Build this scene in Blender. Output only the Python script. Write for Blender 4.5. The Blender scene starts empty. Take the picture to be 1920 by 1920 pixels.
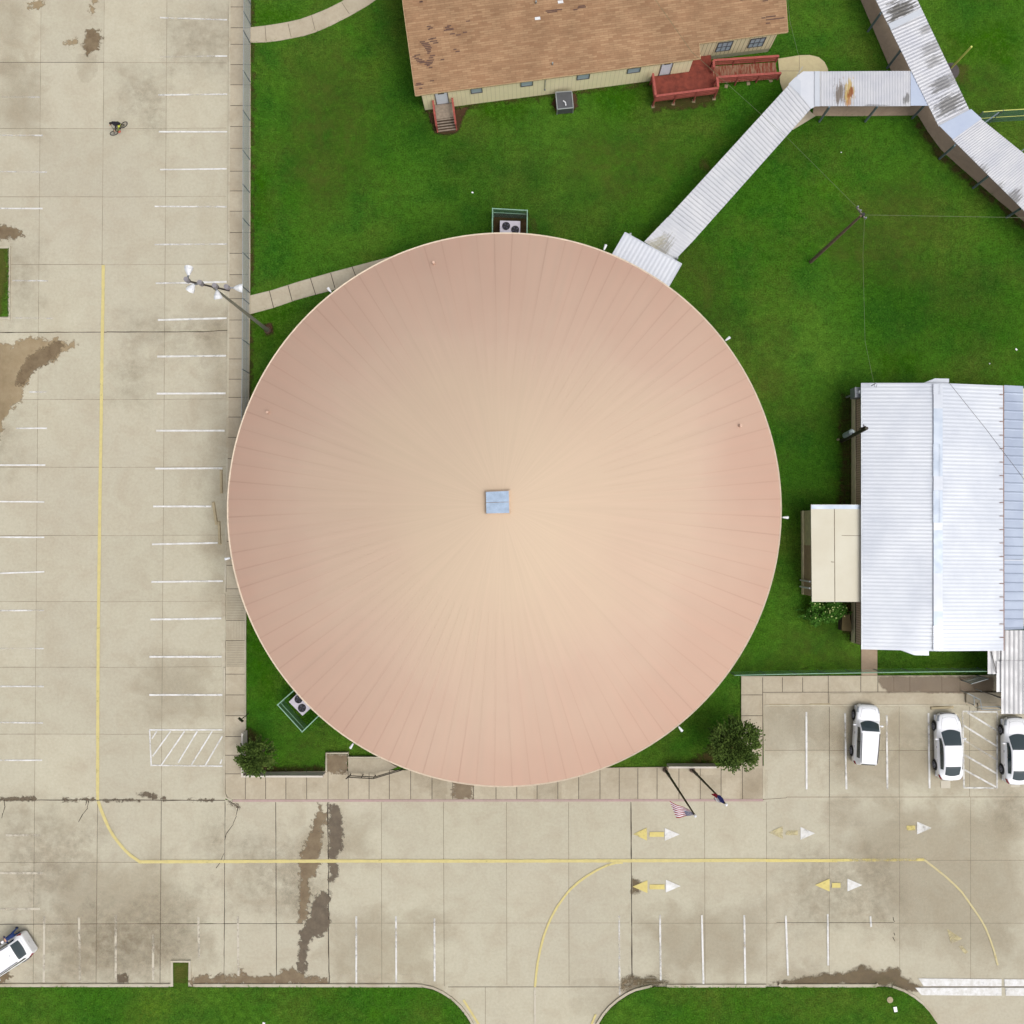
import bpy, bmesh, math, random
import numpy as np
from mathutils import Vector, Matrix
random.seed(7)
rng = np.random.default_rng(7)
C = bpy.context.scene.collection
S = bpy.context.scene
# ------------------------------------------------------------------ camera, sky, sun, exposure
H = 72.0
FOV = 55.0
F = 960 / math.tan(math.radians(FOV / 2))
camd = bpy.data.cameras.new('camera'); cam = bpy.data.objects.new('camera', camd); C.objects.link(cam)
cam.location = (0, 0, H)
_d = Vector((-25 / F, 40 / F, -1)).normalized()
_z = -_d; _x = Vector((0, 1, 0)).cross(_z).normalized(); _y = _z.cross(_x)
RM = Matrix((_x, _y, _z)).transposed()
cam.rotation_mode = 'QUATERNION'; cam.rotation_quaternion = RM.to_quaternion()
camd.angle = math.radians(FOV); camd.clip_end = 5000; camd.clip_start = 0.5
S.camera = cam
SUN_EL, SUN_AZ = 64.0, 125.0            # azimuth clockwise from north (+Y)
w = bpy.data.worlds.new('World'); S.world = w; w.use_nodes = True
wn = w.node_tree; wn.nodes.clear()
sky = wn.nodes.new('ShaderNodeTexSky'); sky.sky_type = 'NISHITA'; sky.sun_disc = False
sky.sun_elevation = math.radians(SUN_EL); sky.sun_rotation = math.radians(SUN_AZ)
sky.dust_density = 6.0; sky.air_density = 1.0; sky.ozone_density = 1.0
hs = wn.nodes.new('ShaderNodeHueSaturation'); hs.inputs['Saturation'].default_value = 0.3
bg = wn.nodes.new('ShaderNodeBackground'); bg.inputs[1].default_value = 0.15
wo = wn.nodes.new('ShaderNodeOutputWorld')
wn.links.new(sky.outputs[0], hs.inputs['Color']); wn.links.new(hs.outputs[0], bg.inputs[0]); wn.links.new(bg.outputs[0], wo.inputs[0])
sd = bpy.data.lights.new('sun', 'SUN'); sd.energy = 0.75; sd.angle = math.radians(35); sd.color = (1.0, 0.965, 0.91)
so = bpy.data.objects.new('sun', sd); C.objects.link(so)
az = math.radians(SUN_AZ); el = math.radians(SUN_EL)
sdir = Vector((math.sin(az) * math.cos(el), math.cos(az) * math.cos(el), math.sin(el)))
so.rotation_euler = (-sdir).to_track_quat('-Z', 'Y').to_euler(); so.location = (0, 0, 60)
S.view_settings.view_transform = 'Standard'; S.view_settings.look = 'None'
S.view_settings.exposure = 0.21; S.view_settings.gamma = 1.0
S.render.engine = 'CYCLES'; S.cycles.transparent_max_bounces = 48

# ------------------------------------------------------------------ projection helpers
def ray(px, py):
    return RM @ Vector(((px - 960) / F, (960 - py) / F, -1.0))
def P(px, py, h=0.0):
    r = ray(px, py); t = (h - H) / r.z
    return Vector((0, 0, H)) + r * t
def onplane(px, py, p0, n):
    r = ray(px, py); o = Vector((0, 0, H)); t = (p0 - o).dot(n) / r.dot(n)
    return o + r * t
def lerp(a, b, t): return a + (b - a) * t

# ------------------------------------------------------------------ object helpers
def tag(o, label=None, cat=None, group=None, kind=None):
    if label: o['label'] = label
    if cat: o['category'] = cat
    if group: o['group'] = group
    if kind: o['kind'] = kind
    return o
def thing(name, loc, label, cat, group=None):
    o = bpy.data.objects.new(name, None); C.objects.link(o); o.location = loc; o.empty_display_size = 0.3
    return tag(o, label, cat, group)
ROOT = {}
class MB:
    def __init__(s): s.v = []; s.f = []; s.m = []; s.uv = []; s.mi = 0; s.at = {}
    def add(s, vs, fs, uvs=None):
        b = len(s.v); s.v += [tuple(v) for v in vs]
        for i, f in enumerate(fs):
            s.f.append([b + k for k in f]); s.m.append(s.mi)
            s.uv.append(uvs[i] if uvs else None)
        return b
    def quad(s, a, b, c, d, uv=None):
        s.add([a, b, c, d], [(0, 1, 2, 3)], [uv] if uv else None)
    def poly(s, pts): s.add(pts, [tuple(range(len(pts)))])
    def box(s, c, size, u=Vector((1, 0, 0)), v=None, w=Vector((0, 0, 1))):
        u = Vector(u).normalized(); w = Vector(w).normalized()
        v = Vector(v).normalized() if v is not None else w.cross(u)
        c = Vector(c); hx, hy, hz = size[0] / 2, size[1] / 2, size[2] / 2
        vs = [c + u * (hx * a) + v * (hy * b) + w * (hz * d) for a, b, d in
              ((-1, -1, -1), (1, -1, -1), (1, 1, -1), (-1, 1, -1), (-1, -1, 1), (1, -1, 1), (1, 1, 1), (-1, 1, 1))]
        s.add(vs, [(0, 3, 2, 1), (4, 5, 6, 7), (0, 1, 5, 4), (1, 2, 6, 5), (2, 3, 7, 6), (3, 0, 4, 7)])
    def bar(s, a, b, wd, ht):                     # box from a to b
        a = Vector(a); b = Vector(b); d = b - a
        if d.length < 1e-6: return
        up = Vector((0, 0, 1)) if abs(d.normalized().z) < 0.95 else Vector((0, 1, 0))
        side = up.cross(d).normalized(); up2 = d.normalized().cross(side)
        s.box((a + b) / 2, (d.length, wd, ht), d, side, up2)
    def prism(s, pts, z0, z1):
        n = len(pts)
        ar = sum(pts[i][0] * pts[(i + 1) % n][1] - pts[(i + 1) % n][0] * pts[i][1] for i in range(n))
        if ar < 0: pts = pts[::-1]
        vs = [(p[0], p[1], z0) for p in pts] + [(p[0], p[1], z1) for p in pts]
        s.add(vs, [tuple(range(n))[::-1], tuple(range(n, 2 * n))] + [(i, (i + 1) % n, n + (i + 1) % n, n + i) for i in range(n)])
    def tube(s, pts, r, n=8, cap=True):
        pts = [Vector(p) for p in pts]; rs = r if isinstance(r, (list, tuple)) else [r] * len(pts)
        vs = []; N = len(pts)
        for i, p in enumerate(pts):
            d = (pts[min(i + 1, N - 1)] - pts[max(i - 1, 0)]).normalized()
            a = Vector((0, 0, 1)) if abs(d.z) < 0.9 else Vector((1, 0, 0))
            x = a.cross(d).normalized(); y = d.cross(x)
            for k in range(n):
                t = 2 * math.pi * k / n
                vs.append(p + (x * math.cos(t) + y * math.sin(t)) * rs[i])
        fs = [(i * n + k, i * n + (k + 1) % n, (i + 1) * n + (k + 1) % n, (i + 1) * n + k) for i in range(N - 1) for k in range(n)]
        if cap: fs += [tuple(range(n))[::-1], tuple((N - 1) * n + k for k in range(n))]
        s.add(vs, fs)
    def ball(s, c, r, n=10, m=7):
        c = Vector(c); r = Vector(r) if not isinstance(r, (int, float)) else Vector((r, r, r))
        vs = []
        for j in range(m + 1):
            ph = math.pi * j / m
            for k in range(n):
                t = 2 * math.pi * k / n
                vs.append((c.x + r.x * math.sin(ph) * math.cos(t), c.y + r.y * math.sin(ph) * math.sin(t), c.z + r.z * math.cos(ph)))
        s.add(vs, [(j * n + k, (j + 1) * n + k, (j + 1) * n + (k + 1) % n, j * n + (k + 1) % n) for j in range(m) for k in range(n)])
    def grid(s, rows):
        n = len(rows[0]); vs = [p for r in rows for p in r]
        s.add(vs, [(i * n + k, i * n + k + 1, (i + 1) * n + k + 1, (i + 1) * n + k) for i in range(len(rows) - 1) for k in range(n - 1)])
    def obj(s, name, mats, parent=None, smooth=False, off=None):
        mats = mats if isinstance(mats, (list, tuple)) else [mats]
        o0 = off if off is not None else Vector((0, 0, 0))
        if parent is not None and off is None:
            q = parent
            o0 = Vector((0, 0, 0))
            while q is not None: o0 = o0 + Vector(q.location); q = q.parent
        me = bpy.data.meshes.new(name)
        me.from_pydata([(v[0] - o0[0], v[1] - o0[1], v[2] - o0[2]) for v in s.v], [], s.f)
        for m in mats: me.materials.append(m)
        me.polygons.foreach_set('material_index', s.m)
        if any(u is not None for u in s.uv):
            l = me.uv_layers.new(name='UVMap')
            for pi, p in enumerate(me.polygons):
                if s.uv[pi]:
                    for k, li in enumerate(p.loop_indices): l.data[li].uv = s.uv[pi][k]
        for an, (dom, vals) in s.at.items():
            a = me.attributes.new(an, 'FLOAT', dom); a.data.foreach_set('value', vals)
        if smooth: me.polygons.foreach_set('use_smooth', [True] * len(me.polygons))
        me.update()
        o = bpy.data.objects.new(name, me); C.objects.link(o)
        if parent is not None: o.parent = parent
        return o
def struct(o): o['kind'] = 'structure'; return o

# ------------------------------------------------------------------ material helpers
class NT:
    def __init__(s, name):
        s.m = bpy.data.materials.new(name); s.m.use_nodes = True; s.t = s.m.node_tree; s.t.nodes.clear()
        s.out = s.t.nodes.new('ShaderNodeOutputMaterial')
    def n(s, typ, outp=0, props=None, **inp):
        nd = s.t.nodes.new('ShaderNode' + typ)
        for k, v in (props or {}).items(): setattr(nd, k, v)
        for k, v in inp.items():
            key = int(k[1:]) if k[0] == 'i' and k[1:].isdigit() else k.replace('_', ' ')
            i = nd.inputs[key]
            if hasattr(v, 'node'): s.t.links.new(v, i)
            else: i.default_value = v
        return nd.outputs[outp]
    def pos(s): return s.n('NewGeometry')
    def obc(s): return s.n('TexCoord', 3)
    def uv(s): return s.n('TexCoord', 2)
    def map(s, v, sc=(1, 1, 1), rot=(0, 0, 0), loc=(0, 0, 0)): return s.n('Mapping', 0, None, i0=v, Scale=sc, Rotation=rot, Location=loc)
    def noise(s, v, sc, det=3.0, rough=0.55, dist=0.0, out=0): return s.n('TexNoise', out, None, Vector=v, Scale=sc, Detail=det, Roughness=rough, Distortion=dist)
    def ramp(s, f, a, b, c0=(0, 0, 0, 1), c1=(1, 1, 1, 1)):
        nd = s.t.nodes.new('ShaderNodeValToRGB'); nd.color_ramp.elements[0].position = a; nd.color_ramp.elements[1].position = b
        nd.color_ramp.elements[0].color = c0; nd.color_ramp.elements[1].color = c1
        s.t.links.new(f, nd.inputs[0]); return nd.outputs[0]
    def mr(s, f, a, b, c=0.0, d=1.0): return s.n('MapRange', 0, None, i0=f, i1=a, i2=b, i3=c, i4=d)
    def mix(s, f, a, b, typ='MIX'):
        nd = s.t.nodes.new('ShaderNodeMix'); nd.data_type = 'RGBA'; nd.blend_type = typ; nd.clamp_factor = True
        for i, v in ((0, f), (6, a), (7, b)):
            if hasattr(v, 'node'): s.t.links.new(v, nd.inputs[i])
            else: nd.inputs[i].default_value = (v if i == 0 or len(v) == 4 else (*v, 1))
        return nd.outputs[2]
    def math(s, op, a, b=0.0, c=0.0):
        return s.n('Math', 0, {'operation': op}, i0=a, i1=b, i2=c)
    def attr(s, name): return s.n('Attribute', 2, {'attribute_name': name})
    def sep(s, v, k): return s.n('SeparateXYZ', k, None, Vector=v)
    def bump(s, h, st=0.3, d=0.02): return s.n('Bump', 0, None, Height=h, Strength=st, Distance=d)
    def bsdf(s, col, rough=0.7, metal=0.0, spec=0.3, alpha=None, normal=None, **kw):
        kk = {'Base_Color': col if hasattr(col, 'node') or len(col) == 4 else (*col, 1), 'Roughness': rough, 'Metallic': metal, 'Specular_IOR_Level': spec}
        if alpha is not None: kk['Alpha'] = alpha
        if normal is not None: kk['Normal'] = normal
        kk.update(kw)
        b = s.n('BsdfPrincipled', 0, None, **kk)
        s.t.links.new(b, s.out.inputs[0]); return s.m
def simple(name, col, rough=0.6, metal=0.0, spec=0.4, var=0.12, sc=3.0, det=4.0, **kw):
    t = NT(name); v = t.obc()
    n = t.noise(v, sc, det); n2 = t.noise(v, sc * 9, 2.0)
    f = t.math('ADD', t.mr(n, 0.3, 0.7, 1 - var, 1 + var), t.mr(n2, 0.3, 0.7, -var * .4, var * .4))
    c = t.n('VectorMath', 0, {'operation': 'SCALE'}, i0=col, Scale=f)
    return t.bsdf(c, rough, metal, spec, **kw)

def srgb(r, g, b):
    return tuple(((x / 255) / 12.92 if x / 255 < 0.04045 else ((x / 255 + 0.055) / 1.055) ** 2.4) for x in (r, g, b))
EXPO = 0.70      # factor from displayed linear value to albedo, for horizontal surfaces
def alb(r, g, b, k=1.0):
    return tuple(min(0.85, x * EXPO * k) for x in srgb(r, g, b))

def concrete_mat(name, c0, c1, c2, slab=True, streak=(1.0, 1.0, 1.0), amp=1.0):
    t = NT(name); v = t.pos()
    big = t.noise(v, 0.07, 4, 0.6); mid = t.noise(t.map(v, streak), 0.5, 6, 0.65, 0.6); fine = t.noise(v, 5.0, 5, 0.75)
    sp = t.noise(t.map(v, (1, 1, 1), loc=(31, 7, 0)), 1.4, 8, 0.8)
    c = t.mix(t.mr(big, 0.35, 0.65), c0, c1)
    c = t.mix(t.math('MULTIPLY', t.mr(mid, 0.42, 0.72), 0.7 * amp), c, c2)
    dk = t.mr(sp, 0.58, 0.78, 0.0, 0.35 * amp)
    c = t.mix(dk, c, tuple(x * 0.62 for x in c2))
    k = t.mr(fine, 0.25, 0.75, 0.9, 1.1)
    if slab: k = t.math('MULTIPLY', k, t.attr('tone'))
    c = t.n('VectorMath', 0, {'operation': 'SCALE'}, i0=c, Scale=k)
    return t.bsdf(c, 0.9, 0, 0.15, normal=t.bump(fine, 0.25, 0.02))
M = {}
M['lot'] = concrete_mat('lot_concrete', alb(206, 200, 178), alb(199, 192, 172), alb(188, 176, 153), amp=.8)
M['walk'] = concrete_mat('walk_concrete', alb(204, 194, 172), alb(194, 182, 160), alb(174, 160, 136), True, (1, 1, 1), 0.9)
M['walkdark'] = concrete_mat('damp_walk_concrete', alb(168, 150, 130, 1.25), alb(158, 140, 120, 1.25), alb(136, 118, 100, 1.2), False)
M['kerb'] = concrete_mat('kerb_concrete', alb(210, 203, 184), alb(204, 196, 174), alb(170, 155, 130), False)
M['kerbred'] = concrete_mat('faded_red_kerb_paint', alb(196, 172, 166), alb(190, 160, 158), alb(180, 165, 150), False)
M['pad'] = concrete_mat('cream_pad_concrete', alb(212, 200, 158), alb(204, 190, 150), alb(190, 176, 140), False)
M['joint'] = simple('joint_filler', alb(128, 116, 98), 0.95, var=0.25, sc=1.5)
M['jointd'] = simple('open_joint', alb(72, 62, 52), 0.95, var=0.35, sc=1.5)

def grass_mat():
    t = NT('lawn_grass'); v = t.pos()
    big = t.noise(v, 0.055, 4, 0.55, 0.3); mid = t.noise(v, 0.35, 5, 0.6); hf = t.noise(v, 2.2, 6, 0.75); vf = t.noise(v, 9.0, 4, 0.8)
    a = alb(62, 108, 25, 1.16); b = alb(84, 121, 38, 1.16); d = alb(46, 94, 27, 1.16); e = alb(86, 132, 24, 1.1); br = alb(98, 108, 44, 1.1)
    c = t.mix(t.mr(big, 0.4, 0.62), a, b)
    c = t.mix(t.mr(mid, 0.45, 0.65, 0, 0.6), c, d)
    c = t.mix(t.mr(t.noise(t.map(v, (1, 1, 1), loc=(9, 3, 0)), 0.18, 5, 0.6), 0.6, 0.75, 0, 0.55), c, e)
    c = t.mix(t.mr(t.noise(t.map(v, (1, 1, 1), loc=(-5, 13, 0)), 0.13, 7, 0.7), 0.48, 0.68, 0, 0.6), c, br)
    k = t.math('MULTIPLY', t.mr(hf, 0.3, 0.7, 0.66, 1.34), t.mr(vf, 0.32, 0.68, 0.45, 1.55))
    c = t.n('VectorMath', 0, {'operation': 'SCALE'}, i0=c, Scale=k)
    fl = t.noise(t.map(v, (1, 1, 1), loc=(17, 5, 0)), 4.0, 2, .5); ff = t.mr(t.noise(v, 16.0, 1, .5), .68, .76, 0, .5)
    c = t.mix(t.math('MULTIPLY', ff, t.mr(fl, .45, .6)), c, alb(128, 140, 84))
    return t.bsdf(c, 1.0, 0, 0.02, normal=t.bump(t.math('ADD', hf, vf), 1.0, 0.12))
M['grass'] = grass_mat()

def patch_mat(name, col, rough, op, edge, amp, sc, spec=0.3, streak=(1, 1, 1), col2=None, det=6.0, inner=0.0):
    t = NT(name); v = t.pos()
    n = t.noise(t.map(v, streak), sc, det, 0.65, 0.3)
    f = t.math('ADD', t.attr('dist'), t.mr(n, 0.2, 0.8, -amp, amp))
    a = t.math('MULTIPLY', t.mr(f, -edge, edge), op)
    if inner: 
        n3 = t.noise(t.map(v, streak, loc=(3, 4, 0)), sc * 2.5, 6, 0.7)
        a = t.math('MULTIPLY', a, t.mr(n3, 0.5 - inner, 0.5 + inner * .6))
    n2 = t.noise(t.map(v, (1, 1, 1), loc=(8, 1, 0)), sc * .6, 7, .7)
    c = t.mix(t.mr(n2, 0.35, 0.65), col, col2 or tuple(x * 0.8 for x in col))
    m = t.bsdf(c, rough, 0, spec, alpha=a)
    return m
M['wetbrown'] = patch_mat('wet_brown_stain', alb(152, 133, 104), 0.4, 0.8, 0.09, 0.42, 2.6, 0.35, col2=alb(124, 104, 78), det=9)
M['wetpale'] = patch_mat('wet_tan_stain', alb(182, 163, 130), 0.5, 0.85, 0.08, 0.5, 2.0, 0.35, col2=alb(168, 147, 113), det=9)
M['wetdark'] = patch_mat('wet_dark_stain', alb(126, 112, 92), 0.4, 0.82, 0.08, 0.34, 2.6, 0.35, col2=alb(100, 86, 70), det=9)
M['damp'] = patch_mat('damp_brown_stain', alb(138, 118, 94), 0.5, 0.66, 0.06, 0.16, 1.6, 0.3, col2=alb(118, 98, 78))
M['silt'] = patch_mat('silt_stain', alb(112, 98, 78), 0.8, 0.85, 0.12, 0.35, 1.5, 0.2, col2=alb(130, 114, 88), det=8)
M['grime'] = patch_mat('dark_grime', alb(138, 120, 92), 0.9, 0.21, 1.2, 1.6, 0.6, 0.1, det=10, inner=0.2)
M['tan'] = patch_mat('soft_tan_stain', alb(176, 158, 128), 0.9, 0.20, 1.1, 1.4, 0.5, 0.1, det=8)
M['soil'] = patch_mat('bare_soil', alb(84, 70, 44, 1.1), 1.0, 0.85, 0.2, 0.5, 1.6, 0.05, col2=alb(66, 68, 32, 1.1), det=8)
M['soilred'] = patch_mat('red_mulch_soil', alb(96, 70, 54), 1.0, 0.95, 0.08, 0.16, 3.0, 0.05, col2=alb(74, 56, 40), det=8)
M['lush'] = patch_mat('bright_lush_grass', alb(70, 124, 8), 1.0, 0.55, 0.5, 0.9, 1.2, 0.02, col2=alb(50, 104, 10), det=9, inner=0.12)
M['dryg'] = patch_mat('dry_grass', alb(104, 104, 52), 1.0, 0.75, 0.25, 0.5, 1.2, 0.02, col2=alb(84, 92, 40), det=9)
M['darkg'] = patch_mat('deep_green_weeds_and_shade', alb(36, 80, 24), 1.0, 0.18, 1.8, 1.2, 0.3, 0.02, col2=alb(26, 62, 20), det=5)  # dark green for weeds, and for shade painted onto the lawn

def paint_mat(name, col, col2, sc=2.2):
    t = NT(name); v = t.pos()
    n = t.noise(v, sc, 8, 0.75); n2 = t.noise(t.map(v, (1, 1, 1), loc=(5, 5, 0)), 0.7, 3)
    f = t.math('SUBTRACT', t.math('ADD', t.mr(n, 0.25, 0.75), t.mr(n2, 0.3, 0.7, -0.3, 0.3)), t.attr('wear'))
    a = t.mr(f, -0.30, 0.22, 0.10, 0.96)
    c = t.mix(t.mr(n, 0.4, 0.6), col, col2)
    return t.bsdf(c, 0.75, 0, 0.3, alpha=a)
M['white'] = paint_mat('white_line_paint', alb(244, 244, 244, 1.1), alb(228, 226, 220))
M['yellow'] = paint_mat('yellow_line_paint', alb(230, 215, 146), alb(218, 203, 140))
M['yellow2'] = paint_mat('strong_yellow_paint', alb(236, 220, 138), alb(224, 206, 132))
M['yfaint'] = paint_mat('faded_yellow_paint', alb(222, 208, 152), alb(212, 200, 158))
M['ghost'] = paint_mat('ghost_line_paint', alb(216, 208, 190), alb(212, 204, 186))

# ------------------------------------------------------------------ GROUND
L0, LJ, LP1, LP2, LL = 0.012, 0.016, 0.020, 0.024, 0.052
mb = MB(); mb.quad((-1500, -1500, 0), (1500, -1500, 0), (1500, 1500, 0), (-1500, 1500, 0))
struct(mb.obj('ground', M['grass']))

XJ = [(-330, -330), (-205, -205), (-60, -66), (77, 62), (195.5, 180), (313, 300), (430, 421)]     # (x at y=0, x at y=1850)
XB = [517, 616.5, 715, 832, 949.5, 1066, 1184, 1321, 1437, 1555, 1687, 1820, 1950, 2080, 2220, 2400]
YJ = [-330, -200, -60, 0, 117, 241, 369, 496, 623, 749, 876, 1004, 1128, 1251, 1376.5, 1500]
YB = [1500, 1617, 1732, 1850, 1980, 2120]
YR = [1322, 1407, 1494]
def xj(j, y): return lerp(XJ[j][0], XJ[j][1], y / 1850)
mb = MB(); tone = []
def cell(a, b, c, d):
    pts = [P(*q, L0) for q in (a, b, c, d)]
    mb.poly([pts[0], pts[3], pts[2], pts[1]]); tone.append(1 + random.uniform(-0.035, 0.035))
for i in range(len(YJ) - 1):
    for j in range(len(XJ) - 1):
        y0, y1 = YJ[i], YJ[i + 1]
        cell((xj(j, y0), y0), (xj(j + 1, y0), y0), (xj(j + 1, y1), y1), (xj(j, y1), y1))
for i in range(len(YB) - 1):
    xs = lambda y: [xj(j, y) for j in range(len(XJ))] + XB
    y0, y1 = YB[i], YB[i + 1]; a = xs(y0); b = xs(y1)
    for k in range(len(a) - 1): cell((a[k], y0), (a[k + 1], y0), (b[k + 1], y1), (b[k], y1))
XRr = [1432, 1555, 1686, 1818, 1950, 2080, 2220, 2400]
for (y0, y1) in ((1322, 1407), (1407, 1500)):
    for k in range(len(XRr) - 1): cell((XRr[k], y0), (XRr[k + 1], y0), (XRr[k + 1], y1), (XRr[k], y1))
mb.at['tone'] = ('FACE', tone)
nface = len(mb.f)
def jline(pts, wpx, dark=0, jit=0.0):
    mb.mi = 2 if dark else 1
    n = 0
    for (a, b) in zip(pts[:-1], pts[1:]):
        A = P(*a, LJ); B = P(*b, LJ); seg = max(1, int((B - A).length / 0.6)) if jit else 1
        d = (B - A).normalized(); s_ = Vector((-d.y, d.x, 0)); prev = None
        for k in range(seg + 1):
            q = A.lerp(B, k / seg) + s_ * random.uniform(-jit, jit)
            ww = wpx / 25.6 / 2 * random.uniform(0.6, 1.4) if jit else wpx / 25.6 / 2
            cur = (q - s_ * ww, q + s_ * ww)
            if prev: mb.quad(prev[0], cur[0], cur[1], prev[1]); tone.append(1.0)
            prev = cur
for j in range(1, len(XJ) - 1):
    jline([(xj(j, -300), -300), (xj(j, 1500), 1500)], 0.55, 0, .004)
    jline([(xj(j, 1500), 1500), (xj(j, 1850), 1850)], 1.0 if j != 3 else 0.8, 1 if j > 4 else 0)
jline([(422, 1503), (420, 1849)], 1.1, 1, 0.01)
for y in YJ[1:-1]:
    if y == 0: continue
    if y == 623: jline([(-300, 626), (0, 623.5), (200, 622.5), (380, 622), (428, 619)], 1.5, 1, 0.012)
    elif y == 117: jline([(-300, 117), (195, 117)], 0.9, 1, 0.0); jline([(195, 117), (425, 118)], 0.5)
    else: jline([(-300, y), (195, y)], 0.65, 0, .004); jline([(195, y + 0.5), (424, y - 1)], 0.45, 0, .004)
jline([(-300, 1500), (60, 1500), (180, 1500), (422, 1500.5)], 1.6, 1, 0.015)
jline([(-300, 1617), (262, 1617)], 0.7); jline([(-300, 1734), (0, 1733), (300, 1732), (568, 1731.5)], 1.2, 1, 0.006)
jline([(568, 1731), (1180, 1730.5)], 0.5); jline([(1184, 1731), (1456, 1731)], 0.6); jline([(1456, 1730), (1676, 1730)], 0.9, 1)
jline([(1676, 1731), (2300, 1731)], 0.5); jline([(1740, 1613), (2300, 1613)], 0.6)
jline([(840, 1850.5), (1162, 1850.5)], 1.0, 1); jline([(1720, 1850.5), (2300, 1850.5)], 1.2, 1)
for x in XB:
    if x == 1950: break
    if x == 517: jline([(517, 1504), (518.5, 1849)], 1.1, 1, 0.004)
    elif x == 616.5: jline([(615, 1504), (617, 1849)], 1.8, 1, 0.03)
    elif x == 1184: jline([(1183, 1504), (1185, 1833)], 1.7, 1, 0.006)
    elif x == 832: jline([(831.5, 1504), (831.5, 1530), (833, 1849)], 0.8, 0)
    elif x > 1500: jline([(x, 1494), (x, 1840)], 0.6)
    else: jline([(x, 1504), (x + 1, 1846)], 0.7)
jline([(910, 1851), (910, 2000)], 0.7)
for x in XRr[1:4]: jline([(x, 1325), (x, 1494)], 0.9 if x == 1555 else 0.7, 1 if x == 1555 else 0)
jline([(1434, 1407), (1555, 1406.5)], 0.8); jline([(1555, 1407), (2300, 1407)], 0.7)
jline([(1432, 1499), (1474, 1496), (1475, 1494.5), (2300, 1494)], 0.9, 0)
# cracks
for cr in ([(8, 1500), (9, 1512), (5, 1525), (3, 1534)], [(167, 1502), (164, 1515), (155, 1527), (147, 1541)],
           [(163, 1502), (160, 1510)], [(430, 1503), (442, 1509), (447, 1513), (443, 1530), (437, 1545), (425, 1562), (421, 1575)],
           [(420, 1600), (412, 1618), (405, 1628)], [(1600, 1300), (1607, 1305), (1610, 1318), (1612, 1324)],
           [(1650, 1301), (1652, 1315)]):
    jline(cr, 1.2, 1, 0.03)
for (x, y) in ((1674, 1720), (1675, 1724), (1676, 1749), (1674, 1757), (1676, 1760)):
    jline([(x, y), (x + 2, y + 5)], 1.2, 1, 0.03)
mb.at['tone'] = ('FACE', tone)
struct(mb.obj('parking_lot', [M['lot'], M['joint'], M['jointd']]))

# ------------------------------------------------------------------ stains: a fine sheet with a signed distance to the traced outline
def sdf(pts, poly):
    pts = np.asarray(pts); poly = np.asarray(poly); n = len(poly); d = np.full(len(pts), 1e9); ins = np.zeros(len(pts), bool)
    for i in range(n):
        a, b = poly[i], poly[(i + 1) % n]; ab = b - a; ap = pts - a
        t = np.clip((ap @ ab) / max(1e-9, ab @ ab), 0, 1)
        d = np.minimum(d, np.hypot(*(ap - t[:, None] * ab).T))
        c = ((a[1] > pts[:, 1]) != (b[1] > pts[:, 1]))
        with np.errstate(divide='ignore', invalid='ignore'):
            xi = (b[0] - a[0]) * (pts[:, 1] - a[1]) / (b[1] - a[1]) + a[0]
        ins ^= c & (pts[:, 0] < xi)
    return np.where(ins, d, -d)
PATCHN = [0]
def patch(name, polypx, mat, z=None, margin=0.4, step=None, hbase=0.0):
    poly = [(lambda q: (q.x, q.y))(P(x, y, 0)) for x, y in polypx]
    A = np.array(poly); lo = A.min(0) - margin; hi = A.max(0) + margin
    st = step or max(0.12, min(0.5, (hi - lo).max() / 60))
    nx = int((hi[0] - lo[0]) / st) + 2; ny = int((hi[1] - lo[1]) / st) + 2
    gx = lo[0] + np.arange(nx) * st; gy = lo[1] + np.arange(ny) * st
    X, Y = np.meshgrid(gx, gy); pts = np.stack([X.ravel(), Y.ravel()], 1); D = sdf(pts, poly)
    if z is None:
        PATCHN[0] += 1; z = LP1 + 0.0022 * (PATCHN[0] % 13)
    keep = {}; m = MB(); vs = []; dist = []
    def idx(i):
        if i not in keep: keep[i] = len(vs); vs.append((pts[i, 0], pts[i, 1], z + hbase)); dist.append(float(D[i]))
        return keep[i]
    fs = []
    for j in range(ny - 1):
        for i in range(nx - 1):
            q = (j * nx + i, j * nx + i + 1, (j + 1) * nx + i + 1, (j + 1) * nx + i)
            if max(D[k] for k in q) > -margin: fs.append(tuple(idx(k) for k in q))
    m.add(vs, fs); m.at['dist'] = ('POINT', dist)
    return struct(m.obj(name, mat))
# big wet patch left
patch('wet_stain', [(-60, 640), (20, 645), (24, 653), (38, 640), (48, 636), (66, 633), (92, 637), (110, 637), (120, 645), (138, 640), (146, 648), (130, 656), (110, 668), (98, 678), (82, 682), (62, 692), (54, 700), (52, 714), (45, 728), (40, 742), (36, 755), (22, 758), (18, 776), (8, 790), (2, 812), (-8, 830), (-60, 900)], M['wetpale'])
patch('wet_stain', [(66, 660), (112, 637), (120, 648), (104, 672), (60, 700), (44, 722), (28, 722), (36, 700), (50, 670)], M['wetbrown'], margin=0.3)
patch('wet_stain', [(162, 55), (185, 58), (192, 72), (182, 92), (172, 98), (165, 103), (155, 88), (160, 70)], M['wetbrown'])
patch('wet_stain', [(120, 83), (132, 76), (146, 76), (142, 84), (130, 91)], M['wetpale'])
patch('wet_stain', [(166, 25), (174, 0), (182, 0), (176, 18), (168, 27)], M['wetpale'])
patch('wet_stain', [(-20, 424), (18, 424), (34, 431), (46, 440), (40, 446), (20, 446), (5, 450), (-20, 452)], M['wetbrown'])
patch('wet_stain', [(50, 16), (60, 0), (82, 0), (80, 14)], M['wetpale'])
patch('wet_stain', [(152, 112), (170, 112), (172, 135), (160, 145)], M['tan'])
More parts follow.
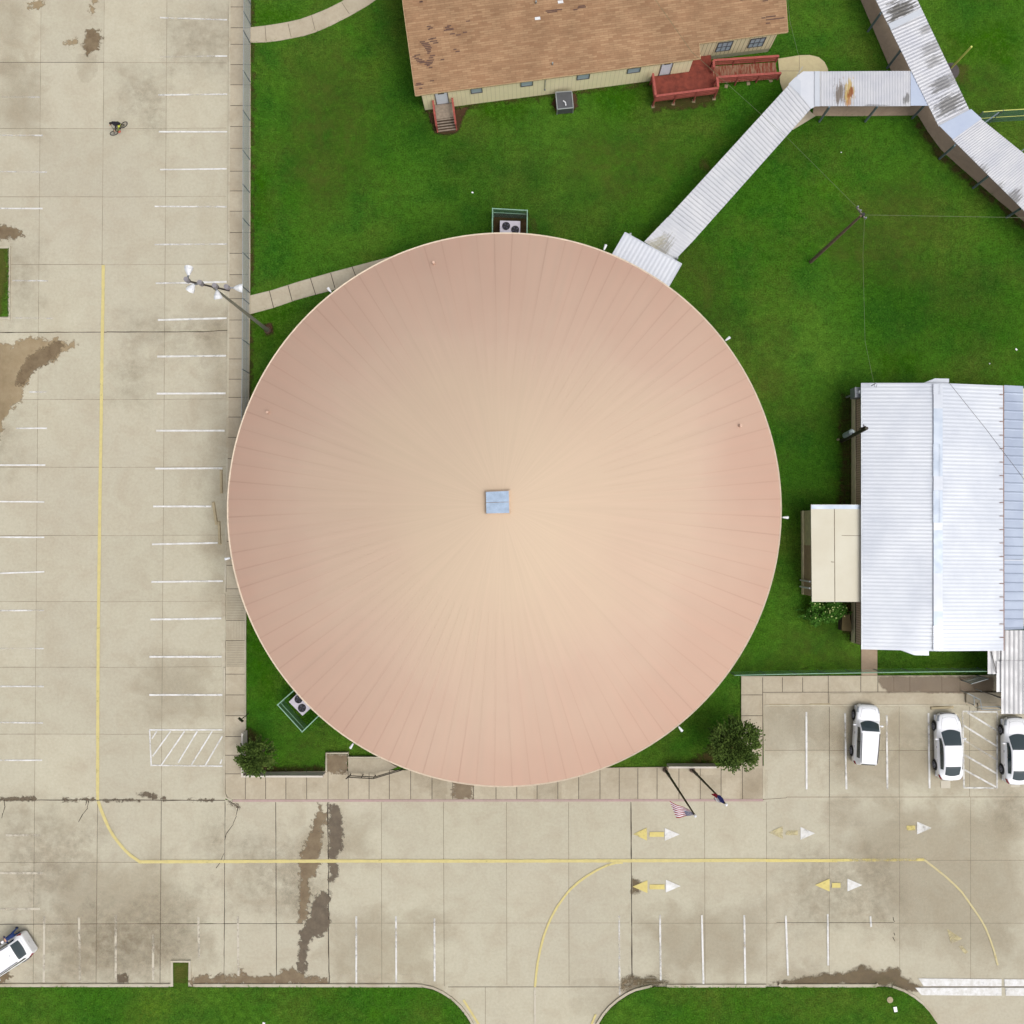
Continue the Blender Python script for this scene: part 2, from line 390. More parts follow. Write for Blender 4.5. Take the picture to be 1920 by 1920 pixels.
# puddle trail, bottom
patch('puddle_trail', [(600, 1505), (605, 1520), (612, 1527), (613, 1545), (603, 1550), (602, 1580), (605, 1590), (600, 1600), (597, 1625), (592, 1640), (578, 1648), (578, 1660), (582, 1680), (576, 1700), (578, 1725), (560, 1730), (562, 1690), (563, 1640), (562, 1615), (568, 1590), (583, 1560), (592, 1530), (594, 1520)], M['wetbrown'], margin=0.3)
patch('puddle_trail', [(618, 1506), (634, 1511), (640, 1525), (643, 1540), (641, 1560), (643, 1578), (640, 1592), (632, 1602), (631, 1616), (634, 1632), (630, 1650), (624, 1654), (618, 1652), (616.5, 1600)], M['wetdark'], margin=0.25)
patch('puddle_trail', [(598, 1675), (618, 1670), (621, 1682), (612, 1700), (620, 1712), (615, 1745), (606, 1753), (590, 1757), (578, 1768), (575, 1800), (576, 1820), (568, 1828), (556, 1820), (560, 1790), (563, 1750), (568, 1735), (580, 1722), (586, 1690)], M['wetdark'], margin=0.3)
patch('puddle_trail', [(355, 1838), (375, 1826), (395, 1832), (418, 1826), (425, 1832), (445, 1828), (455, 1818), (462, 1828), (490, 1830), (520, 1828), (535, 1818), (550, 1813), (570, 1828), (600, 1834), (615, 1834), (614, 1845), (360, 1846)], M['wetbrown'], margin=0.3)
patch('wet_stain', [(215, 1836), (220, 1827), (234, 1827), (244, 1838), (240, 1842), (220, 1842)], M['wetdark'], margin=0.2)
patch('wet_stain', [(258, 1490), (270, 1485), (284, 1486), (296, 1490), (297, 1498), (284, 1497), (266, 1493)], M['wetdark'], margin=0.15)
for pl in ([(0, 1497), (66, 1493), (66, 1500), (0, 1501)], [(117, 1497), (150, 1500), (178, 1494), (184, 1501), (120, 1502)], [(186, 1499), (262, 1500), (262, 1502), (186, 1502)], [(354, 1497), (400, 1500), (400, 1502), (354, 1501)], [(428, 1500), (440, 1504), (450, 1512), (446, 1518), (432, 1508)], [(300, 1494), (310, 1493), (312, 1500), (300, 1500)]):
    patch('wet_stain', pl, M['wetdark'], margin=0.12)
patch('wet_stain', [(-20, 1826), (12, 1822), (22, 1830), (10, 1842), (-20, 1843)], M['wetbrown'], margin=0.3)
patch('silt_stain', [(1440, 1843), (1500, 1834), (1545, 1826), (1590, 1822), (1610, 1812), (1632, 1814), (1645, 1822), (1665, 1816), (1682, 1816), (1692, 1832), (1715, 1842), (1726, 1848), (1718, 1858), (1700, 1858), (1676, 1848), (1640, 1844), (1460, 1848)], M['silt'], margin=0.6)
patch('silt_stain', [(1455, 1843), (1520, 1815), (1530, 1815), (1540, 1836), (1600, 1840), (1600, 1845), (1450, 1846)], M['tan'], margin=0.9)
patch('silt_stain', [(1165, 1852), (1165, 1836), (1180, 1828), (1200, 1830), (1225, 1832), (1252, 1840), (1235, 1848), (1200, 1858), (1180, 1862)], M['silt'], margin=0.5)
patch('silt_stain', [(1090, 1858), (1160, 1858), (1150, 1885), (1118, 1910), (1095, 1880)], M['tan'], margin=0.9)
patch('wet_stain', [(1184, 1640), (1192, 1650), (1202, 1654), (1200, 1672), (1184, 1676)], M['silt'], margin=0.3)
patch('wet_stain', [(1645, 1268), (1860, 1268), (1860, 1300), (1665, 1297), (1652, 1288)], M['damp'], 0.1605, margin=0.3)
for pl in ([(847, 1458), (886, 1458), (886, 1496), (852, 1498)], [(810, 1452), (835, 1452), (828, 1490), (816, 1490)], [(1008, 1470), (1044, 1466), (1044, 1496), (1008, 1496)], [(785, 1445), (802, 1450), (800, 1468), (786, 1465)], [(575, 1460), (605, 1460), (598, 1474), (577, 1478)], [(1315, 1462), (1352, 1460), (1350, 1494), (1316, 1494)], [(1394, 1450), (1430, 1450), (1430, 1494), (1394, 1494)]):
    patch('damp_stain', pl, M['tan'] if pl[0][0] > 1300 else M['wetbrown'] if pl[0][0] in (847,) else M['tan'], 0.128, margin=0.3)
# grime zones
for i, pl in enumerate(([(310, 40), (424, 20), (426, 140), (330, 120)], [(230, 130), (300, 140), (290, 200), (240, 190)], [(270, 215), (300, 230), (290, 250), (270, 240)],
           [(0, 1510), (90, 1500), (200, 1560), (150, 1640), (60, 1700), (0, 1680)], [(180, 1690), (380, 1660), (370, 1780), (200, 1800)], [(385, 1540), (415, 1540), (410, 1600), (388, 1600)],
           [(60, 1720), (330, 1740), (300, 1840), (70, 1840)], [(1480, 1600), (1680, 1600), (1680, 1740), (1480, 1740)], [(1860, 1480), (1920, 1480), (1930, 1560), (1880, 1550)],
           [(20, 460), (70, 470), (60, 600), (22, 590)], [(0, 640), (20, 790), (10, 880), (-10, 880)], [(240, 590), (420, 600), (400, 660), (250, 640)],
           [(220, 690), (280, 690), (260, 760), (215, 740)], [(545, 1640), (580, 1640), (575, 1700), (540, 1690)], [(440, 1560), (600, 1600), (580, 1720), (430, 1700)],
           [(1840, 1340), (1868, 1345), (1866, 1375), (1846, 1370)])):
    patch('dark_grime', pl, M['grime'], margin=2.2)
for pl in ([(0, 130), (75, 130), (70, 240), (0, 240)], [(560, 200 + 1350), (700, 1540), (690, 1600), (560, 1600)], [(1560, 1380), (1880, 1380), (1880, 1480), (1560, 1480)], [(1440, 1300), (1800, 1330), (1800, 1400), (1440, 1400)],
           [(100, 1640), (300, 1600), (400, 1800), (120, 1820)], [(280, 1240), (400, 1240), (400, 1340), (280, 1340)], [(0, 0), (60, 0), (40, 110), (0, 120)],
           [(1200, 1720), (1430, 1700), (1420, 1820), (1230, 1830)], [(1560, 1520), (1900, 1520), (1900, 1800), (1700, 1760)], [(620, 1720), (820, 1720), (820, 1840), (620, 1840)], [(390, 600), (424, 600), (418, 1100), (395, 1100)]):
    patch('faint_stain', pl, M['tan'], margin=2.6)
# grass tone variation and painted soft shade, in shapes of their own
for pl in ([(900, 190), (985, 195), (980, 225), (900, 225)], [(1110, 160), (1210, 165), (1190, 220), (1130, 215)], [(480, 580), (560, 570), (520, 640), (475, 660)], [(470, 1160), (480, 1160), (520, 1290), (500, 1330), (465, 1250)], [(1650, 665), (1720, 670), (1715, 700), (1655, 700)], [(480, 20), (560, 20), (560, 45), (480, 48)], [(590, 1310), (620, 1330), (600, 1350), (580, 1340)], [(1780, 60), (1900, 40), (1900, 120), (1790, 110)], [(480, 330), (500, 330), (500, 420), (480, 420)]):
    patch('lush_grass', pl, M['lush'], margin=1.2)
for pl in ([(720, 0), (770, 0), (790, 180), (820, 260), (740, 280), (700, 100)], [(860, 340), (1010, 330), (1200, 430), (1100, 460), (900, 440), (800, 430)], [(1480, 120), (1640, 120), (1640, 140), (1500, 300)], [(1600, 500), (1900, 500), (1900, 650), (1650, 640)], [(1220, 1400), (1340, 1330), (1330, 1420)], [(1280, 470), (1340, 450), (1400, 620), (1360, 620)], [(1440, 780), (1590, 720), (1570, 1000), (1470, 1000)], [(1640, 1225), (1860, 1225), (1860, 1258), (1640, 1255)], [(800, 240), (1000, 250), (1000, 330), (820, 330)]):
    patch('painted_grass_shade', pl, M['darkg'], margin=2.2)  # soft shade near the buildings, painted on as darker green sheets
M['olive'] = patch_mat('olive_worn_grass', alb(98, 108, 46, 1.15), 1.0, 0.42, 1.2, 1.6, 0.5, 0.02, col2=alb(74, 92, 36, 1.1), det=9, inner=.2)
for pl in ([(560, 130), (640, 90), (700, 200), (690, 330), (600, 420), (540, 330)], [(1060, 250), (1200, 230), (1280, 300), (1180, 380), (1050, 340)], [(1260, 500), (1300, 480), (1360, 560), (1330, 640)], [(1560, 420), (1700, 330), (1780, 420), (1700, 520), (1580, 520)], [(1790, 150), (1840, 130), (1900, 180), (1850, 205)],
           [(1480, 1180), (1560, 1190), (1600, 1250), (1450, 1252)], [(560, 1370), (620, 1370), (600, 1410), (540, 1420)], [(1400, 640), (1470, 620), (1480, 760), (1430, 740)], [(0, 1880), (200, 1890), (200, 1920), (0, 1920)], [(600, 1890), (760, 1890), (760, 1920), (600, 1920)]):
    patch('worn_grass', pl, M['olive'], margin=2.4)
patch('bare_soil', [(1574, 790), (1576, 742), (1597, 738), (1600, 950), (1572, 950), (1576, 860)], M['soil'], margin=0.4)
patch('bare_soil', [(795, 195), (812, 200), (856, 205), (880, 200), (866, 225), (862, 246), (838, 254), (815, 250), (806, 225)], M['soilred'], margin=0.3)
patch('bare_soil', [(1034, 196), (1042, 180), (1080, 175), (1084, 200), (1070, 212), (1044, 212)], M['soilred'], margin=0.2)
patch('bare_soil', [(1224, 188), (1345, 172), (1352, 180), (1340, 190), (1300, 203), (1226, 206)], M['soil'], margin=0.3)
patch('bare_soil', [(1570, 1128), (1600, 1128), (1600, 1200), (1584, 1185), (1575, 1160)], M['soil'], margin=0.3)
patch('bare_soil', [(924, 400), (990, 400), (990, 440), (924, 440)], M['soilred'], margin=0.15)
patch('bare_soil', [(465, 0), (474, 0), (474, 540), (468, 545)], M['soil'], margin=0.25)
patch('bare_soil', [(465, 590), (472, 590), (470, 760), (464, 780)], M['soil'], margin=0.2)
patch('bare_soil', [(462, 1368), (478, 1372), (505, 1440), (606, 1438), (608, 1446), (462, 1448)], M['soil'], margin=0.3)
patch('bare_soil', [(1290, 1431), (1335, 1400), (1400, 1390), (1402, 1431)], M['soil'], margin=0.4)
patch('bare_soil', [(795, 205), (1225, 150), (1226, 156), (798, 214)], M['soil'], margin=0.15)
patch('dry_grass', [(1000, 412), (1006, 440), (996, 440), (994, 410)], M['dryg'], margin=0.3)
patch('dry_grass', [(1794, 120), (1818, 128), (1806, 160), (1796, 150)], M['dryg'], margin=0.5)
patch('bare_soil', [(1722, 222), (1766, 285), (1832, 342), (1920, 422), (1920, 430), (1825, 348), (1755, 292), (1714, 228)], M['soil'], margin=0.2)
patch('bare_soil', [(1530, 1168 + 0), (1570, 1168), (1560, 1176), (1530, 1172)], M['darkg'], margin=0.5)
patch('bare_soil', [(1315, 300), (1325, 302), (1330, 318), (1318, 318)], M['dryg'], margin=0.2)
patch('bare_soil', [(496, 608), (510, 606), (514, 624), (498, 630)], M['soilred'], margin=0.15)

# ------------------------------------------------------------------ painted markings
def line(name, pts, wpx, mat, wear=0.3, z=LL, segm=0.35, wv=0.25, jit=0.004):
    m = MB(); W = wpx / 25.6 / 2; vals = []
    pp = [P(*q, z) for q in pts]; out = [pp[0]]
    for a, b in zip(pp[:-1], pp[1:]):
        n = max(1, int((b - a).length / segm)); out += [a.lerp(b, (k + 1) / n) for k in range(n)]
    vs = []; wv0 = 0
    for i, p in enumerate(out):
        d = (out[min(i + 1, len(out) - 1)] - out[max(0, i - 1)]).normalized(); sdv = Vector((-d.y, d.x, 0))
        ww = W * random.uniform(0.9, 1.08); o_ = sdv * random.uniform(-jit, jit)
        vs += [p - sdv * ww + o_, p + sdv * ww + o_]
        wv0 = wv0 * 0.8 + random.uniform(-wv, wv) * 0.5
        vals += [wear + wv0] * 2
    m.add(vs, [(2 * i, 2 * i + 2, 2 * i + 3, 2 * i + 1) for i in range(len(out) - 1)])
    m.at['wear'] = ('POINT', vals)
    return struct(m.obj(name, mat))
for (y, x0, x1, y0, y1, wr) in ((35, 300, 426, 33, 37, .45), (105, 300, 404, 106.5, 105, .75), (105, 404, 426, 105, 105, .05), (177, 297, 426, 178, 176.5, .3), (247, 298, 426, 247, 247, .3), (317, 300, 425, 318, 316.5, .3), (387, 290, 425, 387, 387.5, .4), (458, 290, 426, 458.5, 457.5, .35),
                        (529, 292, 375, 531, 530, .45), (529, 375, 425, 529.5, 528.5, .1), (599, 296, 425, 600, 596.5, .15), (668, 295, 424, 668.5, 667, .2), (738, 294, 423, 738, 737.5, .05), (807, 293, 421, 807.5, 807.5, .12), (878, 291, 417, 878.5, 878, .2), (949, 287, 396, 949.5, 949.5, .08),
                        (1019, 285, 408, 1020.5, 1018, .05), (1090, 284, 418, 1091, 1089.5, .15), (1161, 282, 415, 1161.5, 1159.5, .12), (1231, 280, 416, 1231.5, 1231.5, .2), (1303, 280, 417, 1303, 1303, .2)):
    line('parking_line', [(x0, y0), (x1, y1)], 3.4 if 520 < y else 2.8, M['white'], wr)
for (x0, y0, x1, y1, wr) in ((0, 182, 75, 182, .95), (-60, 253, 80, 254, .7), (-60, 321, 88, 322.5, .5), (-60, 390.5, 80, 391, .35), (23, 526, 90, 526.5, .6), (22, 596, 100, 597, .7), (55, 735, 87, 735, .4), (30, 803, 88, 803, .3), (-60, 872, 85, 872, .15), (-60, 940, 83, 941, .25), (-60, 1007, 83, 1007.5, .1), (-60, 1077, 83, 1072, .15), (-60, 1145, 82, 1144.5, .45), (-60, 1216, 82, 1216, .5), (-60, 1287, 82, 1287, .4), (-60, 1354, 81, 1355.5, .4), (-60, 1425.5, 79, 1425.5, .35)):
    line('parking_line', [(x0, y0), (x1, y1)], 2.8, M['white'], wr)
for (x0, y0, x1, y1) in ((10, 1566, 75, 1566), (0, 1637, 80, 1637), (-20, 1705, 75, 1704), (83, 1718, 82, 1842), (148, 1720, 150, 1843), (217, 1715, 217, 1838), (287, 1752, 287, 1838), (372, 1720, 373, 1795), (446, 1718, 447, 1830)):
    line('parking_line', [(x0, y0), (x1, y1)], 4.2, M['ghost'], .35)
for (x0, y0, x1, y1, wr) in ((668, 1718, 668, 1782, .55), (668, 1782, 668, 1845, .3), (742.5, 1718, 743, 1844, .4), (814.5, 1722, 815, 1840, .5), (1161, 1717, 1162, 1866, .6), (1237.5, 1715, 1239, 1838, .4), (1316, 1716, 1319, 1845, .2), (1395.5, 1716, 1397.5, 1845, .25), (1473.5, 1717, 1477.5, 1829, .2), (1552, 1714, 1553, 1810, .35), (1632, 1718, 1633.5, 1738, .4)):
    line('parking_line', [(x0, y0), (x1, y1)], 3.4, M['white'], wr)
for (x0, y0, x1, y1, wr) in ((1512, 1335, 1512.5, 1480, .25), (1584.5, 1337, 1587, 1480, .35), (1662.5, 1341, 1664, 1480, .35), (1741, 1337, 1743, 1478, .3)):
    line('parking_line', [(x0, y0), (x1, y1)], 3.4, M['white'], wr)
# access aisle hatches
for a, b in (((280, 1368.5), (417, 1368.5)), ((280.5, 1369), (283.5, 1434)), ((282, 1435), (417, 1436.5)), ((285, 1385), (294, 1371)), ((286, 1418), (320, 1371)), ((302, 1435), (346, 1371)), ((334, 1430), (370, 1371)), ((359, 1434), (398, 1371)), ((385, 1435), (417, 1380)), ((413, 1432), (416, 1424))):
    line('hatch_line', [a, b], 2.6, M['white'], .1 if a[0] > 300 or a[1] == b[1] else .4)
for a, b in (((1805, 1334), (1870, 1335)), ((1805, 1336), (1807.5, 1477)), ((1870, 1336), (1869.5, 1478)), ((1807, 1477), (1870, 1477.5)), ((1814, 1336), (1869, 1370)), ((1805, 1359), (1869, 1399)), ((1808, 1388), (1868, 1424)), ((1808, 1415), (1868, 1450)), ((1808, 1443), (1868, 1476))):
    line('hatch_line', [a, b], 3.0, M['white'], .42)
line('lane_line', [(193.5, 497), (193, 560), (191.5, 640), (189.5, 800), (187, 960), (184.5, 1160), (183.5, 1300), (183, 1500)], 6.0, M['yellow'], -.05)
line('lane_line', [(184, 1502), (190, 1520), (203, 1551), (213, 1568), (222, 1580), (234, 1594), (245, 1604), (262, 1616)], 5.5, M['yellow'], -.0)
line('lane_line', [(260, 1616), (615, 1614.5), (960, 1614.5), (1170, 1614), (1436, 1613)], 6.0, M['yellow'], 0.0)
line('lane_line', [(1436, 1613.5), (1570, 1613.8)], 5.5, M['yellow2'], 0.05); line('lane_line', [(1560, 1613), (1733, 1612)], 5.0, M['yellow2'], 0.42)
line('lane_line', [(1733, 1612), (1760, 1633), (1775, 1645), (1790, 1659), (1803, 1672), (1815, 1689), (1827, 1706), (1838, 1722), (1848, 1740), (1857, 1762), (1864, 1783), (1871, 1810)], 3.4, M['yfaint'], 0.1)
line('lane_line', [(1168, 1617.5), (1155, 1618), (1140, 1622), (1120, 1631), (1100, 1643), (1085, 1654), (1070, 1667), (1057, 1683), (1045, 1700), (1035, 1718), (1027, 1735), (1019, 1757), (1013, 1780), (1008, 1806), (1005, 1830), (1003, 1851)], 4.0, M['yellow'], 0.0)
line('lane_line', [(1003, 1851), (1003.5, 2000)], 3.6, M['ghost'], 0.1)
line('lane_line', [(869, 1875), (898, 1921)], 4.0, M['yellow'], 0.05); line('lane_line', [(1117, 1902), (1108, 1924)], 4.0, M['yellow'], 0.05)
def shape(name, polys, mat, wear, z=LL):
    m = MB(); n = 0
    for pl in polys:
        q = [P(x, y, z) for x, y in pl]
        if sum(q[i].x * q[(i + 1) % len(q)].y - q[(i + 1) % len(q)].x * q[i].y for i in range(len(q))) < 0: q = q[::-1]
        m.poly(q); n += len(q)
    m.at['wear'] = ('POINT', [wear] * n)
    return struct(m.obj(name, mat))
def arrow(xl, y, xb, b0, b1, xw, xr, yw, wl, wb, ww, ym=M['yellow2'], hh=12.0):
    if wl is not None: shape('arrow_marking', [[(xl, y), (xb, y - hh), (xb, y + hh)]], ym, wl)
    if wb is not None: shape('arrow_marking', [[(b0, y - 4), (b1, y - 4), (b1, y + 5), (b0, y + 5)]], ym, wb)
    shape('arrow_marking', [[(xw, yw - hh), (xr, yw), (xw, yw + hh)]], M['white'], ww)
arrow(1187, 1564, 1213, 1218, 1245, 1246.5, 1274.5, 1564.5, .25, .0, .22)
arrow(1186, 1662.5, 1214, 1218, 1246, 1248.5, 1276, 1661.5, -.1, .0, -.1)
arrow(1441, 1561, 1468, 1473, 1496, 1501, 1528.5, 1562.5, .45, .5, .36, M['yfaint'])
arrow(0, 1552, 0, 1700, 1716, 1719.5, 1746.5, 1552.5, None, .45, .18)
arrow(1528, 1659.5, 1555.5, 1560, 1576, 1589, 1616.5, 1659.5, -.1, .25, -.05)
shape('arrow_marking', [[(1776, 1742), (1804, 1760), (1783, 1770)], [(1797, 1775), (1803, 1772), (1815, 1785), (1810, 1789)]], M['yfaint'], .62)
shape('stop_bar', [[(1722, 1834.5), (1878, 1836), (1878, 1849), (1732, 1849)], [(1883, 1836), (2100, 1838), (2100, 1850), (1884, 1849)], [(1716, 1852), (1878, 1852), (1878, 1867), (1728, 1866)], [(1885, 1852), (2100, 1853), (2100, 1868), (1886, 1867)]], M['white'], .12)
shape('repair_patch', [[(1764, 1464), (1782, 1464), (1782, 1478), (1764, 1478)], [(1895, 1472), (1912, 1472), (1912, 1476), (1895, 1476)]], M['ghost'], .0)

# ------------------------------------------------------------------ kerbs, pavements, raised lawns
def ribbon(m, pts, w0, z0, z1):      # kerb: band of width w0 px along px polyline, centred
    pp = [P(*q, z1) for q in pts]; L = []; R = []
    for i, p in enumerate(pp):
        d = (pp[min(i + 1, len(pp) - 1)] - pp[max(0, i - 1)]).normalized(); s_ = Vector((-d.y, d.x, 0)) * (w0 / 25.6 / 2)
        L.append(p + s_); R.append(p - s_)
    for i in range(len(pp) - 1):
        a, b, c, d = L[i], L[i + 1], R[i + 1], R[i]
        m.quad(d, c, b, a)
        for e, f_ in ((b, a), (d, c)):
            m.quad(Vector((e.x, e.y, z0)), Vector((f_.x, f_.y, z0)), f_, e)
    for e, f_ in ((L[0], R[0]), (R[-1], L[-1])): m.quad(e, f_, Vector((f_.x, f_.y, z0)), Vector((e.x, e.y, z0)))
K = 0.13
def kerb(pts, w0=5.5, mat='kerb', z=K):
    m = MB(); ribbon(m, pts, w0, 0, z); return struct(m.obj('kerb', M[mat]))
lawn1 = [(-400, 1850), (780, 1850), (790, 1850), (812, 1855), (830, 1863), (847, 1875), (862, 1890), (876, 1908), (886, 1925), (905, 2000), (905, 2150), (-400, 2150)]
lawn2 = [(1095, 2150), (1100, 2000), (1121, 1922), (1132, 1905), (1145, 1890), (1160, 1877), (1177, 1866), (1192, 1858), (1210, 1852), (1228, 1850), (1660, 1850), (1676, 1852), (1695, 1860), (1714, 1871), (1730, 1884), (1744, 1899), (1758, 1920), (1785, 1990), (1790, 2150)]
for lw in (lawn1, lawn2):
    m = MB(); m.prism([P(x, y, 0)[:2] for x, y in lw], 0.001, 0.12); struct(m.obj('lawn', M['grass']))
kerb([(-400, 1848), (320, 1848)]); kerb([(322, 1850), (322, 1803), (355.5, 1803), (355.5, 1838)], 5); kerb([(362, 1848), (780, 1848.5), (792, 1849)], 5.5)
kerb([(790, 1848.5), (812, 1853), (830, 1861.5), (848, 1873.5), (864, 1888.5), (878, 1906.5), (888, 1923.5), (907, 2000)], 4.2)
kerb([(1119, 1922), (1130, 1904), (1143, 1888.5), (1158, 1875.5), (1175, 1864), (1191, 1856.5), (1222, 1849)], 4.2)
kerb([(1250, 1849), (1437, 1849)], 5); kerb([(1461, 1846), (1466, 1848.5), (1643, 1848.5), (1647, 1845.5)], 5.5)
kerb([(1674, 1850), (1696, 1858), (1716, 1869.5), (1732, 1882.5), (1746, 1898), (1760, 1919), (1787, 1989)], 4.2)
m = MB(); m.prism([P(x, y, 0)[:2] for x, y in [(324, 1805), (353, 1805), (353, 1852), (324, 1852)]], 0.001, 0.11); struct(m.obj('lawn', M['grass']))
patch('dry_grass', [(326, 1807), (351, 1807), (351, 1840), (326, 1840)], M['dryg'], 0.118, margin=0.1)
m = MB(); m.prism([P(x, y, 0)[:2] for x, y in [(-300, 466), (15, 466), (15, 594), (-300, 594)]], 0.001, 0.11); struct(m.obj('lawn', M['grass']))
patch('dry_grass', [(-60, 466), (14, 466), (14, 520), (6, 594), (-60, 594)], M['dryg'], 0.118, margin=0.1)
kerb([(-300, 463.5), (18, 463.5), (17.5, 597), (-300, 597)], 4.5)
for (a, b, c, d) in ((1205, 1848, 1252, 1843), (1640, 1848, 1680, 1852)):
    patch('weed_tuft', [(a, b - 4), (a + 15, b - 8), (c - 8, d - 4), (c, d + 2), (c - 10, d + 12), (a + 10, b + 8)], M['darkg'], 0.14, margin=0.4)

# pavements
def pavement(name, outline, joints, z=0.12, mat='walk', z0=0.0, jw=1.0):
    m = MB(); m.prism([P(x, y, z)[:2] for x, y in outline], z0, z)
    nf = len(m.f); vals = [1.0] * nf; m.mi = 1
    for (a, b) in joints:
        A = P(*a, z + 0.004); B = P(*b, z + 0.004); d = (B - A).normalized(); s_ = Vector((-d.y, d.x, 0)) * (jw / 25.6 / 2)
        m.quad(A - s_, B - s_, B + s_, A + s_); vals.append(1.0)
    m.at['tone'] = ('FACE', vals)
    return struct(m.obj(name, [M[mat], M['jointd']]))
def slabtone(quads, z=0.123):
    m = MB(); vals = []
    for q in quads:
        pp = [P(x, y, z) for x, y in q]; m.poly([pp[0], pp[3], pp[2], pp[1]]); vals.append(random.uniform(0.93, 1.06))
    m.at['tone'] = ('FACE', vals); return struct(m.obj('pavement_slabs', M['walk']))
cx = lambda y: lerp(432.5, 421.5, y / 1500)
JY = [-60, 13, 52, 83, 121, 159, 198, 237, 278, 321, 358, 396, 436, 475, 515, 560, 600, 634, 673, 711, 745, 782, 820, 860, 900, 940, 980, 1015, 1060, 1104, 1163, 1201, 1264, 1303, 1342, 1381, 1416, 1451]
pavement('pavement', [(433, -300), (470, -300), (469, 500), (466.5, 790), (462, 1110), (460, 1370), (460, 1499), (435, 1499), (427, 1495), (423, 1487), (422, 1400), (cx(0), 0)], [((cx(y), y), (470 if y < 500 else 466 if y < 900 else 460, y)) for y in JY])
slabtone([[(cx(a) + .5, a + .6), ((457 if a < 900 else 459), a + .6), ((457 if a < 900 else 459), b - .6), (cx(b) + .5, b - .6)] for a, b in zip(JY[:-1], JY[1:])])
kerb([(431.5, -300), (430.5, 100), (428, 620), (424, 1000), (421.5, 1110)], 3.4, z=0.135); kerb([(420.5, 1252), (420, 1486), (424, 1496), (434, 1500.5)], 3.2, z=0.135)
JX = [460, 498, 536, 575, 615, 653, 692, 730, 770, 810, 849, 888, 930, 969, 1007, 1046, 1085, 1125, 1161, 1196, 1232, 1273, 1313, 1352, 1392]
pavement('pavement', [(460.2, 1448), (1432, 1436), (1432, 1498), (460.2, 1499)], [((x, 1440), (x, 1498.5)) for x in JX])
slabtone([[(a + .7, 1459), (b - .7, 1459), (b - .7, 1498), (a + .7, 1498)] for a, b in zip(JX[:-1], JX[1:])])
kerb([(436, 1501.5), (1431, 1500.5)], 4.2, 'kerbred', 0.133)
# right corner pavement
pavement('pavement', [(1390, 1268), (1890, 1266), (1900, 1338), (1811, 1321), (1432, 1323.5), (1430.5, 1436), (1390, 1436)],
         [((1390, 1342), (1430, 1342)), ((1390, 1381), (1430, 1381)), ((1430, 1298), (1892, 1297)), ((1467, 1270), (1467, 1298)), ((1505, 1270), (1505, 1298)), ((1553, 1266), (1553, 1322)), ((1614, 1268), (1614, 1298)), ((1646, 1268), (1646, 1297)), ((1676, 1268), (1676, 1297)), ((1706, 1268), (1706, 1297)), ((1766, 1268), (1766, 1297)), ((1800, 1268), (1800, 1297)), ((1390, 1303), (1430, 1303)), ((1430, 1270), (1430, 1436))])
m = MB(); m.prism([P(x, y, .14)[:2] for x, y in [(1436, 1301), (1503, 1301), (1503, 1318), (1436, 1319)]], 0.1, 0.14); m.at['tone'] = ('FACE', [1.03] * len(m.f)); struct(m.obj('pavement', M['walk']))
m = MB(); m.prism([P(x, y, .15)[:2] for x, y in [(1556, 1300.5), (1807, 1298.5), (1807, 1319), (1556, 1320.5)]], 0.1, 0.15); m.at['tone'] = ('FACE', [0.98] * len(m.f)); struct(m.obj('pavement', M['walk']))
kerb([(1431.5, 1436), (1432, 1498)], 3.0, 'kerb', 0.135); kerb([(1433, 1323), (1811, 1322)], 2.4, 'kerb', 0.16)
RIBM = simple('rib_grey', alb(166, 158, 138), .9)  # ribs coloured a darker grey than the ramp slab
# ribbed ramps beside the left lot
for (y0, y1, hz) in ((1115, 1162, 1), (1202, 1251, 1), (1164, 1200, 0)):
    m = MB(); m.prism([P(x, y, .132)[:2] for x, y in [(424, y0), (459, y0), (459, y1), (424, y1)]], 0.09, 0.132)
    n = 15 if hz else 12
    for k in range(n):
        if hz:
            y = lerp(y0 + 2, y1 - 2, k / (n - 1)); m.mi = 1; m.bar(P(425, y, .139), P(458, y, .139), 0.045, 0.012)
        else:
            x = lerp(426, 458, k / (n - 1)); m.mi = 1; m.bar(P(x, y0 + 1, .137), P(x, y1 - 1, .137), 0.02, 0.01)
    m.at['tone'] = ('FACE', [0.99] * len(m.f)); struct(m.obj('kerb_ramp', [M['walk'], RIBM]))
for (y0, y1) in ((1113, 1162), (1202, 1252)):
    m = MB(); m.prism([P(x, y, 0)[:2] for x, y in [(416, y0), (423, y0), (423, y1), (416, y1)]], 0.0, 0.06); struct(m.obj('kerb_ramp', M['kerb']))
m = MB(); m.prism([P(x, y, 0)[:2] for x, y in [(460.3, 1120), (462.2, 1120), (462, 1366), (460.3, 1366)]], 0.0, 0.2); struct(m.obj('kerb', M['kerb']))
# lawn paths
def arcpath(top, bot, joints=True, mat='walk', z=0.05):
    m = MB(); A = [P(*p, z) for p in top]; B = [P(*p, z) for p in bot]; vals = []
    m.grid([A, B][::-1]); vals += [random.uniform(.96, 1.04) for _ in range(len(A) - 1)]
    for Q, sg in ((A, 1), (B, -1)):
        m.grid([Q, [Vector((q.x, q.y, 0)) for q in Q]] if sg > 0 else [[Vector((q.x, q.y, 0)) for q in Q], Q]); vals += [1.0] * (len(A) - 1)
    m.at['tone'] = ('FACE', vals)
    o = struct(m.obj('path', M[mat])); return o
arcpath([(469, 51), (497, 48), (520, 44.5), (540, 41), (562, 36), (585, 28), (612, 17), (640, 3), (670, -16), (700, -40), (760, -100)], [(469, 80), (500, 79), (525, 76), (545, 72), (570, 67), (592, 60), (620, 48), (655, 30), (690, 10), (725, -16), (790, -80)])
m = MB(); m.mi = 0
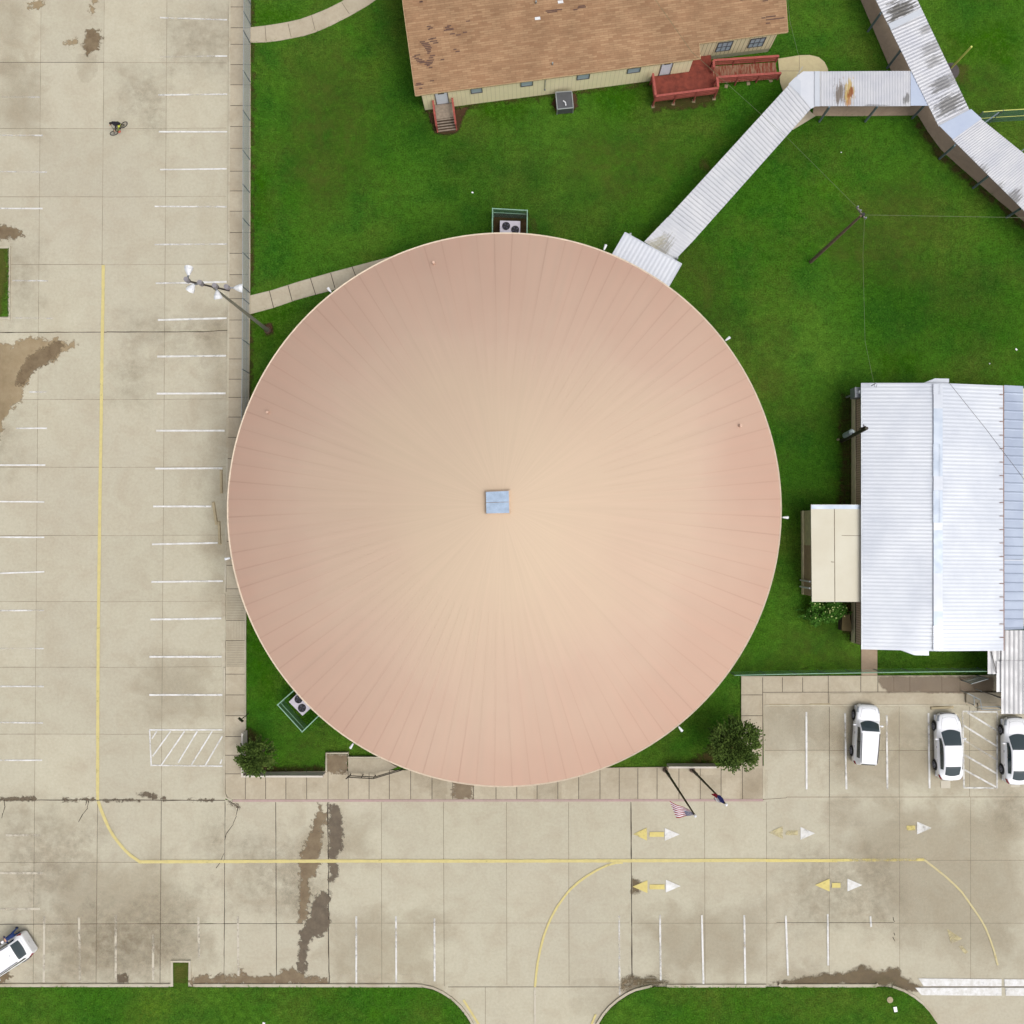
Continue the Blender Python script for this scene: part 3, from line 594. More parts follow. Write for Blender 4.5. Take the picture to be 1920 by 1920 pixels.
for a, b in (((540, 44), (546, 70)), ((584, 29), (591, 57)), ((641, 5), (655, 26)), ((497, 49), (499, 78))):
    m.bar(P(*a, .053), P(*b, .053), .04, .006)
struct(m.obj('path_joints', M['joint']))
arcpath([(469, 554), (510, 544), (560, 528), (620, 511), (680, 495), (760, 474), (800, 470)], [(469, 589), (510, 578), (560, 561), (600, 550), (640, 540), (700, 530), (760, 520)])
m = MB()
for a, b in (((505, 545), (513, 577)), ((540, 535), (548, 565)), ((582, 522), (592, 553)), ((620, 512), (628, 540)), ((660, 500), (668, 520))):
    m.bar(P(*a, .053), P(*b, .053), .05, .006)
struct(m.obj('path_joints', M['jointd']))
def polypath(pts, mat, z=0.05, name='path'):
    m = MB(); m.prism([P(x, y, z)[:2] for x, y in pts], 0, z); m.at['tone'] = ('FACE', [1.0] * len(m.f)); return struct(m.obj(name, M[mat]))
polypath([(1612, -5), (1575, -90), (1650, -90), (1690, 0), (1738, 90), (1790, 200), (1890, 290), (2050, 420), (2050, 520), (1920, 415), (1875, 378), (1830, 339), (1800, 313), (1765, 281), (1740, 247), (1722, 217), (1700, 170), (1670, 130)], 'walkdark', 0.05)
polypath([(1530, 140), (1690, 140), (1722, 216), (1600, 217.5), (1524, 217)], 'walkdark', 0.047)
polypath([(1495, 165), (1520, 160), (1510, 205), (1262, 465), (1240, 500), (1220, 460)], 'walkdark', 0.044)
polypath([(1487, 243), (1529, 217.5), (1515, 205), (1480, 240)], 'walk', 0.054)
polypath([(1459, 110), (1500, 103.5), (1518, 103), (1535, 107), (1546, 116), (1552, 128), (1554, 145), (1530, 170), (1470, 175), (1463, 155)], 'pad', 0.06)
m = MB(); m.bar(P(1461, 133, .063), P(1499, 133, .063), .03, .006); m.bar(P(1499, 104, .063), P(1498, 160, .063), .03, .006); struct(m.obj('path_joints', M['joint']))
polypath([(1615, 1215), (1645, 1215), (1645, 1269), (1615, 1269)], 'walkdark', 0.07)
polypath([(1172, 458), (1262, 505), (1230, 600), (1120, 520)], 'walk', 0.05)

# ------------------------------------------------------------------ object materials
M['metal_w'] = None
def metal_mat(name, c, c2, rough=0.45, metal=0.25, dirt=0.25, dcol=(0.12, 0.11, 0.09), sc=0.6, streak=(1, 1, 1), spec=0.5, th=0.6):
    t = NT(name); v = t.pos()
    n = t.noise(v, sc, 5, 0.6); n2 = t.noise(t.map(v, streak, loc=(2, 9, 0)), sc * 4, 7, 0.7)
    col = t.mix(t.mr(n, .35, .65), c, c2)
    col = t.mix(t.mr(n2, th, th + 0.25, 0, dirt), col, dcol)
    return t.bsdf(col, t.mr(n, .3, .7, rough - .08, rough + .1), metal, spec)
M['roofwhite'] = metal_mat('white_metal_roof', alb(222, 227, 235, .95), alb(210, 216, 227, .95), dirt=0.10, sc=.35, streak=(.25, 3, 1))
M['roofblue'] = metal_mat('blue_grey_metal_roof', alb(176, 188, 208), alb(166, 178, 200), dirt=0.15, sc=.5)
M['skylight'] = metal_mat('skylight_panel', alb(198, 209, 224, .95), alb(186, 199, 217, .95), rough=.4, dirt=.1, sc=1.5)
M['canopy'] = metal_mat('galvanised_canopy', alb(216, 217, 221), alb(202, 204, 212), dirt=0.3, dcol=(.2, .19, .17), sc=.7)
M['canopyblue'] = metal_mat('pale_blue_flashing', alb(198, 210, 230), alb(188, 200, 224), dirt=0.05, sc=.7)
M['canopyold'] = metal_mat('old_corrugated_roof', alb(204, 204, 206), alb(188, 188, 190), dirt=0.35, dcol=(.2, .2, .18), sc=.8)
M['entryroof'] = metal_mat('white_entry_canopy', alb(228, 231, 238), alb(218, 222, 231), dirt=0.12, sc=.8)
M['cream'] = metal_mat('cream_flat_roof', alb(230, 225, 206), alb(224, 217, 196), rough=.7, metal=0, dirt=0.08, sc=.4, spec=.2)
M['steelblue'] = simple('painted_steel_post', alb(118, 132, 140), .5, .3)
M['galv'] = simple('galvanised_steel', alb(176, 182, 182), .5, .4)
M['yel'] = simple('yellow_pole_paint', alb(222, 226, 120), .5, var=.05)
M['greensteel'] = simple('green_coated_steel', alb(150, 190, 165), .5, .1)
M['darkmetal'] = simple('dark_bronze_metal', (.035, .028, .02), .5, .3)
M['black'] = simple('black_plastic', (.012, .012, .014), .5)
M['rubber'] = simple('tyre_rubber', (.018, .018, .018), .85, spec=.2)
M['wood'] = simple('weathered_timber', alb(90, 72, 58), .9, sc=6, var=.3)
M['greymetal'] = simple('grey_enamel', alb(146, 150, 156), .5, .2)
M['whiteplastic'] = simple('white_plastic', alb(240, 242, 245), .4)
M['acbox'] = simple('white_equipment_cabinet', alb(214, 208, 220), .5, var=.06)
M['wallwhite'] = simple('white_painted_wall', alb(226, 218, 206), .85, var=.06, sc=1.2)
M['brick'] = None
def brick_mat(name, c1, c2, mortar, sc, bw=.5, rh=.25, ms=.02, uv=True, off=0.5, noise_amp=.15):
    t = NT(name); v = t.uv() if uv else t.pos()
    nd = t.t.nodes.new('ShaderNodeTexBrick'); t.t.links.new(v, nd.inputs['Vector'])
    nd.offset = off
    nd.inputs['Color1'].default_value = (*c1, 1); nd.inputs['Color2'].default_value = (*c2, 1); nd.inputs['Mortar'].default_value = (*mortar, 1)
    nd.inputs['Scale'].default_value = sc; nd.inputs['Mortar Size'].default_value = ms; nd.inputs['Brick Width'].default_value = bw; nd.inputs['Row Height'].default_value = rh
    n = t.noise(t.pos(), 0.5, 5); n2 = t.noise(t.pos(), 6, 4, .7)
    k = t.math('ADD', t.mr(n, .3, .7, 1 - noise_amp, 1 + noise_amp), t.mr(n2, .3, .7, -.08, .08))
    c = t.n('VectorMath', 0, {'operation': 'SCALE'}, i0=nd.outputs['Color'], Scale=k)
    return t.bsdf(c, .95, 0, .1)
M['shingle'] = brick_mat('tan_asphalt_shingles', alb(184, 150, 116, .93), alb(162, 126, 96, .93), alb(150, 116, 90, .93), 1.0, .62, .14, .010)
M['brickwall'] = brick_mat('tan_brick', alb(178, 158, 130), alb(158, 136, 112), alb(140, 124, 104), 1.0, .22, .08, .012)
def siding_mat(name, col, groove, pitch, wd=.1, axis=0):
    t = NT(name); u = t.sep(t.uv(), axis)
    f = t.math('FRACT', t.math('DIVIDE', u, pitch)); g = t.math('LESS_THAN', f, wd)
    n = t.noise(t.pos(), 1.2, 5)
    c = t.mix(g, col, groove); c = t.mix(t.mr(n, .45, .75, 0, .25), c, tuple(x * .75 for x in col))
    return t.bsdf(c, .8, 0, .2)
M['siding'] = siding_mat('cream_vertical_siding', alb(216, 206, 170, 1.6), alb(192, 182, 146, 1.5), .31, .08)
M['siding2'] = siding_mat('tan_vertical_siding', alb(204, 192, 158, 1.5), alb(128, 118, 94, 1.2), .30, .10)
M['skirt'] = simple('grey_skirting', alb(160, 156, 132, 1.4), .9)
M['sidingh'] = siding_mat('brown_lap_siding', alb(172, 150, 130, 1.8), alb(134, 112, 98, 1.6), .17, .22, 0)
M['sidingplain'] = simple('tan_wall_board', alb(182, 174, 142, 1.9), .8)
M['brownboard'] = simple('brown_wall_board', alb(162, 138, 116, 1.7), .8)
M['redwood'] = simple('red_stained_deck_wood', alb(132, 62, 48, 1.1), .85, sc=2.5, var=.3)
M['redrail'] = simple('red_painted_rail_wood', alb(164, 82, 72, 1.1), .75, sc=5, var=.22)
M['doorwhite'] = simple('white_door', alb(206, 212, 220, 1.4), .5, var=.04)
M['doorframe'] = simple('grey_frame', alb(110, 106, 104), .6)
M['winframe'] = simple('dark_window_frame', alb(86, 88, 92), .5)
def glass_mat(name, col, rough=.08):
    t = NT(name); return t.bsdf(col, rough, 0, .8)
M['glass'] = glass_mat('window_glass', alb(150, 162, 172, 1.5), .25)
M['glassdark'] = glass_mat('tinted_car_glass', (.02, .035, .04), .06)
M['treadwood'] = simple('grey_step_boards', alb(150, 136, 120, 1.1), .9, sc=5, var=.2)
def mesh_mat(name, col, dens=.42):
    t = NT(name); uvn = t.uv(); u = t.sep(uvn, 0); vv = t.sep(uvn, 1)
    a = t.math('ABSOLUTE', t.math('SINE', t.math('MULTIPLY', t.math('ADD', u, vv), 45.0)))
    b = t.math('ABSOLUTE', t.math('SINE', t.math('MULTIPLY', t.math('SUBTRACT', u, vv), 45.0)))
    m_ = t.math('MINIMUM', a, b); g = t.math('LESS_THAN', m_, dens)
    return t.bsdf(col, .5, .3, .4, alpha=g)
M['chain'] = mesh_mat('chain_link_fabric', alb(172, 180, 184, 1.6), .50)
M['chaingreen'] = mesh_mat('green_chain_link_fabric', alb(96, 132, 126, 1.5), .46)

# ------------------------------------------------------------------ ROUND BUILDING
RH = 4.3; c_ = P(943.8, 952.8, RH); R = 516.8 / 25.6 * (H - RH) / H
AP = P(934, 942, 10.6)
rb = thing('round_building', (c_.x, c_.y, 0), 'large round hall with a shallow domed salmon-tan metal roof in the middle of the site', 'building')
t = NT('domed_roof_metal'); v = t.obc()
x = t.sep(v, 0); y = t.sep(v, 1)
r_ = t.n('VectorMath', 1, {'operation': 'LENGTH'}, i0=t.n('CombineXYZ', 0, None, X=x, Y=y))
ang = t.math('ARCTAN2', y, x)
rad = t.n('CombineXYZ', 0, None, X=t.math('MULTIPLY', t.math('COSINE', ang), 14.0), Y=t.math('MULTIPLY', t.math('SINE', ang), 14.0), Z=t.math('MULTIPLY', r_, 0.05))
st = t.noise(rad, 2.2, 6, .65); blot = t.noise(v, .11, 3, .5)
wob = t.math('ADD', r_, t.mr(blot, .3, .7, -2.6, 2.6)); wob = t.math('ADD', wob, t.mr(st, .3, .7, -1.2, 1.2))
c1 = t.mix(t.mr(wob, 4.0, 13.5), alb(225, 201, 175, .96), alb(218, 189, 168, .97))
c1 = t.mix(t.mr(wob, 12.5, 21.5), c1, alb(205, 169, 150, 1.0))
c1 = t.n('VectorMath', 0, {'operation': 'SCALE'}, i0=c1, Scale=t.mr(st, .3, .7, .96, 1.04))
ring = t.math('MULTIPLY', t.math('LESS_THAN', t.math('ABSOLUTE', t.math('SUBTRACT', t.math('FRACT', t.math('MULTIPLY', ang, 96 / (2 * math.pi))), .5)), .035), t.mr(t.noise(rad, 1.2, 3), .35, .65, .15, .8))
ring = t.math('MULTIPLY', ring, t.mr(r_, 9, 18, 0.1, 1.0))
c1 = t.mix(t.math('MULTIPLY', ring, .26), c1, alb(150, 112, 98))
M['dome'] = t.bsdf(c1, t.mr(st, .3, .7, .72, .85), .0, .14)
m = MB(); NS = 192; NR = 22
rows = []
for i in range(NR + 1):
    q = i / NR; rr = R * q; zz = RH + .12 + (AP.z - RH - .12) * (1 - q ** 1.45); cc = AP.lerp(c_, q)
    rows.append([Vector((cc.x + rr * math.cos(2 * math.pi * k / NS), cc.y + rr * math.sin(2 * math.pi * k / NS), zz)) for k in range(NS + 1)])
m.grid([r[::-1] for r in rows][::1])
m.f = [f[::-1] for f in m.f]
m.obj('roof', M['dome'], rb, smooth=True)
# standing seams, radial
m = MB()
for k in range(0, 96):
    a = 2 * math.pi * (k + .5) / 96; pr = None
    for i in range(8, NR + 1):
        q = i / NR; zz = RH + .12 + (AP.z - RH - .12) * (1 - q ** 1.45); cc = AP.lerp(c_, q)
        p = Vector((cc.x + R * q * math.cos(a), cc.y + R * q * math.sin(a), zz + .006))
        if pr is not None: m.bar(pr, p, .022, .007)
        pr = p
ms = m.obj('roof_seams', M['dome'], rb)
m = MB()
for k in range(NS):
    a0, a1 = 2 * math.pi * k / NS, 2 * math.pi * (k + 1) / NS
    for (ra, za, rb_, zb) in ((R - .02, RH + .10, R + .09, RH + .14), (R + .09, RH + .14, R + .09, RH - .16), (R + .09, RH - .16, R - .3, RH - .16)):
        m.quad(*[Vector((c_.x + r2 * math.cos(a2), c_.y + r2 * math.sin(a2), z2)) for r2, a2, z2 in ((ra, a0, za), (rb_, a0, zb), (rb_, a1, zb), (ra, a1, za))])
m.obj('gutter', simple('cream_gutter', alb(222, 204, 180, 1.05), .6, var=.12), rb)
m = MB(); WR = R - 1.6
rows = [[Vector((c_.x + WR * math.cos(2 * math.pi * k / 96), c_.y + WR * math.sin(2 * math.pi * k / 96), z)) for k in range(97)] for z in (0, RH + .1)]
for k in range(96):
    u0, u1 = WR * 2 * math.pi * k / 96, WR * 2 * math.pi * (k + 1) / 96
    m.quad(rows[0][k], rows[0][k + 1], rows[1][k + 1], rows[1][k], ((u0, 0), (u1, 0), (u1, RH), (u0, RH)))
m.obj('wall', M['brickwall'], rb)
m = MB()
for k in range(96):
    a0, a1 = 2 * math.pi * k / 96, 2 * math.pi * (k + 1) / 96
    m.quad(*[Vector((c_.x + r2 * math.cos(a2), c_.y + r2 * math.sin(a2), RH - .1)) for r2, a2 in ((WR, a1), (R, a1), (R, a0), (WR, a0))])
m.obj('soffit', M['wallwhite'], rb)
for aa in (62, 200, 268, 335):           # doors in the round wall
    a = math.radians(aa); n = Vector((math.cos(a), math.sin(a), 0)); tv = Vector((-n.y, n.x, 0))
    p = Vector((c_.x, c_.y, 0)) + n * (WR + .01)
    m = MB(); m.box(p + Vector((0, 0, 1.08)), (2.0, .12, 2.16), tv, n); d = m.obj('door', M['doorframe'], rb)
    m = MB()
    for s_ in (-.48, .48): m.box(p + n * .07 + tv * s_ + Vector((0, 0, 1.15)), (.8, .03, 1.8), tv, n)
    m.obj('door_glass', M['glass'], d)
# cupola box
cp = AP + Vector((0, 0, -.02)); m = MB()
q = [P(911, 921, AP.z + .25), P(957, 919, AP.z + .25), P(958, 963, AP.z + .25), P(912, 964, AP.z + .25)]
m.prism([(p.x, p.y) for p in q], AP.z - .75, AP.z + .18); hb = m.obj('roof_hatch', simple('painted_hatch_kerb', alb(222, 190, 160), .7), rb)
m = MB()
def ins(q, a, b, c, d, z):
    f_ = lambda u, v: q[0].lerp(q[1], u).lerp(q[3].lerp(q[2], u), v)
    return [(f_(u, v).x, f_(u, v).y) for u, v in ((a, b), (c, b), (c, d), (a, d))]
m.prism(ins(q, .0, .03, .93, .49, 0), AP.z + .18, AP.z + .26); m.prism(ins(q, .0, .51, .93, .97, 0), AP.z + .18, AP.z + .26)
m.obj('hatch_cover', simple('blue_grey_hatch_metal', alb(168, 188, 212), .4, .2, var=.16, sc=2.5), hb)
VP = simple('pink_vent_paint', alb(226, 190, 168), .6)
for (x, y) in ((813, 492), (501, 773), (1389, 798)):
    p = P(x, y, RH + 2.1); q_ = (p - c_).to_2d().length / R; zz = RH + .12 + (AP.z - RH - .12) * (1 - q_ ** 1.45); p = P(x, y, zz + .15)
    m = MB(); m.tube([p - Vector((0, 0, .3)), p + Vector((0, 0, .05))], .09, 8); m.obj('vent_pipe', VP, rb)
# floodlights under the rim
for (x, y, lb) in ((1133, 467, 'small white floodlight on the dome rim beside the entrance canopy'), (617, 543, 'small white floodlight on the dome rim above the upper path'), (1467, 970, 'small white floodlight at the far right of the dome rim'), (661, 1396, 'small white floodlight on the lower left dome rim above the lawn'), (1272, 1362, 'small white floodlight on the lower right dome rim near the tree'), (428, 1047, 'small white floodlight on the left dome rim over the pavement'), (1362, 637, 'small cream floodlight on the upper right dome rim')):
    p = P(x, y, RH - .1); d = (p - Vector((c_.x, c_.y, p.z))).normalized()
    base = Vector((c_.x, c_.y, p.z)) + d * (R + .1)
    fl = thing('floodlight', base, lb, 'floodlight', 'floodlights round the dome rim')
    m = MB(); m.tube([base, base + d * .18], .04, 6); m.obj('bracket', M['greymetal'], fl)
    m = MB(); m.tube([base + d * .12, base + d * .3, base + d * .5 - Vector((0, 0, .03))], [.05, .08, .10], 10); m.obj('lamp_head', M['whiteplastic'], fl)

# ------------------------------------------------------------------ corrugated sheet helper
def corr(A, B, Cc, D, pitch, hgt, th=.03, mat=None, prof=(0, 0, 1, 1), uvs=False):
    """ribs run from A->D side to B->C side i.e. along AD; profile steps along AB"""
    m = MB(); A, B, Cc, D = map(Vector, (A, B, Cc, D)); L = (B - A).length; n = max(1, int(L / pitch)); k = len(prof)
    top0 = []; top1 = []
    for i in range(n * k + 1):
        u = i / (n * k); z = prof[i % k] * hgt
        top0.append(A.lerp(B, u) + Vector((0, 0, z))); top1.append(D.lerp(Cc, u) + Vector((0, 0, z)))
    m.grid([top0, top1]); dz = Vector((0, 0, -th))
    b0 = [A + dz, B + dz]; b1 = [D + dz, Cc + dz]
    m.quad(b0[0], b1[0], b1[1], b0[1])
    m.quad(A + dz, B + dz, B, A); m.quad(Cc + dz, D + dz, D, Cc); m.quad(D + dz, A + dz, A, D); m.quad(B + dz, Cc + dz, Cc, B)
    return m

# ------------------------------------------------------------------ COVERED WALKWAYS
def post(pxb, pxt, h, label):
    pass
def dirty_canopy(name, spots, base=(216, 217, 221), base2=(202, 204, 212)):
    t = NT(name); v = t.pos()
    n = t.noise(v, .7, 5); col = t.mix(t.mr(n, .35, .65), alb(*base), alb(*base2))
    ux = t.n('VectorMath', 0, {'operation': 'MULTIPLY'}, i0=v, i1=(1, 1, 0))
    hfn = t.noise(v, 5.0, 6, .7)
    for (px, py, rpx, sx, rot, dc, op) in spots:
        c = P(px, py, 2.8)
        mp = t.n('VectorMath', 0, {'operation': 'SUBTRACT'}, i0=ux, i1=(c.x, c.y, 0))
        mp = t.n('VectorRotate', 0, {'rotation_type': 'Z_AXIS'}, Vector=mp, Angle=math.radians(rot))
        mr_ = mp
        mp = t.n('VectorMath', 0, {'operation': 'MULTIPLY'}, i0=mp, i1=(sx, 1, 1))
        d = t.n('VectorMath', 1, {'operation': 'LENGTH'}, i0=mp)
        f = t.math('ADD', t.math('DIVIDE', d, rpx / 25.6), t.mr(t.noise(t.map(v, (1, 1, 1), rot=(0, 0, math.radians(rot))), 2.5, 6, .75), .2, .8, -.45, .45))
        stp = t.noise(t.n('VectorMath', 0, {'operation': 'MULTIPLY'}, i0=mr_, i1=((.6, 7, 1) if sx <= 1 else (7, .6, 1))), 1.0, 3, .6)
        f = t.math('ADD', f, t.mr(stp, .3, .7, -.55, .55))
        f = t.mr(f, .55, .95, op, 0)
        col = t.mix(f, col, dc)
    return t.bsdf(col, .5, .2, .4)
dk = (.06, .055, .045)
M['can1'] = dirty_canopy('mildewed_canopy_metal', [(1690, 18, 20, .6, -27, dk, .9), (1738, 52, 9, .6, -27, dk, .5), (1748, 88, 13, .5, -27, dk, .45), (1754, 112, 11, .5, -27, dk, .5), (1770, 155, 15, .5, -27, dk, .65), (1782, 195, 20, .6, -30, dk, .75)])
M['can2'] = dirty_canopy('streaked_canopy_metal', [(1838, 325, 12, .6, -50, dk, .6), (1900, 372, 14, .6, -50, dk, .65), (1872, 352, 9, .6, -50, dk, .5), (1800, 285, 7, .6, -50, dk, .4), (1820, 302, 7, .6, -50, dk, .4)])
M['can3'] = dirty_canopy('rust_stained_canopy_metal', [(1576, 174, 24, 1.7, 0, (.12, .09, .06), .85), (1593, 170, 28, 2.6, 0, (.42, .30, .09), .9), (1596, 174, 13, 1.7, 0, (.22, .07, .018), .95), (1592, 191, 11, 1.5, 0, (.34, .15, .03), .8), (1701, 184, 12, 1.6, 0, dk, .7), (1640, 197, 3, .12, -.1, dk, .5)])
M['can4'] = dirty_canopy('pale_canopy_metal', [(1238, 470, 16, .45, -55, (.2, .19, .15), .7), (1225, 458, 12, .4, -25, (.3, .28, .2), .7)], (224, 225, 229), (211, 213, 219))
HC = 2.75
prof = (0, 0, 1, 1)
# run 1: from the top edge to the elbow
w1 = thing('walkway_canopy', P(1720, 120, 0), 'mildew-stained grey metal walkway canopy running down from the top right edge', 'canopy', 'metal walkway canopies')
A, B, Cq, D = P(1560, -165, HC), P(1760, 237, HC), P(1818, 207, HC), P(1630, -190, HC)
corr(A, B, Cq, D, .24, .022).obj('roof_sheet', M['can1'], w1)
fl_ = MB(); fl_.quad(*[p + Vector((0, 0, .085)) for p in (P(1665, 46, HC), P(1670, 57, HC), P(1730, 28, HC), P(1725, 18, HC))]); fl_.obj('flashing', M['roofwhite'], w1)
def posts(root, lst, hh=HC - .12):
    for (x0, y0, x1, y1) in lst:
        b = P(x0, y0, 0); tp = P(x1, y1, hh)
        tp = Vector((b.x, b.y, hh)).lerp(tp, .35)
        m = MB(); m.bar(b, tp, .12, .12); m.obj('post', M['steelblue'], root)
        # beam under the sheet, from the post inwards
posts(w1, [(1594, -30, 1617, -60), (1627, 59, 1652, 27), (1663, 128, 1690, 92)])
for (a, b) in (((1594, -30), (1660, -58)), ((1627, 59), (1690, 38)), ((1663, 128), (1725, 105))):
    m = MB(); m.bar(P(*a, 0) + Vector((0, 0, HC - .1)), P(*b, 0) + Vector((0, 0, HC - .1)), .08, .1); m.obj('beam', M['steelblue'], w1)
# run 2: elbow to the right edge
w2 = thing('walkway_canopy', P(1850, 300, 0), 'streaked light grey walkway canopy from the elbow to the right edge', 'canopy', 'metal walkway canopies')
corr(P(1784, 260, HC), P(2010, 485, HC), P(2080, 417, HC), P(1838, 222, HC), .17, .016).obj('roof_sheet', M['can2'], w2)
m = MB(); z = Vector((0, 0, .06))
m.poly([p + z for p in (P(1760, 236, HC), P(1786, 262, HC), P(1840, 223, HC), P(1820, 205, HC))]); m.obj('elbow_flashing', M['canopyblue'], w2)
posts(w2, [(1761, 298, 1790, 275), (1824, 353, 1848, 333), (1887, 408, 1920, 388)])
for (a, b) in (((1761, 298), (1840, 240)), ((1824, 353), (1905, 292)), ((1887, 408), (1965, 345))):
    m = MB(); m.bar(P(*a, 0) + Vector((0, 0, HC - .1)), P(*b, 0) + Vector((0, 0, HC - .1)), .08, .1); m.obj('beam', M['steelblue'], w2)
# run 3: horizontal
w3 = thing('walkway_canopy', P(1620, 170, 0), 'horizontal metal walkway canopy with an orange rust stain', 'canopy', 'metal walkway canopies')
h3 = HC - .06
corr(P(1538, 199, h3), P(1707, 199, h3), P(1707, 133, h3), P(1538, 134, h3), .19, .016).obj('roof_sheet', M['can3'], w3)
m = MB(); m.poly([p + Vector((0, 0, .03)) for p in (P(1707, 198.5, h3), P(1741, 198.5, h3), P(1710, 134, h3), P(1707, 133, h3))]); m.obj('blue_panel', M['canopyblue'], w3)
m = MB(); m.poly([p + Vector((0, 0, .05)) for p in (P(1527, 200, h3), P(1537, 200, h3), P(1537, 134, h3), P(1527, 134, h3))]); m.obj('flashing', M['roofwhite'], w3)
posts(w3, [(1536, 228, 1552, 204), (1622, 228, 1643, 201), (1710, 222, 1727, 205)])
for x in (1536, 1622, 1710):
    m = MB(); m.bar(P(x, 226, 0) + Vector((0, 0, h3 - .1)), P(x + 2, 165, 0) + Vector((0, 0, h3 - .1)), .08, .1); m.obj('beam', M['steelblue'], w3)
# run 4: diagonal
w4 = thing('walkway_canopy', P(1370, 310, 0), 'long pale diagonal walkway canopy leading to the round hall', 'canopy', 'metal walkway canopies')
h4 = HC - .08
corr(P(1250, 410, h4), P(1482, 156, h4), P(1521, 203, h4), P(1302, 449, h4), .29, .045, prof=(0, 0, 0, 0, 1)).obj('roof_sheet', M['can4'], w4)
corr(P(1208, 453, h4 - .03), P(1252, 407, h4 - .03), P(1305, 446, h4 - .03), P(1264, 489, h4 - .03), .42, .05).obj('lower_roof_sheet', M['can4'], w4)
m = MB(); m.poly([p + Vector((0, 0, .04)) for p in (P(1478, 158, h4), P(1501, 179, h4), P(1501, 152, h4), P(1491, 145, h4))]); m.obj('flashing', M['roofwhite'], w4)
m = MB(); m.poly([p + Vector((0, 0, .02)) for p in (P(1490, 146, h4), P(1506, 134, h4), P(1530, 134, h4), P(1530, 199, h4), P(1521, 204, h4), P(1480, 160, h4))]); m.obj('gusset_panel', M['entryroof'], w4)
m = MB(); m.bar(P(1494, 143, h4 + .1), P(1505, 125, h4 + .1), .05, .05); m.obj('strap', M['galv'], w4)
posts(w4, [(1512, 212, 1518, 205), (1410, 306, 1415, 301), (1325, 400, 1330, 395), (1256, 474, 1260, 470), (1490, 196, 1488, 192), (1390, 296, 1388, 292), (1306, 386, 1304, 382)])
# entrance canopy
w5 = thing('entrance_canopy', P(1215, 490, 0), 'white corrugated entrance canopy tucked under the dome rim', 'canopy')
h5 = 3.1
A, B, Cq, D = P(1172, 436, h5), P(1278, 495, h5), P(1238, 565, h5 + .15), P(1132, 505, h5 + .15)
corr(A, B, Cq, D, .30, .008).obj('roof_sheet', M['entryroof'], w5)
m = MB(); m.bar(A, B, .06, .08); m.bar(A, D, .06, .08); m.bar(B, Cq, .06, .08); m.obj('edge_trim', M['roofwhite'], w5)
for q in (P(1174, 462, 0), P(1258, 505, 0)):
    m = MB(); m.bar(q, q + Vector((0, 0, h5 - .05)), .12, .12); m.obj('post', M['galv'], w5)

# ------------------------------------------------------------------ HOUSE (portable classroom)
O = P(797, 207, 0); U = (P(1220, 152, 0) - O); U.z = 0; U.normalize(); V = Vector((-U.y, U.x, 0))
HS = thing('classroom_building', O, 'long cream classroom block with a patched tan shingle roof at the top', 'building')
def hl(p): d = p - O; return d.dot(U), d.dot(V)
def hw(u, v, z=0): return O + U * u + V * v + Vector((0, 0, z))
EH = 2.75
def wallrect(pxs, p0, n, off=.0):
    qs = [onplane(x, y, p0, n) for x, y in pxs]
    us = [(q - O).dot(U) for q in qs]; zs = [q.z for q in qs]
    return min(us), max(us), min(zs), max(zs)
UM = hl(P(1292, 133, .8))[0]; UWm = hl(P(1441, 100, 0)); UW1 = UWm[0]; VW = hl(P(1341, 108, 0))[1]; VW = (VW + UWm[1]) / 2; VW=max(VW,.6)
UW0 = UM + .35; VD = 13.5
print('house', UM, UW1, VW)
def wall(root, a, b, z0, z1, mat, name='wall'):
    m = MB(); L = (b - a).length; m.quad(Vector((a.x, a.y, z0)), Vector((b.x, b.y, z0)), Vector((b.x, b.y, z1)), Vector((a.x, a.y, z1)), ((0, z0), (L, z0), (L, z1), (0, z1)))
    return m.obj(name, mat, root)
wall(HS, hw(0, 0), hw(UM, 0), 0, EH, M['siding']); wall(HS, hw(0, VD), hw(0, 0), 0, EH, M['siding'])
wall(HS, hw(UM, 0), hw(UM, VW + .9), 0, EH, M['siding2']); wall(HS, hw(UM, VW), hw(UW1, VW), .55, EH, M['siding2'])
wall(HS, hw(UM, VW + .02), hw(UW1 - .03, VW + .02), 0, .55, M['skirt'], 'skirting'); wall(HS, hw(UW1, VW), hw(UW1, VD), 0, EH, M['siding2']); wall(HS, hw(UW1, VD), hw(0, VD), 0, EH, M['siding'])
e1 = P(779, 180, EH + .05); e2 = P(1313, 108, EH + .05); e3 = P(1313, 83, EH + .05); e4 = P(1476, 63, EH + .05)
ue0, ve0 = hl(e1); ue1, ve1 = hl(e2); uw0, vw0 = hl(e3); uw1, vw1 = hl(e4); ve = (ve0 + ve1) / 2; vw = (vw0 + vw1) / 2
print('eaves', ue0, ue1, uw1, ve, vw)
SL = .22; RV = VD / 2
def roofz(v, vv): return EH + .05 + (v - vv) * SL
m = MB()
def rq(u0, u1, va, vb, vref, top=True):
    a, b, c, d = hw(u0, va, roofz(va, vref)), hw(u1, va, roofz(va, vref)), hw(u1, vb, roofz(vb, vref)), hw(u0, vb, roofz(vb, vref))
    m.quad(a, b, c, d, ((u0, va), (u1, va), (u1, vb), (u0, vb)))
rq(ue0, ue1, ve, RV, ve); rq(ue1, uw1, vw, RV, ve)
zr = roofz(RV, ve)
a, b, c, d = hw(ue0, RV, zr), hw(uw1, RV, zr), hw(uw1, 2 * RV - ve, EH), hw(ue0, 2 * RV - ve, EH); m.quad(a, b, c, d, ((ue0, 0), (uw1, 0), (uw1, 8), (ue0, 8)))
ROOFMB = m
m = MB(); dz = Vector((0, 0, -.1))
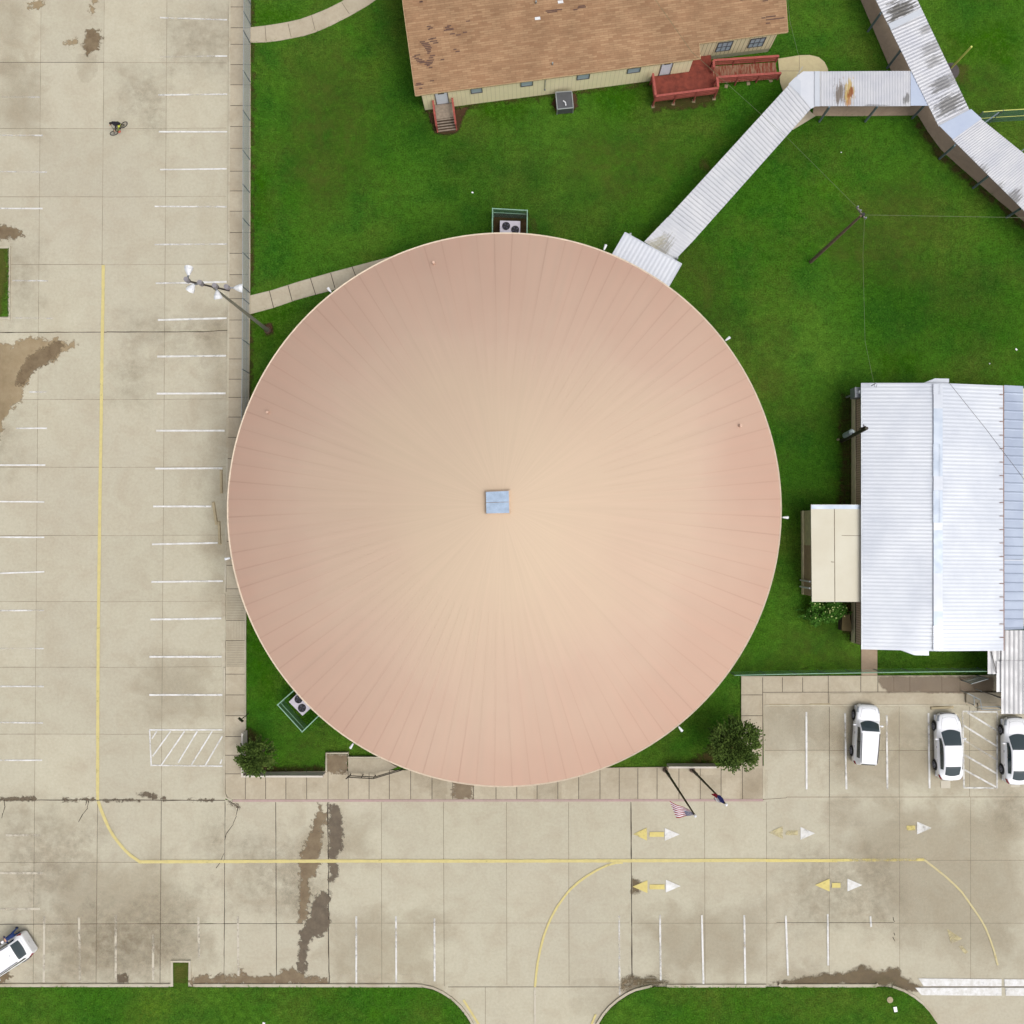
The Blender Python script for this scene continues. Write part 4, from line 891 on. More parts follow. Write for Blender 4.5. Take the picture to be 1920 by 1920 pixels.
for a, b in ((hw(ue0, ve, roofz(ve, ve) - .07), hw(ue1, ve, roofz(ve, ve) - .07)), (hw(ue1, vw, roofz(vw, ve) - .07), hw(uw1, vw, roofz(vw, ve) - .07)), (hw(ue1, ve, roofz(ve, ve) - .07), hw(ue1, vw, roofz(vw, ve) - .07)), (hw(ue0, ve, roofz(ve, ve) - .07), hw(ue0, RV, zr - .07)), (hw(uw1, vw, roofz(vw, ve) - .07), hw(uw1, RV, zr - .07))):
    m.bar(a, b, .06, .12)
m.obj('fascia', simple('tan_fascia', alb(200, 172, 130), .7), HS)
# missing shingles (real gaps, darker underlay)
def roofpt(px, py):
    n = (V * -SL + Vector((0, 0, 1))).normalized(); return onplane(px, py, hw(0, ve, EH + .065), n)
m = ROOFMB; m.mi = 1
rowsp = [(787, 797, 79), (790, 804, 82), (792, 806, 85), (795, 808, 88), (797, 810, 91), (799, 808, 94), (801, 808, 97), (801, 806, 100), (803, 812, 74), (806, 820, 78), (812, 822, 81), (807, 818, 72.5),
         (777, 788, 104), (773, 780, 107), (777, 786, 110), (780, 792, 113), (782, 796, 116), (786, 800, 118), (800, 814, 114), (804, 812, 109), (798, 812, 118), (806, 816, 105), (796, 810, 121), (800, 806, 123),
         (780, 790, 157), (779, 794, 160), (786, 792, 166), (806, 814, 152), (804, 811, 127), (800, 808, 50), (804, 812, 53), (802, 806, 55), (834, 843, 52), (836, 850, 55), (832, 851, 57), (838, 846, 49), (843, 853, 64), (855, 864, 66), (868, 876, 61), (874, 881, 40), (850, 856, 93), (854, 862, 97), (826, 833, 112), (787, 792, 3), (786, 793, 4),
         (1023, 1050, 21), (1026, 1045, 23.5), (1050, 1054, 18), (1075, 1083, 18.5), (1083, 1099, 15), (1084, 1097, 12), (1436, 1455, 32), (1436, 1471, 37.5), (1436, 1444, 44), (1388, 1398, 0), (1430, 1440, 2), (1428, 1435, 34)]
for (x0, x1, y) in rowsp:
    a = roofpt(x0, y - 1.1); b = roofpt(x1, y - 1.1 - (x1 - x0) * .12); c2 = roofpt(x1, y + 1.1 - (x1 - x0) * .12); d2 = roofpt(x0, y + 1.1); zz_ = Vector((0, 0, .006)); m.quad(d2 + zz_, c2 + zz_, b + zz_, a + zz_)
for uu, va in ((0, 0), (UW1, VW)):
    RFG = MB(); RFG.add([hw(uu, va, EH), hw(uu, VD, EH), hw(uu, RV, zr - .08)], [(0, 1, 2)]); RFG.obj('gable', M['siding2'], HS)
RF = m.obj('roof', [M['shingle'], simple('bare_underlay', alb(104, 78, 68), .9, var=.2, sc=8)], HS)
for (x, y, wd) in ((1008, 33, 10), (1051, 2, 10)):
    a = roofpt(x - wd / 2, y + 2); b = roofpt(x + wd / 2, y + 1); m = MB(); m.bar(a, b, .2, .02); m.obj('roof_patch', M['whiteplastic'], RF)
for (x, y) in ((1005, 6), (1036, 121)):
    p = roofpt(x, y); m = MB(); m.tube([p, p + Vector((0, 0, .28))], .055, 8); m.obj('vent_pipe', M['galv'], RF)
n0 = -V
def winpart(px, vplane, mat=M['glass'], name='window', kind=0, z0=None, z1=None):
    p0 = hw(0, vplane); u0, u1, a, b = wallrect(px, p0, n0)
    if z0 is not None: a, b = z0, z1
    m = MB(); fw = .05
    for (ua, ub, za, zb) in ((u0, u1, a, a + fw), (u0, u1, b - fw, b), (u0, u0 + fw, a + fw, b - fw), (u1 - fw, u1, a + fw, b - fw)):
        m.box(hw((ua + ub) / 2, vplane - .03, (za + zb) / 2), (ub - ua, .06, zb - za), U, V)
    if kind: 
        for f in (.33, .66): m.box(hw(lerp(u0, u1, f), vplane - .025, (a + b) / 2), (.03, .05, b - a - .1), U, V)
        m.box(hw((u0 + u1) / 2, vplane - .03, (a + b) / 2), (u1 - u0 - .1, .06, .05), U, V)
    fr = m.obj(name, M['winframe'] if name == 'window' else M['doorframe'], HS)
    m = MB(); m.box(hw((u0 + u1) / 2, vplane - .012, (a + b) / 2), (u1 - u0 - .1, .02, b - a - .1), U, V); m.obj('pane' if name == 'window' else 'door_leaf', mat, fr)
    return (u0, u1, a, b)
for q in ([(882, 166), (904, 163), (904, 172), (883, 175)], [(976, 153), (999, 150), (999, 159), (977, 162)], [(1082, 140), (1105, 137), (1105, 146), (1083, 149)], [(1177, 128), (1200, 125), (1200, 133), (1177, 137)]):
    x = (q[0][0] + q[1][0]) / 2; y = (q[0][1] + q[2][1]) / 2
    print('win', winpart(q, 0, M['glass'], 'window', 0))
for q in ([(1347, 80), (1370, 77), (1369, 92), (1345, 96)], [(1408, 73), (1433, 70), (1430, 84), (1408, 88)]):
    print('win2', winpart(q, VW, M['glass'], 'window', 1))
dm = winpart([(816, 174), (839, 172), (843, 195), (818, 194)], 0, M['doorwhite'], 'door', z0=.75, z1=2.7)
dm2 = winpart([(1241, 118), (1263, 116), (1256, 139), (1236, 141)], 0, M['doorwhite'], 'door', z0=.8, z1=2.72)
print('doors', dm, dm2)
for dd in (dm, dm2): m = MB(); m.box(hw((dd[0] + dd[1]) / 2, -.03, dd[3] - .28), (.45, .02, .12), U, V); m.obj('door_vent', M['black'], HS)
m = MB(); p = onplane(1022.5, 150, hw(0, -.04), n0); m.tube([Vector((p.x, p.y, 2.6)), Vector((p.x, p.y, .9))], .025, 6); m.box(Vector((p.x, p.y, .9)), (.1, .08, .12), U, V); m.obj('conduit', M['greymetal'], HS)

# front steps
STP = thing('porch_steps', P(838, 230, 0), 'narrow grey timber steps with red handrails at the left classroom door', 'steps')
us, vs_ = hl(P(836, 246, 0)); u0s, u1s = hl(P(822, 247, 0))[0], hl(P(855, 244, 0))[0]
vb = hl(P(838, 247, 0))[1]; top = .78; nst = 5
m = MB(); landv = -1.1
m.box(hw((u0s + u1s) / 2, landv / 2, top - .03), (u1s - u0s, -landv, .06), U, V)
run = (landv - vb) / nst
for k in range(nst):
    z = top - (k + 1) * top / (nst + .0) + .06
    if z < .04: z = .05
    m.box(hw((u0s + u1s) / 2, landv - run * (k + .5) + .015, z), (u1s - u0s, run - .05, .05), U, V)
m.obj('treads', M['treadwood'], STP)
m = MB()
for k in range(nst + 1):
    z = top - k * top / nst
    m.box(hw((u0s + u1s) / 2, landv - run * k + .02, max(z - .10, .03)), (u1s - u0s, .03, .12), U, V)
m.obj('risers', M['wood'], STP)
for us_ in (u0s - .05, u1s + .05):
    m = MB(); a = hw(us_, -.1, top + .9); b = hw(us_, landv, top + .9); c2 = hw(us_, vb + .1, .95)
    m.bar(a, b, .14, .05); m.bar(b, c2, .14, .05); m.bar(a - Vector((0, 0, .45)), b - Vector((0, 0, .45)), .05, .14); m.bar(b - Vector((0, 0, .45)), c2 - Vector((0, 0, .45)), .05, .14)
    m.bar(hw(us_, landv, top - .15), hw(us_, vb, 0.1), .05, .2)
    for q, zt in ((-.15, top + .9), (landv, top + .9), (vb + .12, .95)): m.bar(hw(us_, q, 0), hw(us_, q, zt), .09, .09)
    m.obj('handrail', M['redrail'], STP)

# deck and ramp
DK = thing('timber_deck', P(1290, 160, 0), 'red stained timber deck and ramp with board railings by the classroom door', 'deck')
zf = .78; zt = 1.72
fl0 = hl(P(1230, 181, zt)); fr0 = hl(P(1347, 164, zt)); bk0 = hl(P(1224, 128, zt))
ud0, ud1, vd0 = fl0[0], fr0[0], (fl0[1] + fr0[1]) / 2
rr0 = hl(P(1343, 145, zt)); re = hl(P(1467, 134, 1.15)); rb0 = hl(P(1340, 112, zt)); rbe = hl(P(1463, 104, 1.1))
print('deck', ud0, ud1, vd0, rr0, re, rb0, rbe)
vr0 = rr0[1]; vr1 = (rb0[1] + hl(P(1463, 104, 1.15))[1]) / 2; vr1 = min(vr1, VW - .1)
m = MB(); nb = 22
for k in range(nb):
    va = lerp(vd0, 0 - .02, k / nb); vb2 = lerp(vd0, -.02, (k + 1) / nb); m.box(hw((ud0 + ud1) / 2, (va + vb2) / 2, zf - .02), (ud1 - ud0, abs(vb2 - va) - .012, .04), U, V)
nb = 9
for k in range(nb):
    va = lerp(-.02, VW - .02, k / nb); vb2 = lerp(-.02, VW - .02, (k + 1) / nb); m.box(hw((UM + .02 + ud1) / 2, (va + vb2) / 2, zf - .02), (ud1 - UM - .02, abs(vb2 - va) - .012, .04), U, V)
m.obj('deck_boards', M['redwood'], DK)
ur1 = max(re[0], rbe[0]) - .1
m = MB(); nr = 42
for k in range(nr):
    ua, ub = lerp(ud1, ur1, k / nr), lerp(ud1, ur1, (k + 1) / nr); z = lerp(zf - .02, .1, (k + .5) / nr)
    m.box(hw((ua + ub) / 2, (vr0 + vr1) / 2, z), (ub - ua - .015, vr1 - vr0, .04), U, V)
t = NT('worn_ramp_boards'); n = t.noise(t.map(t.pos(), (6, .8, 1), rot=(0, 0, math.radians(-7))), 2.0, 5, .7)
M['ramp'] = t.bsdf(t.mix(t.mr(n, .42, .6), alb(132, 64, 50, 1.1), alb(160, 130, 106, 1.1)), .9, 0, .1)
m.obj('ramp_boards', M['ramp'], DK)
def railing(name, pts, pxposts=None, nboards=3, depth=.95):
    m = MB()
    for a, b in zip(pts[:-1], pts[1:]):
        m.bar(a, b, .16, .045)
        for k in range(nboards):
            dz = Vector((0, 0, -.16 - k * .26)); m.bar(a + dz, b + dz, .035, .15)
        n = max(1, int((b - a).length / 1.5))
        for k in range(n + 1):
            p = a.lerp(b, k / n); m.bar(Vector((p.x, p.y, 0)), p, .09, .09)
    return m.obj(name, M['redrail'], DK)
railing('railing', [hw(ud0, vd0, zt), hw(ud1, vd0, zt)]); railing('railing', [hw(ud0, vd0 + .05, zt), hw(ud0, -.25, zt)]); railing('railing', [hw(ud1, vd0 + .05, zt), hw(ud1, vr0, zt)])
railing('railing', [hw(ud1 + .05, vr0, zt), hw(ur1, vr0, 1.05)]); railing('railing', [hw(ud1 - .1, vr1, zt), hw(ur1, vr1, 1.05)]); railing('railing', [hw(ud1 - .1, vr1, zt), hw(ud1 - .1, vr1 - .5, zt)])
FT = simple('footing_block', alb(150, 136, 108), .95, var=.3)
for k in range(7):
    p = hw(lerp(ud0, ud1, k / 3), vd0 - .02, .03) if k < 4 else hw(lerp(ud1 + 1, ur1 - .5, (k - 4) / 2), vr0 - .02, .03)
    m = MB(); m.box(p, (.24, .24, .08), U + V * random.uniform(-.3, .3)); m.obj('footing', FT, DK)

# AC condenser by the house
AC = thing('air_conditioner', P(1060, 192, 0), 'dark topped air conditioner in a pale frame beside the classroom wall', 'air conditioner')
q = [P(1042, 173, .9), P(1072, 171, .9), P(1075, 202, .9), P(1045, 205, .9)]
m = MB(); m.prism([(p.x, p.y) for p in q], .06, .88); m.obj('cabinet', M['winframe'], AC)
m = MB()
for k in range(4):
    m.bar(q[k], q[(k + 1) % 4], .06, .06); m.bar(Vector((q[k].x, q[k].y, 0)), q[k], .06, .06)
m.obj('frame', M['galv'], AC)
m = MB(); cc = (q[0] + q[2]) / 2
for k in range(4): m.tube([cc + Vector((.34 - .1 * k, 0, .02))] * 1 + [cc + Vector((.34 - .1 * k, .01, .02))], .01, 4)
m = MB(); m.tube([P(1056, 189, .93), P(1060, 192, .95), P(1061, 198, .93)], .05, 8); m.obj('pipe_elbow', M['whiteplastic'], AC)

# ------------------------------------------------------------------ WHITE METAL BUILDING
WB = thing('metal_building', P(1750, 970, 0), 'white corrugated metal roofed building on the right side', 'building')
ez = 3.1; rz = 3.9
w_nw, w_sw = P(1617, 718, ez), P(1617.5, 1217.5, ez); e_ne, e_se = P(1880.5, 723, ez), P(1881.5, 1220, ez)
r_n, r_s = P(1758.5, 718, rz), P(1758.5, 1221, rz)
corr(w_sw, w_nw, r_n, r_s, .26, .007).obj('roof', M['roofwhite'], WB)
o = corr(e_ne, e_se, r_s, r_n, .26, .007).obj('roof', M['roofwhite'], WB)
# ridge cap: flat strip with skylight and plain segments
segs = [(720, 740, 'roofwhite', 2), (740, 766, 'roofwhite', 0), (766, 832, 'skylight', 1), (832, 893, 'skylight', 2), (893, 919, 'roofwhite', 0), (919, 980, 'skylight', 2), (980, 994, 'roofwhite', 0), (994, 1075, 'skylight', 1), (1075, 1146, 'roofwhite', 0), (1146, 1173, 'skylight', 1), (1173, 1219, 'roofwhite', 2)]
for (y0, y1, mt, kd) in segs:
    m = MB(); a, b, c2, d2 = P(1750, y0, rz + .02), P(1767, y0, rz + .02), P(1767, y1, rz + .02), P(1750, y1, rz + .02)
    z = Vector((0, 0, .05 if kd != 2 else .035)); m.quad(d2 + z, c2 + z, b + z, a + z); z2 = Vector((0, 0, -.12))
    for s0, s1 in ((a, b), (b, c2), (c2, d2), (d2, a)): m.quad(s0 + z2, s1 + z2, s1 + z, s0 + z)
    if kd == 2:
        n = int((y1 - y0) / 4)
        for k in range(n):
            for xx in (1751, 1763): p0 = P(xx, lerp(y0, y1, (k + .5) / n), rz + .08); m.box(p0, (.14, .06, .03))
    m.obj('ridge_panel', M[mt], WB)
gs = .75
wl0, wl1 = P(1598, 735, 0), P(1597, 1204, 0); el0 = P(1836, 735, 0); el1 = P(1836, 1205, 0)
def wallq(root, a, b, z0, z1, mat, name='wall', swap=False):
    m = MB(); L = (b - a).length
    uv = ((0, z0), (L, z0), (L, z1), (0, z1))
    m.quad(Vector((a.x, a.y, z0)), Vector((b.x, b.y, z0)), Vector((b.x, b.y, z1)), Vector((a.x, a.y, z1)), uv); return m.obj(name, mat, root)
wallq(WB, wl0, wl1, .9, ez, M['sidingh']); 
off = Vector((-.06, 0, 0)); wallq(WB, wl0 + off, wl1 + off, 0, .9, M['sidingplain'], 'wainscot')
m = MB(); m.box((wl0 + wl1) / 2 + Vector((-.03, 0, .9)), (.06, (wl0 - wl1).length, .03)); m.obj('ledge', M['sidingplain'], WB)
for a, b in ((wl1, el1), (el1, el0), (el0, wl0)): wallq(WB, a, b, 0, ez, M['sidingplain'])
for a, b, rr in ((wl0, el0, r_n), (wl1, el1, r_s)):
    m = MB(); mid = (a + b) / 2; m.add([(a.x, a.y, ez), (b.x, b.y, ez), (r_n.x, mid.y, rz - .1)], [(0, 1, 2)]); m.obj('gable', M['sidingplain'], WB)
m = MB(); m.bar(w_nw + Vector((-.04, 0, -.08)), w_sw + Vector((-.04, 0, -.08)), .08, .14); m.obj('gutter', M['roofwhite'], WB)
m = MB(); m.bar(e_ne + Vector((.04, 0, -.08)), e_se + Vector((.04, 0, -.08)), .08, .14)
for k in range(19): p = P(1878.5, 740 + k * 25.3, ez + .08); m.box(p, (.28, .05, .05))
m.obj('gutter', simple('brown_gutter', alb(150, 120, 110), .6), WB)
for pts in ([(1733, 717.5), (1753, 709.5), (1779.5, 710), (1779.5, 718)], [(1691, 1219.5), (1715, 1228.5), (1742, 1229), (1741.5, 1219)]):
    m = MB(); qa = [P(x, y, ez + .3) for x, y in pts]; m.prism([(p.x, p.y) for p in qa], ez - .9, ez + .3); m.obj('gable_vent', M['roofwhite'], WB)
# lower blue-grey roof at the right
m = corr(P(1883, 722, 2.7), P(1882, 1181, 2.7), P(1919, 1181, 2.5), P(1918.5, 724, 2.5), .62, .03, prof=(0, 0, 0, 0, 0, 0, 1)); m.obj('lean_to_roof', M['roofblue'], WB)
m = MB(); p0, p1 = P(1883, 1050.5, 2.75), P(1919, 1050.5, 2.6); m.bar(p0, p1, .06, .05); m.obj('roof_joint', M['roofwhite'], WB)
m = MB(); a, b = P(1911, 735, 0), P(1911, 1170, 0); m.box((a + b) / 2 + Vector((-.6, 0, .9)), (.6, (a - b).length, 1.8)); m.obj('lean_to_wall', M['sidingplain'], WB)
# service cabinet on the west wall
EB = thing('service_box', P(1606, 735, 0) , 'grey utility service box at the top left corner of the metal building', 'utility box')
m = MB(); q0 = P(1609.5, 735.5, 2.6); m.box(q0 - Vector((0, 0, .5)), (.48, .72, 1.0)); m.obj('box', M['greymetal'], EB)
m = MB(); m.tube([q0 + Vector((.08, 0, -.1)), q0 + Vector((.08, 0, .3))], .13, 10); m.obj('conduit_head', M['whiteplastic'], EB)
m = MB(); m.box(q0 - Vector((0, 0, 1.8)), (.1, .1, 1.6)); m.obj('post', M['galv'], EB)
# cream annexe
AX = thing('annexe', P(1570, 1040, 0), 'small annexe with a flat cream roof against the metal building', 'building')
az_ = 2.75
q = [P(1520.5, 946, az_), P(1617, 946, az_), P(1617, 1128.5, az_), P(1522.5, 1128.5, az_)]
m = MB(); m.prism([(p.x, p.y) for p in q], az_ - .16, az_); m.obj('roof', M['cream'], AX)
m = MB(); a, b = P(1564.5, 954, az_ + .004), P(1565.5, 1128, az_ + .004); m.bar(a, b, .04, .02); m.bar(P(1578, 1004, az_ + .004), P(1616, 1004.5, az_ + .004), .03, .01); m.bar(P(1558, 1053.5, az_ + .004), P(1564, 1054, az_ + .004), .05, .01); m.obj('roof_seam', M['joint'], AX)
m = MB(); m.quad(*[P(x, y, az_ + .012) for x, y in ((1521, 954.5), (1616.5, 954.5), (1616.5, 946.5), (1521, 946.5))]); m.obj('edge_flashing', M['skylight'], AX)
wa, wb = P(1505, 958, 0), P(1504, 1114, 0); xe = P(1600, 1000, 0).x
mid = wa.lerp(wb, .41)
wallq(AX, wa, mid, 0, az_ - .16, M['sidingplain']); wallq(AX, mid, wb, 0, az_ - .16, M['brownboard']); wallq(AX, wb, Vector((xe, wb.y, 0)), 0, az_ - .16, M['sidingplain']); wallq(AX, Vector((xe, wa.y, 0)), wa, 0, az_ - .16, M['sidingplain'])
m = MB(); m.box((wa + wb) / 2 + Vector((-.05, 0, .2)), (.1, (wa - wb).length, .4)); m.obj('plinth', M['sidingplain'], AX)
for (x, y, x2, y2) in ((1501, 1087.5, 1518.5, 1090.5), (1500, 1099.5, 1519, 1103)):
    m = MB(); b_ = P(x, y, 0); m.tube([b_, Vector((b_.x, b_.y, 0)).lerp(P(x2, y2, 2.5), .3) + Vector((0, 0, 1.7))], .06, 8); m.obj('downpipe', M['whiteplastic'], AX)
SH = thing('storage_box', P(1588, 1170, 0), 'small brown timber box behind the flowering shrub', 'box')
q = [P(1579, 1152, .8), P(1592, 1150, .8), P(1596, 1184, .8), P(1578, 1182, .8)]
m = MB(); m.prism([(p.x, p.y) for p in q], 0, .8); m.obj('box_body', M['wood'], SH)
m = MB(); m.prism([(p.x + (p.x - q[0].x) * .05, p.y) for p in q], .8, .85); m.obj('lid', simple('brown_lid', alb(110, 96, 62), .9), SH)

# old corrugated canopy, lower right
OC = thing('corrugated_canopy', P(1895, 1270, 0), 'weathered grey corrugated canopy at the right edge below the metal building', 'canopy')
hz = 2.6
pl = [((1852, 1222), (1868, 1222), 1264), ((1868, 1222), (1878, 1222), 1297), ((1878, 1182), (1960, 1182), 1338.5)]
def corpx(x0, x1, y0, y1, h, mat=None, nm='roof_sheet'):
    corr(P(x0, y1, h), P(x1, y1, h), P(x1, y0, h), P(x0, y0, h), .30, .03, prof=(0, 0, 0, 1)).obj(nm, M['canopyold'], OC)
corpx(1852, 1884, 1216, 1264, hz); corpx(1868.5, 1890, 1240, 1297.5, hz + .07); corpx(1878, 1990, 1182, 1243, hz + .12); corpx(1877.5, 1990, 1239, 1338.5, hz + .18)
m = MB(); m.tube([P(1859, 1222, hz + .1), P(1863, 1240, hz + .12), P(1869, 1262, hz + .12)], .03, 6); m.obj('cable', M['doorframe'], OC)
for (x, y) in ((1858, 1255), (1872, 1290), (1870, 1325), (1940, 1325)):
    b = P(x, y, 0); m = MB(); m.bar(b, b + Vector((0, 0, hz)), .1, .1); m.obj('post', M['galv'], OC)

# ------------------------------------------------------------------ FENCES
def fence(name, pts, h, label, cat='fence', group=None, post_px=None, sp=3.0, rail='galv', mesh='chain', midrail=False, rr=.03, base=0.0):
    pp = [P(x, y, base) for x, y in pts]
    r0 = thing(name, pp[0], label, cat, group)
    m = MB(); k0 = 0
    for a, b in zip(pp[:-1], pp[1:]):
        L = (b - a).length
        m.quad(a + Vector((0, 0, .05)), b + Vector((0, 0, .05)), b + Vector((0, 0, h)), a + Vector((0, 0, h)), ((k0, 0), (k0 + L, 0), (k0 + L, h), (k0, h))); k0 += L
    m.obj('mesh_fabric', M[mesh], r0)
    m = MB()
    for a, b in zip(pp[:-1], pp[1:]): m.tube([a + Vector((0, 0, h)), b + Vector((0, 0, h))], rr, 8)
    m.obj('top_rail', M[rail], r0)
    if midrail:
        m = MB()
        for a, b in zip(pp[:-1], pp[1:]): m.tube([a + Vector((0, 0, h * .45)), b + Vector((0, 0, h * .45))], rr * .8, 6)
        m.obj('mid_rail', M[rail], r0)
    for i, (a, b) in enumerate(zip(pp[:-1], pp[1:])):
        n = max(1, round((b - a).length / sp))
        for k in range(n + (1 if i == len(pp) - 2 else 0)):
            p = a.lerp(b, k / n); m = MB(); m.tube([p, p + Vector((0, 0, h + .03))], .035, 8); m.obj('post', M['steelblue'], r0)
    return r0
fence('chain_link_fence', [(471, -140), (470.5, 47), (470, 82)], 1.85, 'upper end of the grey chain-link fence where the curved path meets the pavement', group='chain-link fences', midrail=False, sp=1.4)
fence('chain_link_fence', [(470, 82), (469, 300), (468.5, 549)], 1.85, 'long grey chain-link fence between the left pavement and the upper lawn', group='chain-link fences', sp=2.75)
fence('chain_link_gate', [(468.5, 549), (468, 592)], 1.85, 'chain-link gate across the path near the tall light pole', 'gate', midrail=True, sp=.9)
fence('chain_link_fence', [(468, 592), (467.5, 700), (466.5, 792), (466.5, 812)], 1.85, 'grey chain-link fence section below the gate ending at the dome', group='chain-link fences', sp=2.6, midrail=True)
fence('chain_link_fence', [(1368, 1259.5), (1480, 1257), (1690, 1253.5), (1832, 1252)], 1.8, 'green-grey chain-link fence between dome and the parked cars', group='chain-link fences', rail='greensteel', mesh='chaingreen', sp=2.0)
fence('chain_link_fence', [(1832, 1252), (1856, 1259)], 1.8, 'short chain-link section beside the weathered corrugated canopy', group='chain-link fences', mesh='chaingreen', sp=1.0)
fence('chain_link_gate', [(1831, 1266), (1801, 1275)], 1.8, 'open chain-link gate leaf swung out over the damp pavement', 'gate', midrail=True, sp=1.2)
fence('chain_link_fence', [(1818, 233), (1855, 230), (2010, 221)], 2.1, 'tall chain-link fence with a yellow top rail at the upper right', group='chain-link fences', rail='yel', mesh='chaingreen', midrail=True, sp=3.2)
for o in bpy.data.objects:
    pass
# enclosures round the equipment beside the dome
def enclosure(pxs, h, label):
    pp = [P(x, y, 0) for x, y in pxs]; r0 = thing('equipment_fence', pp[0], label, 'fence', 'equipment fences beside the dome')
    k0 = 0
    for a, b in zip(pp[:-1], pp[1:]):
        m = MB(); L = (b - a).length; m.quad(a, b, b + Vector((0, 0, h)), a + Vector((0, 0, h)), ((k0, 0), (k0 + L, 0), (k0 + L, h), (k0, h))); k0 += L
        m.obj('mesh_fabric', M['chaingreen'], r0)
    m = MB()
    for a, b in zip(pp[:-1], pp[1:]): m.tube([a + Vector((0, 0, h)), b + Vector((0, 0, h))], .04, 8); 
    a, b = pp[1], pp[2]; m.tube([a + Vector((0, 0, h * .55)), b + Vector((0, 0, h * .55))], .03, 6)
    m.obj('rails', M['greensteel'], r0)
    for a in pp: m = MB(); m.tube([a, a + Vector((0, 0, h + .04))], .045, 8); m.obj('post', M['greensteel'], r0)
def topx(x, y, h):      # ground pixel under a top point seen at (x,y)
    q = P(x, y, h); return q
def enc_from_top(tops, h, label):
    pp = [P(x, y, h) for x, y in tops]
    px = []
    r = []
    for q in pp:
        r.append(q)
    k = []
    for q in r:
        # inverse projection of (q.x,q.y,0)
        v = RM.transposed() @ (Vector((q.x, q.y, 0)) - Vector((0, 0, H))); k.append((960 + F * v.x / -v.z, 960 - F * v.y / -v.z))
    enclosure(k, h, label)
enc_from_top([(923, 445), (923.5, 391), (988.5, 394.5), (988, 448)], 1.9, 'green chain-link enclosure round the equipment at the top of the dome')
enc_from_top([(566, 1281), (520.5, 1321.5), (566.5, 1372), (610, 1330)], 1.9, 'green chain-link enclosure round the equipment at the lower left of the dome')
def condenser(corners, fans, h, label):
    q = [P(x, y, h) for x, y in corners]; cc = sum(q, Vector()) / 4
    r0 = thing('condenser_unit', (cc.x, cc.y, 0), label, 'condenser unit', 'white condenser units beside the dome')
    m = MB(); m.prism([(p.x, p.y) for p in q], .05, h); m.obj('cabinet', M['acbox'], r0)
    for (x, y, rpx) in fans:
        p = P(x, y, h + .005); rr = rpx / 25.6 * .98
        m = MB(); n = 28; m.tube([p, p + Vector((0, 0, .035))], rr, n); f_ = m.obj('fan', M['black'], r0)
        m = MB()
        for k in range(4):
            a = k * math.pi / 2 + .5; d = Vector((math.cos(a), math.sin(a), 0)); e = Vector((-d.y, d.x, 0))
            m.poly([p + Vector((0, 0, .04)) + d * rr * .15, p + Vector((0, 0, .04)) + d * rr * .8 - e * rr * .25, p + Vector((0, 0, .06)) + d * rr * .85 + e * rr * .2])
        m.obj('fan_blades', simple('fan_grey', alb(84, 80, 104), .4, var=.05), f_)
        m = MB()
        for rad_ in (.35, .6, .8, 1.0):
            pts = [p + Vector((math.cos(2 * math.pi * k / 24) * rr * rad_, math.sin(2 * math.pi * k / 24) * rr * rad_, .07)) for k in range(25)]
            m.tube(pts, .006, 4, False)
        m.obj('fan_guard', M['black'], f_)
condenser([(937.5, 413.5), (975.5, 414.5), (974.5, 455), (937, 455)], [(949, 424, 7.4), (966, 431, 7.4)], 1.1, 'white twin-fan condenser unit at the top edge of the dome')
condenser([(541.5, 1316), (567, 1342), (589, 1322), (562, 1296)], [(560, 1311, 7.4), (566.5, 1327.5, 7.4)], 1.1, 'white twin-fan condenser unit at the lower left edge of the dome')

# ------------------------------------------------------------------ low walls, entrance ramp
def lowwall(top, h, wpx, label):
    pp = [P(x, y, h) for x, y in top]; r0 = thing('garden_wall', Vector((pp[0].x, pp[0].y, 0)), label, 'wall', 'low white walls')
    m = MB(); L = []; Rr = []
    for i, p in enumerate(pp):
        d = (pp[min(i + 1, len(pp) - 1)] - pp[max(i - 1, 0)]).normalized(); s_ = Vector((-d.y, d.x, 0)) * (wpx / 25.6 / 2); L.append(p + s_); Rr.append(p - s_)
    for i in range(len(pp) - 1):
        m.prism([(L[i].x, L[i].y), (L[i + 1].x, L[i + 1].y), (Rr[i + 1].x, Rr[i + 1].y), (Rr[i].x, Rr[i].y)], 0, h)
    m.obj('wall', M['wallwhite'], r0)
lowwall([(605, 1456), (456, 1456)], 1.15, 3.2, 'low white wall along the pavement under the dark tree at lower left'); lowwall([(453.7, 1457.5), (453.7, 1375)], 1.15, 3.2, 'short white wall beside the left pavement by the tree')
lowwall([(1254, 1439), (1344, 1439)], 1.0, 3.2, 'low white wall behind the two flagpoles')
kerb([(611.5, 1447), (611.5, 1412.5), (652.5, 1412.5), (652.5, 1420.5), (712, 1420.5)], 2.6, 'kerb', .35)
m = MB(); m.prism([P(x, y, 0)[:2] for x, y in [(613, 1414), (651, 1414), (651, 1452), (613, 1452)]], 0, .11); m.at['tone'] = ('FACE', [.8] * len(m.f)); struct(m.obj('pavement', M['walk']))
patch('damp_stain', [(613, 1414), (651, 1414), (651, 1448), (613, 1448)], M['wetbrown'], .13, margin=.15)
m = MB(); m.prism([P(x, y, .2)[:2] for x, y in [(653, 1422), (715, 1422), (745, 1438), (730, 1444), (705, 1450), (653, 1450)]], 0, .22)
for k in range(24):
    x = 655 + k * 2.9; m.bar(P(x, 1423, .225), P(x, 1448 if x < 705 else 1448 - (x - 705) * .2, .225), .03, .01)
m.at['tone'] = ('FACE', [.95] * len(m.f)); struct(m.obj('entrance_ramp', M['walk']))
HR = thing('handrail', P(680, 1452, 0), 'dark metal handrail beside the ribbed ramp at the lower dome entrance', 'handrail')
pts0 = [(653, 1454), (658, 1451), (704, 1453.5), (756, 1438)]
